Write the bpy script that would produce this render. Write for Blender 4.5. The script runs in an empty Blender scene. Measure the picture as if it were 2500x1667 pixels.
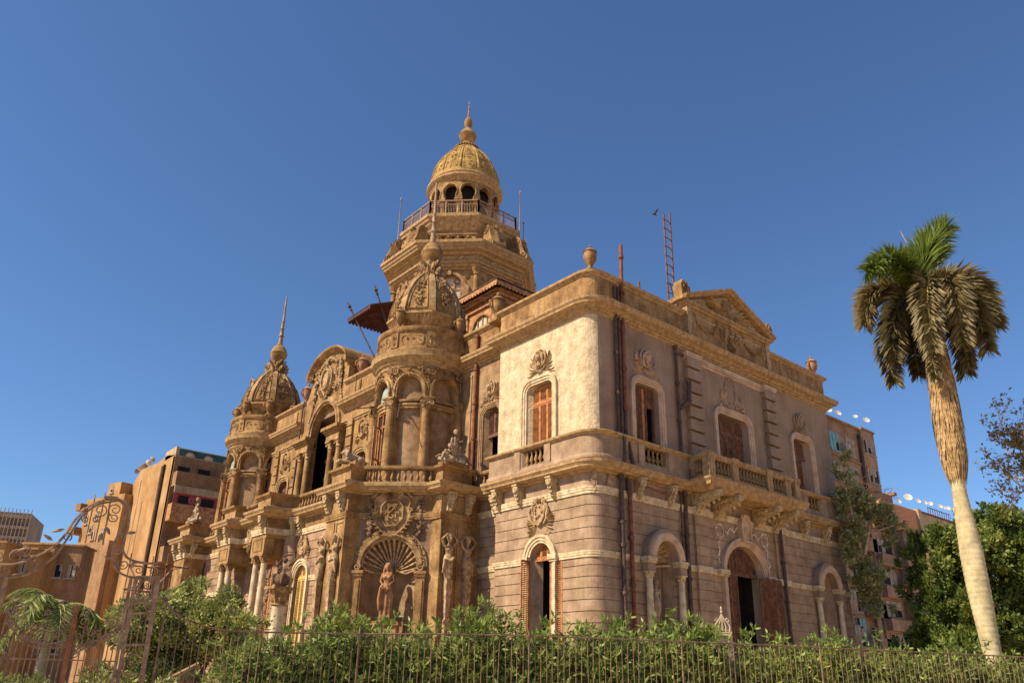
import bpy, bmesh, math, random
import numpy as np
from math import sin, cos, pi, radians, sqrt, atan2, hypot
from mathutils import Vector, Matrix
from mathutils.geometry import tessellate_polygon

scene = bpy.context.scene
COL = scene.collection
random.seed(7)
rng = np.random.default_rng(7)

# ------------------------------------------------------------------ camera
cam_data = bpy.data.cameras.new("camera")
cam = bpy.data.objects.new("camera", cam_data)
COL.objects.link(cam)
scene.camera = cam
cam_data.sensor_width = 36.0
cam_data.lens = 1895.42 * 36.0 / 2500.0
cam_data.shift_y = (928.0 - 833.5) / 2500.0
cam_data.clip_start = 0.1
cam_data.clip_end = 6000.0
_r = Vector((0.761395, -0.647932, 0.021483))
_u = Vector((-0.249019, -0.261708, 0.932469))
_f = Vector((0.598554, 0.715327, 0.360611))
_m = Matrix((( _r.x, _u.x, -_f.x, -21.4885), (_r.y, _u.y, -_f.y, -20.5597), (_r.z, _u.z, -_f.z, 1.6), (0, 0, 0, 1)))
cam.matrix_world = _m

# ------------------------------------------------------------------ light
SUN_EL = radians(44)
SUN_AZ = radians(166)
SUN_TO = Vector((cos(SUN_EL) * cos(SUN_AZ), cos(SUN_EL) * sin(SUN_AZ), sin(SUN_EL)))
world = bpy.data.worlds.new("World")
scene.world = world
world.use_nodes = True
nt = world.node_tree
for n in list(nt.nodes):
    nt.nodes.remove(n)
sky = nt.nodes.new("ShaderNodeTexSky")
sky.sky_type = 'NISHITA'
sky.sun_disc = False
sky.sun_elevation = SUN_EL
sky.sun_rotation = atan2(SUN_TO.x, SUN_TO.y)
sky.air_density = 1.0
sky.dust_density = 0.0
sky.ozone_density = 9.0
bgn = nt.nodes.new("ShaderNodeBackground")
bgn.inputs[1].default_value = 0.084
outn = nt.nodes.new("ShaderNodeOutputWorld")
nt.links.new(sky.outputs[0], bgn.inputs[0])
nt.links.new(bgn.outputs[0], outn.inputs[0])
sun_data = bpy.data.lights.new("sun", 'SUN')
sun_data.energy = 5.0
sun_data.angle = radians(0.5)
sun_data.color = (1.0, 0.83, 0.6)
sun = bpy.data.objects.new("sun", sun_data)
COL.objects.link(sun)
sun.rotation_euler = SUN_TO.to_track_quat('Z', 'Y').to_euler()
scene.view_settings.view_transform = 'Standard'
scene.view_settings.look = 'None'
scene.view_settings.exposure = 0.75
scene.view_settings.gamma = 1.0

# ------------------------------------------------------------------ materials
MATS = {}
def mat(name, c1, c2=None, c3=None, scale=1.5, bump=0.3, bscale=12.0, rough=0.9, streak=0.0, fine=0.25, metal=0.0, spec=0.3, det=6, bdist=0.02, chips=0.0):
    """procedural weathered surface: three colours mixed by noise + fine grain + streak stains + bump"""
    if name in MATS: return MATS[name]
    m = bpy.data.materials.new(name); m.use_nodes = True
    t = m.node_tree; N = t.nodes; L = t.links
    b = N["Principled BSDF"]
    b.inputs["Roughness"].default_value = rough
    b.inputs["Metallic"].default_value = metal
    b.inputs["Specular IOR Level"].default_value = spec
    c2 = c2 or tuple(x * 0.75 for x in c1); c3 = c3 or tuple(min(1, x * 1.25) for x in c1)
    tc = N.new("ShaderNodeTexCoord")
    n1 = N.new("ShaderNodeTexNoise"); n1.inputs["Scale"].default_value = scale; n1.inputs["Detail"].default_value = det; n1.inputs["Roughness"].default_value = 0.65
    L.new(tc.outputs["Object"], n1.inputs["Vector"])
    r = N.new("ShaderNodeValToRGB")
    e = r.color_ramp.elements
    e[0].position = 0.36; e[0].color = (*c2, 1)
    e[1].position = 0.66; e[1].color = (*c3, 1)
    k = e.new(0.5); k.color = (*c1, 1)
    L.new(n1.outputs["Fac"], r.inputs["Fac"])
    col = r.outputs["Color"]
    if fine > 0:
        n2 = N.new("ShaderNodeTexNoise"); n2.inputs["Scale"].default_value = scale * 14; n2.inputs["Detail"].default_value = 4
        L.new(tc.outputs["Object"], n2.inputs["Vector"])
        mr = N.new("ShaderNodeMapRange"); mr.inputs[1].default_value = 0.3; mr.inputs[2].default_value = 0.7
        mr.inputs[3].default_value = 1 - fine; mr.inputs[4].default_value = 1 + fine
        L.new(n2.outputs["Fac"], mr.inputs[0])
        mx = N.new("ShaderNodeVectorMath"); mx.operation = 'SCALE'
        L.new(col, mx.inputs[0]); L.new(mr.outputs[0], mx.inputs["Scale"])
        col = mx.outputs[0]
    if streak > 0:
        mp = N.new("ShaderNodeMapping"); mp.inputs["Scale"].default_value = (2.2, 2.2, 0.22)
        L.new(tc.outputs["Object"], mp.inputs["Vector"])
        n3 = N.new("ShaderNodeTexNoise"); n3.inputs["Scale"].default_value = 1.6; n3.inputs["Detail"].default_value = 7; n3.inputs["Roughness"].default_value = 0.7
        L.new(mp.outputs[0], n3.inputs["Vector"])
        mr = N.new("ShaderNodeMapRange"); mr.inputs[1].default_value = 0.42; mr.inputs[2].default_value = 0.7
        mr.inputs[3].default_value = 1.0; mr.inputs[4].default_value = 1.0 - streak
        L.new(n3.outputs["Fac"], mr.inputs[0])
        mx = N.new("ShaderNodeVectorMath"); mx.operation = 'SCALE'
        L.new(col, mx.inputs[0]); L.new(mr.outputs[0], mx.inputs["Scale"])
        col = mx.outputs[0]
    if chips > 0:
        n5 = N.new("ShaderNodeTexNoise"); n5.inputs["Scale"].default_value = 3.1; n5.inputs["Detail"].default_value = 9; n5.inputs["Roughness"].default_value = 0.75
        mp5 = N.new("ShaderNodeMapping"); mp5.inputs["Location"].default_value = (3.3, 7.1, 1.7); L.new(tc.outputs["Object"], mp5.inputs["Vector"]); L.new(mp5.outputs[0], n5.inputs["Vector"])
        m5 = N.new("ShaderNodeMapRange"); m5.inputs[1].default_value = .64; m5.inputs[2].default_value = .7; m5.inputs[3].default_value = 0; m5.inputs[4].default_value = chips; L.new(n5.outputs["Fac"], m5.inputs[0])
        x5 = N.new("ShaderNodeMix"); x5.data_type = 'RGBA'; L.new(m5.outputs[0], x5.inputs[0]); L.new(col, x5.inputs[6]); x5.inputs[7].default_value = (.62, .52, .4, 1); col = x5.outputs[2]
    L.new(col, b.inputs["Base Color"])
    if bump > 0:
        n4 = N.new("ShaderNodeTexNoise"); n4.inputs["Scale"].default_value = bscale; n4.inputs["Detail"].default_value = 6; n4.inputs["Roughness"].default_value = 0.7
        L.new(tc.outputs["Object"], n4.inputs["Vector"])
        bp = N.new("ShaderNodeBump"); bp.inputs["Strength"].default_value = bump; bp.inputs["Distance"].default_value = bdist
        L.new(n4.outputs["Fac"], bp.inputs["Height"])
        L.new(bp.outputs[0], b.inputs["Normal"])
    MATS[name] = m
    return m

M_OCHRE = mat("ochre stucco", (.28, .162, .064), (.17, .093, .036), (.39, .255, .115), scale=1.1, bump=.5, bscale=9, streak=.4, fine=.3, chips=.6)
M_TRIM = mat("ochre stone trim", (.3, .185, .082), (.16, .092, .04), (.44, .31, .155), scale=2.2, bump=.5, bscale=14, streak=.35, fine=.35)
M_CORN = mat("weathered cornice", (.36, .235, .115), (.25, .155, .073), (.45, .31, .16), scale=5.0, bump=.45, bscale=22, streak=.3, fine=.22)
M_MAUVE = mat("mauve painted plaster", (.32, .22, .14), (.24, .16, .1), (.4, .29, .195), scale=1.3, bump=.45, bscale=10, streak=.25, fine=.16, chips=.6)
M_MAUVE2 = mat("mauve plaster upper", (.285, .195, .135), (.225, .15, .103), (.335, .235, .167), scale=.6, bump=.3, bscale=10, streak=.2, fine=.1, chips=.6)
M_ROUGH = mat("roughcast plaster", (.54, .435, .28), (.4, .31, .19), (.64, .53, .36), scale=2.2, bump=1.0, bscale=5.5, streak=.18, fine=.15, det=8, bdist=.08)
M_CREAM = mat("cream painted band", (.5, .4, .25), (.34, .25, .15), (.64, .54, .36), scale=4, bump=.2, bscale=20, streak=.1, fine=.2)
M_COLUMN = mat("pale marble column", (.5, .41, .27), (.36, .28, .17), (.6, .51, .36), scale=3, bump=.15, bscale=20, fine=.12)
M_PANEL = mat("grey brown plaster", (.27, .17, .09), (.19, .115, .06), (.36, .245, .14), scale=1.6, bump=.8, bscale=4, fine=.15, streak=.15, bdist=.04, chips=.6)
M_RELIEF = mat("stucco relief", (.33, .22, .12), (.17, .105, .055), (.48, .35, .21), scale=6, bump=.4, bscale=25, fine=.3)
M_STATUE = mat("terracotta statue", (.27, .135, .06), (.14, .075, .04), (.4, .24, .13), scale=2.5, bump=.3, bscale=20, fine=.2)
M_STATUE2 = mat("weathered grey statue", (.32, .235, .155), (.2, .14, .09), (.42, .33, .23), scale=4, bump=.3, bscale=20, fine=.2)
M_DOME = mat("golden dome stucco", (.34, .215, .065), (.22, .13, .045), (.45, .31, .11), scale=1.5, bump=.35, bscale=10, streak=.25, fine=.25)
M_WOOD = mat("orange brown shutter wood", (.36, .14, .045), (.22, .08, .03), (.46, .21, .08), scale=5, bump=.25, bscale=20, rough=.7, fine=.3)
M_WOODY = mat("yellow shutter wood", (.5, .33, .1), (.4, .25, .07), (.6, .42, .16), scale=5, bump=.2, bscale=20, rough=.7, fine=.2)
M_WOODD = mat("dark brown wood", (.13, .06, .035), (.08, .035, .02), (.2, .1, .055), scale=5, bump=.3, bscale=20, rough=.75, fine=.3)
M_WOODV = mat("weathered verandah wood", (.34, .17, .07), (.17, .08, .04), (.45, .26, .12), scale=4, bump=.3, bscale=20, rough=.8, fine=.3)
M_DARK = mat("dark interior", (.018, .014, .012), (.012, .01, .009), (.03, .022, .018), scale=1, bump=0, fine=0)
M_PIPE = mat("dark cast iron pipe", (.075, .045, .035), (.045, .03, .025), (.13, .075, .05), scale=4, bump=.3, bscale=15, rough=.7)
M_PIPER = mat("rusty red pipe", (.17, .06, .028), (.1, .037, .02), (.23, .09, .045), scale=4, bump=.3, bscale=15, rough=.75)
M_RUST = mat("rusted steel", (.14, .058, .036), (.08, .035, .025), (.2, .09, .055), scale=6, bump=.3, bscale=20, rough=.8)
M_IRON = mat("brown wrought iron", (.27, .175, .11), (.17, .105, .065), (.36, .25, .165), scale=8, bump=.3, bscale=30, rough=.7, metal=.2)
M_IRON2 = mat("dark iron railing", (.17, .105, .07), (.1, .06, .042), (.25, .165, .11), scale=8, bump=.2, rough=.75)
M_IRONR = mat("rusty gate upright", (.24, .09, .04), (.15, .055, .03), (.3, .13, .065), scale=6, bump=.3, bscale=30, rough=.75)
M_TERRA = mat("terracotta urn", (.27, .14, .075), (.16, .085, .05), (.36, .21, .12), scale=5, bump=.3, bscale=20)
M_MAROON = mat("maroon painted canopy", (.07, .025, .027), (.045, .017, .02), (.11, .04, .035), scale=3, bump=.3, bscale=12, rough=.8)
M_CORB = mat('cream stucco carving', (.42, .31, .17), (.25, .175, .09), (.55, .42, .26), scale=7, bump=.4, bscale=25, fine=.3)
M_ROOF = mat("roof felt", (.2, .13, .09), bump=.3)
M_BRICK = None
def glass_mat():
    m = bpy.data.materials.new("window glass"); m.use_nodes = True
    b = m.node_tree.nodes["Principled BSDF"]
    b.inputs["Base Color"].default_value = (.16, .2, .2, 1); b.inputs["Roughness"].default_value = .12
    n = m.node_tree.nodes.new("ShaderNodeTexNoise"); n.inputs["Scale"].default_value = 2
    r = m.node_tree.nodes.new("ShaderNodeMapRange"); r.inputs[3].default_value = .08; r.inputs[4].default_value = .4
    m.node_tree.links.new(n.outputs["Fac"], r.inputs[0]); m.node_tree.links.new(r.outputs[0], b.inputs["Roughness"])
    return m
M_GLASS = glass_mat()
M_PANE = mat("dusty pale window pane", (.42, .38, .3), (.3, .26, .2), (.55, .52, .44), scale=2, bump=0, rough=.35, fine=.1)
def brick_mat(name, c1, c2, mortar, sc=6.0):
    m = bpy.data.materials.new(name); m.use_nodes = True
    t = m.node_tree; b = t.nodes["Principled BSDF"]; b.inputs["Roughness"].default_value = .92
    g = t.nodes.new("ShaderNodeNewGeometry"); s = t.nodes.new("ShaderNodeSeparateXYZ"); t.links.new(g.outputs["Position"], s.inputs[0])
    a = t.nodes.new("ShaderNodeMath"); a.operation = 'ADD'; t.links.new(s.outputs[0], a.inputs[0]); t.links.new(s.outputs[1], a.inputs[1])
    c = t.nodes.new("ShaderNodeCombineXYZ"); t.links.new(a.outputs[0], c.inputs[0]); t.links.new(s.outputs[2], c.inputs[1])
    k = t.nodes.new("ShaderNodeTexBrick"); k.inputs["Color1"].default_value = (*c1, 1); k.inputs["Color2"].default_value = (*c2, 1); k.inputs["Mortar"].default_value = (*mortar, 1)
    k.inputs["Scale"].default_value = sc; k.inputs["Mortar Size"].default_value = .03; k.inputs["Row Height"].default_value = .5
    t.links.new(c.outputs[0], k.inputs["Vector"]); t.links.new(k.outputs["Color"], b.inputs["Base Color"])
    bp = t.nodes.new("ShaderNodeBump"); bp.inputs["Strength"].default_value = .5; t.links.new(k.outputs["Fac"], bp.inputs["Height"]); bp.invert = True
    t.links.new(bp.outputs[0], b.inputs["Normal"])
    return m
M_BRICK = brick_mat("red infill brick", (.3, .1, .05), (.22, .07, .04), (.3, .2, .14), 5.0)
def leaf_mat(name, c1, c2, c3, trans=.35, rough=.5):
    m = bpy.data.materials.new(name); m.use_nodes = True
    t = m.node_tree; N = t.nodes; L = t.links
    b = N["Principled BSDF"]; b.inputs["Roughness"].default_value = rough; b.inputs["Specular IOR Level"].default_value = .35
    a = N.new("ShaderNodeAttribute"); a.attribute_name = "tint"; a.attribute_type = 'GEOMETRY'
    r = N.new("ShaderNodeValToRGB"); e = r.color_ramp.elements
    e[0].position = 0; e[0].color = (*c1, 1); e[1].position = 1; e[1].color = (*c3, 1); k = e.new(.5); k.color = (*c2, 1)
    L.new(a.outputs["Fac"], r.inputs["Fac"]); L.new(r.outputs["Color"], b.inputs["Base Color"])
    tr = N.new("ShaderNodeBsdfTranslucent"); L.new(r.outputs["Color"], tr.inputs["Color"])
    mx = N.new("ShaderNodeMixShader"); mx.inputs[0].default_value = trans
    L.new(b.outputs[0], mx.inputs[1]); L.new(tr.outputs[0], mx.inputs[2]); L.new(mx.outputs[0], N["Material Output"].inputs[0])
    return m

# ------------------------------------------------------------------ object helpers
def tag(o, label=None, cat=None, group=None, kind=None):
    if label: o["label"] = label
    if cat: o["category"] = cat
    if group: o["group"] = group
    if kind: o["kind"] = kind
    return o
def empty(name, loc, label, cat, group=None, rz=0.0):
    o = bpy.data.objects.new(name, None); COL.objects.link(o)
    o.location = loc; o.rotation_euler = (0, 0, rz); o.empty_display_size = .3
    return tag(o, label, cat, group)
def copy_tree(src, parent=None):
    o = src.copy(); COL.objects.link(o)
    if parent is not None: o.parent = parent
    for ch in src.children: copy_tree(ch, o)
    return o

def frame(x, y, z, deg):
    """facade frame: local x = right seen from outside, local y = up, local z = outward normal"""
    a = radians(deg)
    w = (cos(a), sin(a)); u = (-sin(a), cos(a))
    return Matrix(((u[0], 0, w[0], x), (u[1], 0, w[1], y), (0, 1, 0, z), (0, 0, 0, 1)))
def T(x, y, z): return Matrix.Translation((x, y, z))

class MB:
    def __init__(self): self.v = []; self.f = []
    def add(self, vs, fs, M=None):
        b = len(self.v)
        if M is not None: vs = [tuple(M @ Vector(p)) for p in vs]
        self.v.extend([tuple(p) for p in vs]); self.f.extend([tuple(i + b for i in f) for f in fs])
        return self
    def box(self, x0, x1, y0, y1, z0, z1, M=None):
        vs = [(x0, y0, z0), (x1, y0, z0), (x1, y1, z0), (x0, y1, z0), (x0, y0, z1), (x1, y0, z1), (x1, y1, z1), (x0, y1, z1)]
        fs = [(0, 3, 2, 1), (4, 5, 6, 7), (0, 1, 5, 4), (1, 2, 6, 5), (2, 3, 7, 6), (3, 0, 4, 7)]
        return self.add(vs, fs, M)
    def lathe(self, prof, seg=16, M=None, a0=0.0, cap=True, x=0, y=0, rfun=None):
        vs = []; fs = []
        n = len(prof)
        for i, (r, z) in enumerate(prof):
            for k in range(seg):
                a = a0 + 2 * pi * k / seg
                rr = r * (rfun(a, z) if rfun else 1)
                vs.append((x + rr * cos(a), y + rr * sin(a), z))
        for i in range(n - 1):
            for k in range(seg):
                k2 = (k + 1) % seg
                fs.append((i * seg + k, i * seg + k2, (i + 1) * seg + k2, (i + 1) * seg + k))
        if cap:
            fs.append(tuple(range(seg - 1, -1, -1))); fs.append(tuple((n - 1) * seg + k for k in range(seg)))
        return self.add(vs, fs, M)
    def tube(self, pts, rad, seg=6, M=None, cap=True, flat=1.0):
        pts = [Vector(p) for p in pts]; n = len(pts)
        if not hasattr(rad, '__len__'): rad = [rad] * n
        vs = []; fs = []
        t0 = (pts[1] - pts[0]).normalized()
        ref = Vector((0, 0, 1)) if abs(t0.z) < .9 else Vector((1, 0, 0))
        s = t0.cross(ref).normalized()
        for i in range(n):
            t = (pts[min(i + 1, n - 1)] - pts[max(i - 1, 0)])
            t = t.normalized() if t.length > 1e-9 else t0
            s = (s - t * s.dot(t)); s = s.normalized() if s.length > 1e-6 else t.cross(ref).normalized()
            q = t.cross(s)
            for k in range(seg):
                a = 2 * pi * k / seg
                vs.append(tuple(pts[i] + (s * cos(a) + q * sin(a) * flat) * rad[i]))
        for i in range(n - 1):
            for k in range(seg):
                k2 = (k + 1) % seg
                fs.append((i * seg + k, i * seg + k2, (i + 1) * seg + k2, (i + 1) * seg + k))
        if cap:
            fs.append(tuple(range(seg - 1, -1, -1))); fs.append(tuple((n - 1) * seg + k for k in range(seg)))
        return self.add(vs, fs, M)
    def ell(self, c, r, M=None, seg=8, rings=5):
        vs = [(c[0], c[1], c[2] - r[2])]; fs = []
        for i in range(1, rings):
            p = -pi / 2 + pi * i / rings
            for k in range(seg):
                a = 2 * pi * k / seg
                vs.append((c[0] + r[0] * cos(p) * cos(a), c[1] + r[1] * cos(p) * sin(a), c[2] + r[2] * sin(p)))
        vs.append((c[0], c[1], c[2] + r[2])); top = len(vs) - 1
        for k in range(seg):
            k2 = (k + 1) % seg
            fs.append((0, 1 + k2, 1 + k)); fs.append((top, top - seg + k, top - seg + k2))
            for i in range(rings - 2):
                fs.append((1 + i * seg + k, 1 + i * seg + k2, 1 + (i + 1) * seg + k2, 1 + (i + 1) * seg + k))
        return self.add(vs, fs, M)
    def poly(self, pts, d0, d1, M=None, holes=()):
        """prism of a 2-D polygon (local x,y) between local z d0 and d1"""
        loops = [list(pts)] + [list(h) for h in holes]
        tri = tessellate_polygon([[Vector((p[0], p[1], 0)) for p in l] for l in loops])
        flat = [p for l in loops for p in l]; n = len(flat)
        vs = [(p[0], p[1], d0) for p in flat] + [(p[0], p[1], d1) for p in flat]
        fs = []
        for t in tri:
            a, b, c = (flat[i] for i in t)
            if (b[0] - a[0]) * (c[1] - a[1]) - (b[1] - a[1]) * (c[0] - a[0]) < 0: t = (t[0], t[2], t[1])
            fs.append(tuple(reversed(t))); fs.append(tuple(i + n for i in t))
        b = 0
        for l in loops:
            m = len(l)
            for i in range(m):
                j = (i + 1) % m
                fs.append((b + i, b + j, b + j + n, b + i + n))
            b += m
        return self.add(vs, fs, M)
    def rib(self, pts, prof, closed=False, mp=None, M=None, cap=True):
        """moulding: 2-D path pts in the facade plane, prof = [(offset to the left of travel, height)]"""
        n = len(pts); P = [Vector((p[0], p[1])) for p in pts]; vs = []; fs = []; m = len(prof)
        for i in range(n):
            a = P[(i - 1) % n] if (closed or i > 0) else None
            c = P[(i + 1) % n] if (closed or i < n - 1) else None
            d1 = (P[i] - a).normalized() if a is not None else None
            d2 = (c - P[i]).normalized() if c is not None else None
            if d1 is None: d1 = d2
            if d2 is None: d2 = d1
            n1 = Vector((-d1.y, d1.x)); n2 = Vector((-d2.y, d2.x)); nn = n1 + n2
            nn = nn / max(nn.length_squared, .3) * 2 if nn.length > 1e-6 else n1
            for (o, h) in prof:
                q = P[i] + nn * o
                vs.append((q.x, q.y, h))
        for i in range(n if closed else n - 1):
            j = (i + 1) % n
            for k in range(m - 1):
                fs.append((i * m + k, j * m + k, j * m + k + 1, i * m + k + 1))
        if not closed and cap:
            fs.append(tuple(range(m - 1, -1, -1))); fs.append(tuple((n - 1) * m + k for k in range(m)))
        if mp: vs = [mp(*p) for p in vs]
        return self.add(vs, fs, M)
    def build(self, name, material, parent=None, smooth=None, loc=None, fix=True):
        me = bpy.data.meshes.new(name)
        me.from_pydata(self.v, [], self.f); me.validate(verbose=False)
        if fix:
            bm = bmesh.new(); bm.from_mesh(me)
            bmesh.ops.recalc_face_normals(bm, faces=bm.faces); bm.to_mesh(me); bm.free()
        if isinstance(material, (list, tuple)):
            for mm in material: me.materials.append(mm)
        else: me.materials.append(material)
        if smooth is not None:
            me.polygons.foreach_set("use_smooth", [True] * len(me.polygons))
            if smooth < 180: me.set_sharp_from_angle(angle=radians(smooth))
        o = bpy.data.objects.new(name, me); COL.objects.link(o)
        if parent is not None: o.parent = parent
        if loc is not None: o.location = loc
        return o

# ------------------------------------------------------------------ paths, walls and mouldings
class Path:
    """ground-plan polyline walked left to right as seen from outside"""
    def __init__(self, pts, closed=False):
        self.p = [Vector(q) for q in pts]; self.closed = closed
        if closed: self.p.append(self.p[0].copy())
        self.s = [0.0]
        for a, b in zip(self.p, self.p[1:]): self.s.append(self.s[-1] + (b - a).length)
        self.L = self.s[-1]; n = len(self.p); self.nn = []
        def nrm(i):
            d = (self.p[i + 1] - self.p[i]).normalized(); return Vector((d.y, -d.x))
        for i in range(n):
            if closed and i in (0, n - 1): a, b = nrm(n - 2), nrm(0)
            else:
                a = nrm(i - 1) if i > 0 else nrm(0); b = nrm(i) if i < n - 1 else nrm(n - 2)
            s = a + b; self.nn.append(s / max(s.length_squared, .25) * 2)
        self.seg = [nrm(i) for i in range(n - 1)]
    def at(self, s, d=0.0):
        for i, si in enumerate(self.s):
            if abs(si - s) < 1e-4:
                q = self.p[i] + self.nn[i] * d; return q.x, q.y
        i = 0
        while i < len(self.seg) - 1 and self.s[i + 1] < s: i += 1
        t = (s - self.s[i]) / (self.s[i + 1] - self.s[i])
        q = self.p[i].lerp(self.p[i + 1], t) + self.nn[i].lerp(self.nn[i + 1], t) * d
        return q.x, q.y
    def s_of(self, x, y):
        best = None
        for i in range(len(self.seg)):
            a, b = self.p[i], self.p[i + 1]; ab = b - a
            t = max(0, min(1, (Vector((x, y)) - a).dot(ab) / ab.length_squared))
            d = ((a + ab * t) - Vector((x, y))).length
            if best is None or d < best[0] - 1e-6: best = (d, self.s[i] + t * ab.length)
        return best[1]
def sweep(mb, path, prof, s0=None, s1=None):
    """prof: closed list of (outward d, z)"""
    s0 = 0 if s0 is None else s0; s1 = path.L if s1 is None else s1
    ss = [s0] + [s for s in path.s if s0 + 1e-3 < s < s1 - 1e-3] + [s1]
    closed = path.closed and s0 == 0 and abs(s1 - path.L) < 1e-6
    if closed: ss = ss[:-1]
    vs = []; fs = []; m = len(prof); n = len(ss)
    for s in ss:
        for d, z in prof:
            x, y = path.at(s, d); vs.append((x, y, z))
    for i in range(n if closed else n - 1):
        j = (i + 1) % n
        for k in range(m):
            k2 = (k + 1) % m
            fs.append((i * m + k, j * m + k, j * m + k2, i * m + k2))
    if not closed:
        fs.append(tuple(range(m - 1, -1, -1))); fs.append(tuple((n - 1) * m + k for k in range(m)))
    mb.add(vs, fs)
def arch(cx, hw, z0, zs, rise=None, n=14, top_r=None):
    """closed outline of an arched opening (round top, or rounded upper corners when top_r is given)"""
    rise = hw if rise is None else rise
    pts = [(cx - hw, z0), (cx + hw, z0)]
    if top_r is None:
        for i in range(n + 1):
            a = pi * i / n; pts.append((cx + hw * cos(a), zs + rise * sin(a)))
    else:
        r = top_r
        for i in range(6):
            a = pi / 2 * i / 5; pts.append((cx + hw - r + r * cos(a), zs - r + r * sin(a)))
        for i in range(6):
            a = pi / 2 + pi / 2 * i / 5; pts.append((cx - hw + r + r * cos(a), zs - r + r * sin(a)))
    return pts
def rect(x0, x1, z0, z1): return [(x0, z0), (x1, z0), (x1, z1), (x0, z1)]
def wall(mb, path, s0, s1, z0, z1, holes=(), d=0.0, t=.35, strips=None, outer=None):
    """wall panel along a path with openings; outer face at d, thickness t; strips = course list"""
    loops = [outer or rect(s0, s1, z0, z1)] + [list(h) for h in holes]
    tri = tessellate_polygon([[Vector((p[0], p[1], 0)) for p in l] for l in loops])
    flat = [p for l in loops for p in l]
    bm = bmesh.new()
    vv = [bm.verts.new((p[0], p[1], 0)) for p in flat]
    for q in tri:
        a, b, c = (flat[i] for i in q)
        ar = (b[0] - a[0]) * (c[1] - a[1]) - (b[1] - a[1]) * (c[0] - a[0])
        if abs(ar) < 1e-9: continue
        if ar < 0: q = (q[0], q[2], q[1])
        try: bm.faces.new([vv[i] for i in q])
        except ValueError: pass
    for s in path.s:
        if s0 + 1e-3 < s < s1 - 1e-3:
            bmesh.ops.bisect_plane(bm, geom=bm.verts[:] + bm.edges[:] + bm.faces[:], dist=1e-5, plane_co=(s, 0, 0), plane_no=(1, 0, 0))
    def finish(b2, dd, tt):
        r = bmesh.ops.extrude_face_region(b2, geom=b2.faces[:])
        top = {e for e in r["geom"] if isinstance(e, bmesh.types.BMVert)}
        for v in b2.verts: v.co.z = dd if v in top else dd - tt
        b2.verts.ensure_lookup_table(); b2.verts.index_update()
        vs = []
        for v in b2.verts:
            x, y = path.at(v.co.x, v.co.z); vs.append((x, y, v.co.y))
        mb.add(vs, [tuple(v.index for v in f.verts) for f in b2.faces])
    if strips:
        for (a, b) in strips:
            b2 = bm.copy()
            bmesh.ops.bisect_plane(b2, geom=b2.verts[:] + b2.edges[:] + b2.faces[:], dist=1e-5, plane_co=(0, a, 0), plane_no=(0, 1, 0), clear_inner=True)
            bmesh.ops.bisect_plane(b2, geom=b2.verts[:] + b2.edges[:] + b2.faces[:], dist=1e-5, plane_co=(0, b, 0), plane_no=(0, 1, 0), clear_outer=True)
            if len(b2.faces): finish(b2, d, .045)
            b2.free()
        finish(bm, d - .035, t)
    else:
        finish(bm, d, t)
    bm.free()
def courses(z0, z1, h, g=.035):
    out = []; z = z0
    while z < z1 - .08:
        e = min(z + h, z1); out.append((z + g / 2, e - g / 2)); z += h
    return out
def circle_path(cx, cy, r, n=48, a0=0.0):
    return Path([(cx + r * cos(radians(a0) + 2 * pi * k / n), cy + r * sin(radians(a0) + 2 * pi * k / n)) for k in range(n)], True)
# ------------------------------------------------------------------ ornament kit (local frame: x right, y up, z outward)
def leaf(mb, x, y, ang, ln, wd, h=.06, M=None, z=0.0, curl=.5):
    a = radians(ang); c, s = cos(a), sin(a)
    def q(t, w, zz): return (x + t * ln * c - w * wd * s, y + t * ln * s + w * wd * c, z + zz)
    vs = [q(0, 0, 0), q(.35, .5, 0), q(.35, -.5, 0), q(.4, 0, h), q(.78, .32, h * .3), q(.78, -.32, h * .3), q(.8, 0, h * (.8 + curl)), q(1, 0, h * curl)]
    fs = [(0, 3, 1), (0, 2, 3), (1, 3, 6, 4), (2, 5, 6, 3), (4, 6, 7), (5, 7, 6)]
    mb.add(vs, fs, M)
def scroll(mb, x, y, r, turns=1.4, a0=0.0, sgn=1, th=.035, M=None, z=.03, n=18):
    pts = []; rad = []
    for i in range(n + 1):
        t = i / n; a = radians(a0) + sgn * 2 * pi * turns * t; rr = r * (1 - .82 * t)
        pts.append((x + rr * cos(a), y + rr * sin(a), z)); rad.append(th * (1 - .35 * t))
    mb.tube(pts, rad, 5, M)
def rosette(mb, x, y, r, M=None, n=7, z=0.0, h=.06):
    for i in range(n): leaf(mb, x, y, 360 * i / n + 13, r, r * .55, h, M, z)
    mb.ell((x, y, z + h * .6), (r * .3, r * .3, h), M, 7, 4)
def spray(mb, x, y, a_mid, spread, n, ln, wd, h=.06, M=None, z=0.0):
    for i in range(n):
        a = a_mid + spread * (i / (n - 1) - .5); leaf(mb, x, y, a, ln * (1 - .25 * abs(i / (n - 1) - .5)), wd, h * random.uniform(.8, 1.4), M, z)
def garland(mb, pts, r, M=None, step=.07, z=.04, tag_=0):
    """string of fruit and leaves along points"""
    for (a, b) in zip(pts, pts[1:]):
        a = Vector(a); b = Vector(b); L = (b - a).length; n = max(1, int(L / step))
        for i in range(n):
            p = a.lerp(b, i / n)
            k = random.uniform(.75, 1.2) * r
            mb.ell((p.x + random.uniform(-.4, .4) * r, p.y + random.uniform(-.4, .4) * r, z + random.uniform(0, .4) * r), (k * .6, k * .6, k * .6), M, 6, 4)
            leaf(mb, p.x, p.y, random.uniform(0, 360), k * 1.5, k * .8, k * .5, M, z)
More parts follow.
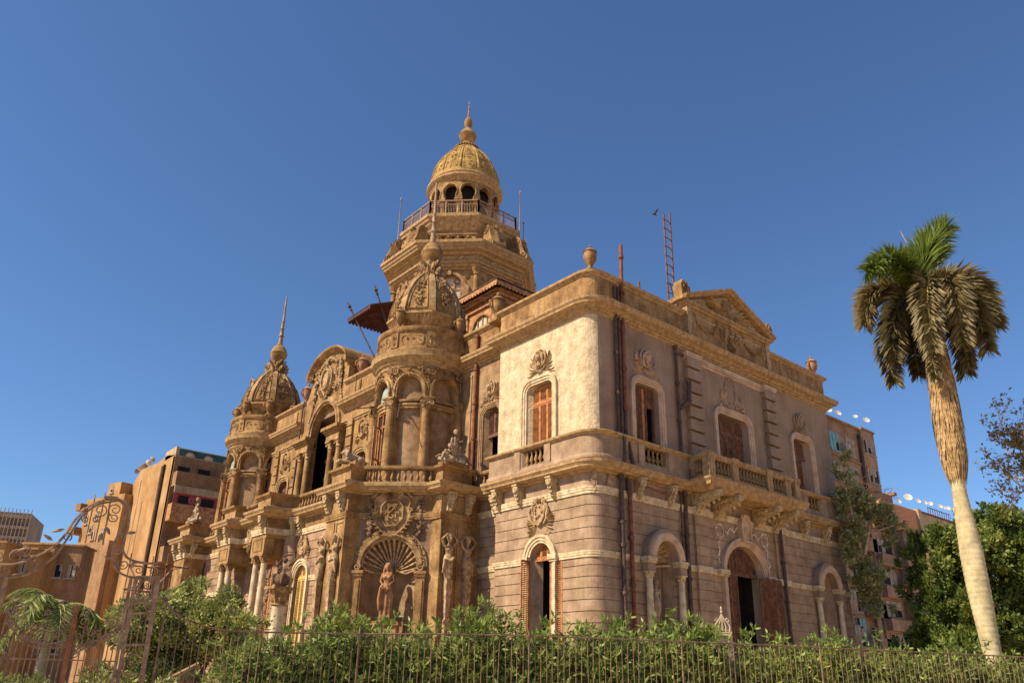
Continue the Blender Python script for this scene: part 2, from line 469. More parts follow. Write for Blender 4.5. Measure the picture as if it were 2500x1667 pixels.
def bust(mb, x, y, s, M=None, z=0.0, turn=1):
    """small relief head with veil, neck and shoulders; s = face height"""
    mb.ell((x, y, z + .16 * s), (.33 * s, .46 * s, .34 * s), M, 9, 7)
    mb.ell((x + turn * .1 * s, y - .04 * s, z + .46 * s), (.07 * s, .12 * s, .09 * s), M, 6, 4)
    mb.ell((x + turn * .08 * s, y - .24 * s, z + .4 * s), (.12 * s, .06 * s, .08 * s), M, 6, 4)
    mb.ell((x - .1 * s, y + .1 * s, z + .43 * s), (.07 * s, .05 * s, .05 * s), M, 5, 4)
    mb.ell((x + .22 * s, y + .1 * s, z + .38 * s), (.06 * s, .05 * s, .05 * s), M, 5, 4)
    mb.tube([(x - .38 * s, y - .75 * s, z + .08 * s), (x - .46 * s, y - .2 * s, z + .12 * s), (x - .36 * s, y + .34 * s, z + .2 * s), (x, y + .56 * s, z + .26 * s), (x + .36 * s, y + .34 * s, z + .2 * s), (x + .44 * s, y - .2 * s, z + .12 * s), (x + .34 * s, y - .7 * s, z + .06 * s)], [.1 * s, .13 * s, .15 * s, .16 * s, .15 * s, .12 * s, .09 * s], 6, M)
    mb.tube([(x, y - .35 * s, z + .12 * s), (x, y - .8 * s, z + .1 * s)], [.17 * s, .26 * s], 7, M)
def cameo(M, w=1.5, h=1.3):
    """veiled head in a round medallion over a spray of acanthus"""
    mb = MB(); s = h * .36; cy = h * .22
    disc = [(w * .24 * cos(a), cy + h * .33 * sin(a)) for a in [2 * pi * i / 20 for i in range(20)]]
    mb.poly(disc, -.02, .05, M)
    mb.rib(disc, [(0, .0), (0, .1), (.05, .12), (.09, .05), (.09, 0)], closed=True, M=M)
    bust(mb, 0, cy + .02, s, M, .05, turn=1)
    spray(mb, -.05 * w, -h * .22, 158, 60, 5, w * .42, .1, .06, M)
    spray(mb, .05 * w, -h * .22, 22, 60, 5, w * .45, .1, .06, M)
    for sg in (-1, 1):
        leaf(mb, sg * w * .2, -h * .1, 90 - sg * 38, w * .36, .13, .09, M); leaf(mb, sg * w * .24, h * .05, 90 - sg * 25, w * .3, .12, .08, M)
        scroll(mb, sg * w * .36, h * .12, .1, 1.3, 90, sg, .035, M); leaf(mb, sg * w * .12, -h * .3, -90 + sg * 50, w * .4, .12, .08, M)
        spray(mb, sg * w * .3, -h * .34, 90 - sg * 100, 50, 3, w * .26, .08, .05, M)
    garland(mb, [(-w * .22, -h * .12), (0, -h * .26), (w * .22, -h * .12)], .07, M)
    rosette(mb, 0, -h * .28, .15, M); rosette(mb, w * .15, -h * .18, .1, M)
    return mb
def shield_relief(M, w=1.5, h=1.4):
    """heraldic cartouche with curled top, drapery and leaf sprays"""
    mb = MB()
    o = [(-.22, .42), (-.12, .5), (0, .46), (.12, .5), (.22, .42), (.25, .2), (.2, -.05), (.1, -.2), (0, -.27), (-.1, -.2), (-.2, -.05), (-.25, .2)]
    pts = [(a * w, b * h) for a, b in o][::-1]
    mb.poly(pts, -.02, .1, M); mb.rib(pts, [(0, .08), (0, .15), (.05, .15), (.07, .1)], closed=True, M=M)
    for sg in (-1, 1):
        scroll(mb, sg * w * .18, h * .4, .13, 1.3, 90, sg, .045, M, .12); scroll(mb, sg * w * .28, h * .05, .12, 1.2, 90, -sg, .045, M, .1)
        spray(mb, sg * w * .18, -h * .18, 90 - sg * 62, 55, 5, w * .36, .11, .09, M); spray(mb, sg * w * .1, -h * .25, 90 - sg * 118, 50, 4, w * .42, .1, .07, M)
        mb.tube([(sg * w * .25, h * .3, .1), (sg * w * .33, h * .12, .14), (sg * w * .27, -h * .1, .1), (sg * w * .15, -h * .24, .08)], [.05, .07, .06, .04], 6, M)
    for i in range(7): leaf(mb, 0, h * .36, 30 + 20 * i, .18, .07, .1, M, .1)
    for i in range(9): mb.ell((random.uniform(-.12, .12) * w, random.uniform(-.05, .28) * h, .13), (.05, .06, .05), M, 6, 4)
    return mb
def corbel(M, w=.3, h=.85, d=.5):
    """scrolled bracket; top at local y=0, hangs down"""
    mb = MB()
    prof = [(0, 0), (d, 0), (d * 1.02, -.12 * h), (d * .98, -.25 * h), (d * .8, -.4 * h), (d * .5, -.55 * h), (d * .42, -.7 * h), (d * .46, -.82 * h), (d * .3, -.97 * h), (.0, -h)]
    vs = [(-w / 2, y, z) for z, y in prof] + [(w / 2, y, z) for z, y in prof]; n = len(prof)
    fs = [tuple(range(n)), tuple(range(2 * n - 1, n - 1, -1))] + [(i, (i + 1) % n, (i + 1) % n + n, i + n) for i in range(n)]
    mb.add(vs, fs, M)
    for sg in (-1, 1):
        pts = []
        for i in range(15):
            t = i / 14; a = pi * .5 - 2 * pi * 1.35 * t; rr = h * .2 * (1 - .8 * t); pts.append((sg * (w / 2 + .01), -h * .22 + rr * sin(a), d * .62 + rr * cos(a)))
        mb.tube(pts, h * .035, 5, M)
        mb.ell((sg * w / 2, -h * .22, d * .62), (.04, .05, .05), M, 6, 4)
    for i in range(4): leaf(mb, 0, -h * (.2 + .18 * i), -90, h * .26, w * .9, .06, M, d * (.98 - .17 * i) if i < 3 else d * .42)
    mb.tube([(0, -h * .05, d * .95), (0, -h * .3, d * .97), (0, -h * .6, d * .5)], [.05, .06, .04], 5, M)
    mb.ell((0, -h * .95, d * .22), (w * .3, h * .1, d * .25), M, 7, 5)
    mb.box(-w * .62, w * .62, -.05, .02, 0, d * 1.1, M)
    return mb
def baluster_mesh():
    mb = MB()
    mb.box(-.085, .085, -.085, .085, 0, .06); mb.box(-.085, .085, -.085, .085, .62, .68)
    mb.lathe([(.05, .05), (.075, .09), (.045, .13), (.095, .2), (.1, .27), (.06, .4), (.04, .5), (.042, .53), (.07, .55), (.06, .58), (.06, .63)], 10)
    o = mb.build("baluster", M_TRIM, None, 40); me = o.data
    bpy.data.objects.remove(o); return me
BAL = baluster_mesh()
def balusters(parent, pts_, z, scale=1.0, material=None):
    for (x, y) in pts_:
        o = bpy.data.objects.new("baluster", BAL); COL.objects.link(o); o.parent = parent
        o.location = (x, y, z); o.scale = (scale * 1.0, scale * 1.0, scale); o.rotation_euler = (0, 0, radians(45 if False else 0))
def spread(a, b, n):
    return [(a[0] + (b[0] - a[0]) * (i + .5) / n, a[1] + (b[1] - a[1]) * (i + .5) / n) for i in range(n)]
def shutter_leaf(mb, x0, x1, y0, y1, M=None, th=.05, bay=True, arched=None):
    """louvred leaf in local xy, thickness along z"""
    fr = .06
    if arched:
        cx, hw, ys, rise = arched
        top = lambda x: ys + rise * sqrt(max(0, 1 - ((x - cx) / hw) ** 2))
    else: top = lambda x: y1
    mb.box(x0, x0 + fr, y0, max(y0 + .05, top(x0 + fr * .3) - .01), 0, th, M); mb.box(x1 - fr, x1, y0, max(y0 + .05, top(x1 - fr * .3) - .01), 0, th, M)
    mb.box(x0 + fr, x1 - fr, y0, y0 + .09, 0, th, M)
    if not arched: mb.box(x0 + fr, x1 - fr, y1 - .07, y1, 0, th, M)
    y = y0 + .1
    while y < max(top(x0 + fr), top(x1 - fr)) - .06:
        xa, xb = x0 + fr, x1 - fr
        if arched:
            xs = [x0 + fr + (x1 - x0 - 2 * fr) * i / 8 for i in range(9)]; ok = [x for x in xs if top(x) > y + .05]
            if len(ok) > 1: xa, xb = ok[0], ok[-1]
            else: break
        mb.add([(xa, y, th * .1), (xb, y, th * .1), (xb, y + .045, th * .9), (xa, y + .045, th * .9), (xa, y + .012, th * .1), (xb, y + .012, th * .1), (xb, y + .057, th * .9), (xa, y + .057, th * .9)],
               [(0, 1, 2, 3), (4, 7, 6, 5), (0, 4, 5, 1), (2, 6, 7, 3), (0, 3, 7, 4), (1, 5, 6, 2)], M)
        y += .075
def window(parent, x, y, z, deg, w, h, arch_rise=None, open_=0, wood=None, rec=.3, glass=True, cols=3, transom=.72, tops=True, openings=None):
    """shuttered window; origin = centre of sill. parts: window (dark opening) > frame, shutter..."""
    wood = wood or M_WOOD; M = frame(x, y, z, deg)
    back = MB(); hw = w / 2
    if arch_rise: out = arch(0, hw, 0, h - arch_rise, arch_rise)
    else: out = rect(-hw, hw, 0, h)
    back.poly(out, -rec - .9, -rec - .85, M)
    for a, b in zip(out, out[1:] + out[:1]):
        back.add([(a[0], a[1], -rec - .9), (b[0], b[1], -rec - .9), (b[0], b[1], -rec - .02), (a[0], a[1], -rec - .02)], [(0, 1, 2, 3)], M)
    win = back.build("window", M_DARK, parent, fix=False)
    fr = MB()
    fr.rib(out[::-1] if False else out, [(0, -rec - .04), (0, -rec + .06), (.07, -rec + .06), (.07, -rec - .04)], closed=True, M=M)
    hs = h - (arch_rise or 0); yt = h * transom if not arch_rise else hs
    fr.box(-hw, hw, yt - .05, yt + .05, -rec - .03, -rec + .07, M)
    for i in range(1, cols): fr.box(-hw + w * i / cols - .03, -hw + w * i / cols + .03, yt, h - .05 - (0 if not arch_rise else arch_rise * .12), -rec - .03, -rec + .06, M)
    fr.build("frame", wood, win)
    if tops:
        sh = MB()
        for i in range(cols):
            xa, xb = -hw + .04 + (w - .08) * i / cols, -hw + .04 + (w - .08) * (i + 1) / cols
            if arch_rise: shutter_leaf(sh, xa, xb, yt + .04, h - .04, M @ T(0, 0, -rec), arched=(0, hw - .04, hs, arch_rise - .05))
            else: shutter_leaf(sh, xa, xb, yt + .04, h - .05, M @ T(0, 0, -rec))
        sh.build("shutter", wood, win)
    lw = w / cols
    for i in range(cols):
        xa, xb = -hw + .03 + (w - .06) * i / cols, -hw + .03 + (w - .06) * (i + 1) / cols
        mode = (openings[i] if openings else 'c')
        if mode == 'o': continue
        sh = MB(); shutter_leaf(sh, xa, xb, .02, yt - .05, M @ T(0, 0, -rec)); sh.build("shutter", wood, win)
    return win
def surround(mb, out, M=None, w=.28, d=.1, mp=None, open_bottom=True, drop=2):
    """moulded architrave around an opening outline whose first two points are the bottom corners"""
    pts = out[1:] + [out[0]]
    mb.rib(pts, [(0, -.02), (0, d * .5), (-w * .28, d * .5), (-w * .3, d * .9), (-w * .62, d * .9), (-w * .66, d * 1.3), (-w, d * 1.3), (-w, -.02)], M=M, mp=mp)
def ribbon_out(o): return o

# ------------------------------------------------------------------ figures: tapered limbs fused by a voxel remesh into one body
def fused(name, mb, material, parent=None, voxel=.03, smooth_it=2, label=None):
    o = mb.build(name, material, None, None)
    md = o.modifiers.new("r", 'REMESH'); md.mode = 'VOXEL'; md.voxel_size = voxel
    if smooth_it:
        ms = o.modifiers.new("s", 'SMOOTH'); ms.iterations = smooth_it; ms.factor = .5
    dg = bpy.context.evaluated_depsgraph_get()
    me = bpy.data.meshes.new_from_object(o.evaluated_get(dg)); me.name = name
    bpy.data.objects.remove(o)
    me.polygons.foreach_set("use_smooth", [True] * len(me.polygons))
    me.materials.clear(); me.materials.append(material)
    q = bpy.data.objects.new(name, me); COL.objects.link(q)
    if parent is not None: q.parent = parent
    return q
def folds_loft(mb, secs, M, nf=9, depth=.12, seg=30, ph=0.0):
    """draped cloth: secs = [(z, cx, cy, rx, ry)] with vertical folds growing towards the hem"""
    vs = []; fs = []; n = len(secs)
    for i, (z, cx, cy, rx, ry) in enumerate(secs):
        t = i / (n - 1); dp = depth * (1 - t) ** .7
        for k in range(seg):
            a = 2 * pi * k / seg; f = 1 + dp * sin(nf * a + ph + 1.3 * t) + dp * .4 * sin((nf * 2 + 1) * a)
            vs.append((cx + rx * f * cos(a), cy + ry * f * sin(a), z))
    for i in range(n - 1):
        for k in range(seg):
            k2 = (k + 1) % seg; fs.append((i * seg + k, i * seg + k2, (i + 1) * seg + k2, (i + 1) * seg + k))
    fs.append(tuple(range(seg - 1, -1, -1))); fs.append(tuple((n - 1) * seg + k for k in range(seg)))
    mb.add(vs, fs, M)
def head(mb, M, c, s, hair=1.0, long_hair=0.0):
    """head of height s centred at c, facing local -y"""
    x, y, z = c
    mb.ell((x, y, z + .02 * s), (.36 * s, .42 * s, .5 * s), M, 14, 10)
    mb.ell((x, y - .1 * s, z - .25 * s), (.24 * s, .26 * s, .24 * s), M, 10, 7)
    mb.tube([(x, y - .38 * s, z + .08 * s), (x, y - .5 * s, z - .08 * s)], [.05 * s, .085 * s], 6, M)
    mb.ell((x, y - .36 * s, z - .22 * s), (.12 * s, .07 * s, .05 * s), M, 7, 5)
    mb.tube([(x - .26 * s, y - .3 * s, z + .13 * s), (x, y - .41 * s, z + .14 * s), (x + .26 * s, y - .3 * s, z + .13 * s)], [.05 * s] * 3, 6, M)
    for sg in (-1, 1):
        mb.ell((x + sg * .13 * s, y - .34 * s, z + .02 * s), (.06 * s, .05 * s, .035 * s), M, 6, 4); mb.ell((x + sg * .37 * s, y + .03 * s, z), (.05 * s, .09 * s, .12 * s), M, 6, 5)
    if hair:
        for i in range(16):
            a = 2 * pi * i / 16
            mb.ell((x + .3 * s * cos(a), y + .06 * s + .36 * s * sin(a), z + (.28 if sin(a) < 0 else .12) * s), (.14 * s, .14 * s, .16 * s), M, 7, 5)
        mb.ell((x, y + .05 * s, z + .32 * s), (.34 * s, .38 * s, .28 * s), M, 10, 7); mb.ell((x, y + .42 * s, z + .1 * s), (.2 * s, .18 * s, .2 * s), M, 8, 6)
    if long_hair:
        for sg in (-1, 1):
            mb.tube([(x + sg * .32 * s, y - .05 * s, z + .2 * s), (x + sg * .45 * s, y - .02 * s, z - .3 * s), (x + sg * .5 * s, y - .1 * s, z - .8 * s), (x + sg * .42 * s, y - .2 * s, z - long_hair * s)], [.14 * s, .17 * s, .15 * s, .06 * s], 7, M)
def hand(mb, M, p, d, s, side=1):
    """palm with five separate bent fingers; d = direction of the fingers"""
    p = Vector(p); d = Vector(d).normalized(); up = Vector((0, 0, 1)) if abs(d.z) < .8 else Vector((0, -1, 0))
    x = d.cross(up).normalized(); n = x.cross(d).normalized()
    mb.tube([tuple(p), tuple(p + d * s * .5)], [s * .2, s * .25], 7, M, flat=.55)
    for i in range(4):
        o = x * (i - 1.5) * s * .14; L = s * (.44, .5, .47, .36)[i]
        a = p + d * s * .45 + o; b = a + d * L * .5; c = b + (d * .75 - n * .65).normalized() * L * .5
        mb.tube([tuple(a), tuple(b), tuple(c)], [s * .07, s * .062, s * .045], 5, M)
    a = p + d * s * .15 + x * side * s * .22; b = a + (d * .7 + x * side * .7).normalized() * s * .28; c = b + d * s * .2
    mb.tube([tuple(a), tuple(b), tuple(c)], [s * .075, s * .065, s * .05], 5, M)
def torso(mb, M, z0, H, bare=True):
    """female/male torso: z0 = hip height, H = hip to shoulder"""
    prof = [(0, .17, .12), (.15, .165, .12), (.35, .125, .1), (.55, .135, .105), (.75, .165, .12), (.9, .175, .1), (1.0, .12, .085), (1.06, .06, .06), (1.22, .052, .055)]
    vs = []; fs = []; seg = 16
    k = H / .52
    for t, rx, ry in prof:
        for j in range(seg):
            a = 2 * pi * j / seg; vs.append((rx * k * cos(a), ry * k * sin(a), z0 + t * H))
    for i in range(len(prof) - 1):
        for j in range(seg):
            j2 = (j + 1) % seg; fs.append((i * seg + j, i * seg + j2, (i + 1) * seg + j2, (i + 1) * seg + j))
    fs.append(tuple(range(seg - 1, -1, -1))); fs.append(tuple((len(prof) - 1) * seg + j for j in range(seg)))
    mb.add(vs, fs, M)
    for sg in (-1, 1):
        if bare: mb.ell((sg * .078 * k, -.1 * k, z0 + .7 * H), (.062 * k, .06 * k, .062 * k), M, 9, 7)
        mb.ell((sg * .175 * k, 0, z0 + .93 * H), (.06 * k, .06 * k, .06 * k), M, 8, 6)
def limb(mb, M, pts, rad): mb.tube(pts, rad, 9, M)
def urn(x, y, z, h, material, label, group, handle=True, name="urn"):
    mb = MB(); s = h
    mb.box(-.2 * s, .2 * s, -.2 * s, .2 * s, 0, .06 * s)
    mb.lathe([(.17 * s, .05 * s), (.17 * s, .1 * s), (.08 * s, .16 * s), (.08 * s, .22 * s), (.1 * s, .26 * s), (.19 * s, .4 * s), (.225 * s, .56 * s), (.2 * s, .64 * s), (.215 * s, .69 * s)], 18)
    body = mb.build(name, material, None, 50, (x, y, z))
    tag(body, label, "urn", group)
    lid = MB(); lid.lathe([(.16 * s, .69 * s), (.24 * s, .72 * s), (.2 * s, .76 * s), (.12 * s, .84 * s), (.04 * s, .88 * s), (.06 * s, .93 * s), (.02 * s, 1.0 * s)], 16)
    lid.build("lid", material, body, 50)
    if handle:
        for sg in (-1, 1):
            hb = MB(); hb.tube([(sg * .18 * s, 0, .4 * s), (sg * .31 * s, 0, .5 * s), (sg * .3 * s, 0, .64 * s), (sg * .2 * s, 0, .67 * s)], .03 * s, 6); hb.build("handle", material, body, 60)
    return body
# ------------------------------------------------------------------ ground
gm = MB()
gm.add([(-3000, -3000, 0), (3000, -3000, 0), (3000, 3000, 0), (-3000, 3000, 0)], [(0, 1, 2, 3)])
M_GROUND = mat("dusty ground", (.55, .39, .23), (.45, .31, .18), (.62, .46, .29), scale=.3, bump=.3, bscale=3)  # ground tone raised to bounce warm light up the shaded walls
g = gm.build("ground", M_GROUND); tag(g, kind="structure")
lw = MB(); lw.add([(-40, -9, .3), (-4, -9, .3), (-4, 40, .3), (-40, 40, .3), (-40, -9, 0), (-4, -9, 0), (-4, 40, 0), (-40, 40, 0)], [(0, 1, 2, 3), (0, 4, 5, 1), (1, 5, 6, 2), (2, 6, 7, 3), (3, 7, 4, 0)])
tag(lw.build("garden_lawn", mat("sandy bounce lawn", (.42, .31, .18), (.3, .23, .12), (.5, .38, .24), scale=1, bump=.5)), kind="structure")  # lawn coloured pale sand to bounce light onto the shaded walls

# ------------------------------------------------------------------ palace
PAL = empty("palace", (0, 0, 0), "ornate ochre and mauve stucco palace with carved relief, turrets and a tall domed tower", "palace")
RAD = .62
arcpts = [(RAD - RAD * cos(a), RAD - RAD * sin(a)) for a in [pi / 2 * i / 9 for i in range(10)]]
WP = Path([(.45, 10.4), (.45, 6.02), (0, 6.02)] + arcpts + [(19.1, 0), (19.1, 12)])
sX = lambda x: WP.s_of(x, 0)
sY = lambda y: WP.s_of(0, y)
sR = lambda y: WP.s_of(.45, y)
def shiftx(poly, f): return [(f(p[0]), p[1]) for p in poly]
S_E = sX(19.1)
# openings on the wing (world coordinates along each face)
NI1, NI2, DR = 3.82, 16.6, 9.73
DOORL = 3.05; WINL = 3.2
def onX(poly): return [(sX(p[0]), p[1]) for p in poly]
def onY(poly): return [(sY(p[0]), p[1]) for p in reversed(poly)]
ground_holes = [onX(arch(NI1, .76, 3.3, 6.3)), onX(arch(NI2, .76, 3.3, 6.3)), onX(arch(DR, 1.46, 2.6, 6.28, 1.27)), onY(arch(DOORL, .64, 2.8, 6.22))]
m = MB()
band_lo = courses(.3, 6.07, .42); band_hi = courses(6.31, 8.5, .438)
e_ = 1e-3
wall(m, WP, sY(6.02), S_E, .0, 8.51, ground_holes, d=0, t=.45, strips=band_lo + band_hi)
wall(m, WP, sR(7.9), sR(6.02), .0, 8.51, [], d=0, t=.3, strips=band_lo + band_hi)
m.build("ground_floor_wall", M_MAUVE, PAL)
m = MB(); wall(m, WP, sR(7.9), S_E, 8.75, 9.45, [], d=-.02, t=.4); m.build("frieze_wall", M_MAUVE, PAL)
# pale bands
m = MB()
bandp = lambda z0, z1, d: [(-.03, z0), (d * .6, z0), (d * .62, z0 + (z1 - z0) * .35), (d * .85, z0 + (z1 - z0) * .38), (d * .87, z0 + (z1 - z0) * .68), (d, z0 + (z1 - z0) * .72), (d, z1), (-.03, z1)]
sweep(m, WP, bandp(8.5, 8.8, .09), sR(7.9), S_E)
for a, b in ((sR(7.9), sY(DOORL + .98)), (sY(DOORL - .98), sX(NI1 - 1.36)), (sX(NI1 + 1.36), sX(6.1)), (sX(7.05), sX(DR - 1.85)), (sX(DR + 1.85), sX(12.3)), (sX(13.2), sX(NI2 - 1.36)), (sX(NI2 + 1.36), S_E)):
    sweep(m, WP, bandp(6.06, 6.31, .08), a, b)
m.build("string_course", M_CREAM, PAL)
# ground-floor pilasters either side of the door
m = MB()
pilP = Path([(0, 0), (30, 0)])
for a, b in ((6.1, 7.05), (12.3, 13.2)):
    pp = Path([(a, 0), (b, 0)])
    wall(m, pp, 0, b - a, 0, 8.5, [], d=.12, t=.2, strips=band_lo + band_hi)
m.build("pilaster", M_MAUVE, PAL)
m = MB()
for a, b in ((6.05, 7.1), (12.25, 13.25)):
    m.box(a, b, -.23, 0, 8.48, 8.82); m.box(a, b, -.2, 0, 6.05, 6.33)
m.build("pilaster_band", M_CREAM, PAL)
# ledge + base of balustrade zone
ledge = [(-.05, 9.36), (.06, 9.36), (.1, 9.42), (.3, 9.44), (.36, 9.49), (.44, 9.5), (.45, 9.57), (.5, 9.64), (.53, 9.67), (.54, 9.79), (.3, 9.81), (.3, 9.9), (-.05, 9.9)]
m = MB(); sweep(m, WP, ledge, sY(6.02), S_E)
# balcony slab over the door, part of the same ledge run
BX0, BX1, BYY = 5.75, 12.95, -1.55
bp = Path([(BX0, -.45), (BX0, BYY + .3), (BX1, BYY + .3), (BX1, -.45)])
sweep(m, bp, [(-.3, 9.36), (-.02, 9.36), (.05, 9.44), (.12, 9.5), (.2, 9.55), (.22, 9.68), (.3, 9.78), (.32, 9.87), (.1, 9.9), (-.3, 9.9)])
m.box(BX0 + .2, BX1 - .2, BYY + .5, -.1, 9.42, 9.88)
m.build("ledge", M_CORN, PAL)
# zone between ledge and sill, with openings for balusters in front of the windows
zb0, zb1 = 9.88, 10.86
bal_holes = []
def hx(a, b): return onX(rect(a, b, 10.12, 10.82))
def hy(a, b): return [(sY(b), 10.12), (sY(a), 10.12), (sY(a), 10.82), (sY(b), 10.82)]
holes = [hy(2.5, 3.85), hx(2.72, 4.15), hx(15.2, 16.7)]
m = MB(); wall(m, WP, sY(6.02), sX(BX0 + .1), zb0, zb1, holes[:2], d=.26, t=.26); wall(m, WP, sX(BX1 - .1), S_E, zb0, zb1, holes[2:], d=.26, t=.26)
sweep(m, WP, [(.2, 9.88), (.34, 9.88), (.33, 9.98), (.28, 10.06), (.2, 10.08)], sY(6.02), sX(BX0)); sweep(m, WP, [(.2, 9.88), (.34, 9.88), (.33, 9.98), (.28, 10.06), (.2, 10.08)], sX(BX1), S_E)
for s in (sY(2.28), sY(4.07), sX(2.5), sX(4.37), sX(14.97), sX(16.93)): sweep(m, WP, [(.2, 9.9), (.33, 9.9), (.33, 10.86), (.2, 10.86)], s - .17, s + .17)
m.build("sill_wall", M_MAUVE, PAL)
capz = [(-.03, 10.84), (.3, 10.84), (.32, 10.88), (.4, 10.92), (.42, 11.0), (.38, 11.03), (-.03, 11.05)]
m = MB(); sweep(m, WP, capz, sY(6.02), sX(BX0 + .05)); sweep(m, WP, capz, sX(BX1 - .05), S_E); m.build("sill_course", M_CORN, PAL)
def bal_on(path, s0, s1, n, z, parent, d=.13, sc=1.0):
    pts = [path.at(s0 + (s1 - s0) * (i + .5) / n, d) for i in range(n)]
    balusters(parent, pts, z, sc)
m = MB(); wall(m, WP, sY(3.9), sY(2.45), 10.08, 10.14, [], d=.24, t=.2); bl = m.build("balustrade", M_TRIM, PAL); bal_on(WP, sY(3.85), sY(2.5), 5, 10.13, bl)
m = MB(); wall(m, WP, sX(2.68), sX(4.2), 10.08, 10.14, [], d=.24, t=.2); bl = m.build("balustrade", M_TRIM, PAL); bal_on(WP, sX(2.72), sX(4.15), 5, 10.13, bl)
m = MB(); wall(m, WP, sX(15.15), sX(16.75), 10.08, 10.14, [], d=.24, t=.2); bl = m.build("balustrade", M_TRIM, PAL); bal_on(WP, sX(15.2), sX(16.7), 5, 10.13, bl)
# balcony balustrade
m = MB(); bp2 = Path([(BX0 + .18, -.3), (BX0 + .18, BYY + .42), (BX1 - .18, BYY + .42), (BX1 - .18, -.3)])
sweep(m, bp2, [(-.14, 9.88), (.14, 9.88), (.12, 10.08), (-.12, 10.08)])
sweep(m, bp2, [(-.12, 10.76), (.12, 10.76), (.18, 10.84), (.2, 10.98), (-.18, 11.0), (-.18, 10.84)])
for x in (BX0 + .2, BX0 + 1.95, BX0 + 4.65, BX1 - 1.0, BX1 - .2)[:5]:
    m.box(x - .22, x + .22, BYY + .24, BYY + .6, 9.9, 10.8); m.box(x - .26, x + .26, BYY + .2, BYY + .64, 10.8, 11.04)
m.box(BX0 - .02, BX0 + .38, -.5, 0, 9.9, 10.98); m.box(BX1 - .38, BX1 + .02, -.5, 0, 9.9, 10.98)
bl = m.build("balcony_balustrade", M_CORN, PAL)
yy = BYY + .42
balusters(bl, spread((BX0 + .42, yy), (BX0 + 1.73, yy), 5) + spread((BX0 + 2.17, yy), (BX0 + 4.43, yy), 9) + spread((BX0 + 4.87, yy), (BX1 - 1.22, yy), 4) + spread((BX1 - .78, yy), (BX1 - .42, yy), 1), 10.08, 1.0)
balusters(bl, spread((BX0 + .18, -.5), (BX0 + .18, BYY + .62), 3) + spread((BX1 - .18, -.5), (BX1 - .18, BYY + .62), 3), 10.08)
# big balcony brackets
for x in (6.25, 7.75, 10.85, 12.35):
    mb = MB(); M = frame(x, 0, 9.4, 270)
    prof = [(0, 0), (1.42, 0), (1.44, -.2), (1.2, -.3), (.85, -.36), (.55, -.5), (.32, -.75), (.16, -.86), (0, -.86)]
    vs = [(-.17, y, z) for z, y in prof] + [(.17, y, z) for z, y in prof]; n = len(prof)
    mb.add(vs, [tuple(range(n)), tuple(range(2 * n - 1, n - 1, -1))] + [(i, (i + 1) % n, (i + 1) % n + n, i + n) for i in range(n)], M)
    for sg in (-1, 1):
        for (cz, cy, r) in ((.3, -.42, .2), (1.22, -.16, .11)):
            mb.tube([(sg * .18, cy + r * (1 - .8 * t / 14) * sin(t * .6), cz + r * (1 - .8 * t / 14) * cos(t * .6)) for t in range(15)], .03, 5, M)
        for i in range(6): leaf(mb, 0, 0, 180 + 20 * (i % 2) - 10, .28, .16, .05, M @ Matrix.Translation((sg * .17, -.14 - .02 * i, .95 - .1 * i)) @ Matrix.Rotation(sg * pi / 2, 4, 'Y'))
    for i in range(5): leaf(mb, 0, -.26 - .1 * i, -90, .25, .26, .05, M, 1.3 - .26 * i)
    mb.build("balcony_bracket", M_CORB, PAL)
# corbels under the ledge
for (x, y, dg) in [(2.5, 0, 270), (4.5, 0, 270), (15.0, 0, 270), (17.15, 0, 270), (18.8, 0, 270), (0, 5.72, 180), (0, 4.3, 180), (0, 2.2, 180)]:
    corbel(frame(x, y, 9.4, dg), .26, .82, .42).build("corbel", M_CORB, PAL, 40)
for (x, y, dg) in [(.18, .18, 225), (.85, 0, 270)]:   # broken ones at the rounded corner
    mb = MB(); M = frame(x, y, 9.4, dg)
    mb.poly([(-.1, -.75), (0, -.86), (.1, -.75), (.12, -.3), (.08, 0), (-.08, 0), (-.12, -.3)], 0, .07, M); mb.ell((0, -.55, .06), (.09, .16, .05), M); mb.build("corbel", M_RELIEF, PAL, 40)
# upper wall, light roughcast on the sunny face and rounded corner, mauve plaster on the long face
s_turn = WP.s_of(*arcpts[7])
hL = [(sY(WINL + .8), 11.0)]
whL = [(s, z) for s, z in [(sY(p[0]), p[1]) for p in reversed(arch(WINL, .82, 11.0, 13.85, top_r=.3))]]
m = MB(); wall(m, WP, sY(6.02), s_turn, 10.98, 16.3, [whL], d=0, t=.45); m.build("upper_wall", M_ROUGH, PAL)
W1, W2, W3 = 3.36, 9.73, 15.95
wh = [onX(arch(W1, .78, 11.0, 13.75, top_r=.28)), onX(arch(W2, 1.25, 11.0, 13.75, top_r=.3)), onX(arch(W3, .82, 11.0, 13.9, top_r=.28))]
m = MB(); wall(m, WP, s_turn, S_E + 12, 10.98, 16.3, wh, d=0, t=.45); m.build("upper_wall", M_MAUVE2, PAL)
m = MB(); wall(m, WP, sR(10.3), sR(6.02), 9.9, 16.3, [[(WP.s_of(.45, 7.72), 9.95), (WP.s_of(.45, 6.5), 9.95), (WP.s_of(.45, 6.5), 13.6), (WP.s_of(.45, 6.75), 13.8), (WP.s_of(.45, 7.5), 13.8), (WP.s_of(.45, 7.72), 13.55)]], d=0, t=.4); m.build("upper_wall", M_PANEL, PAL)
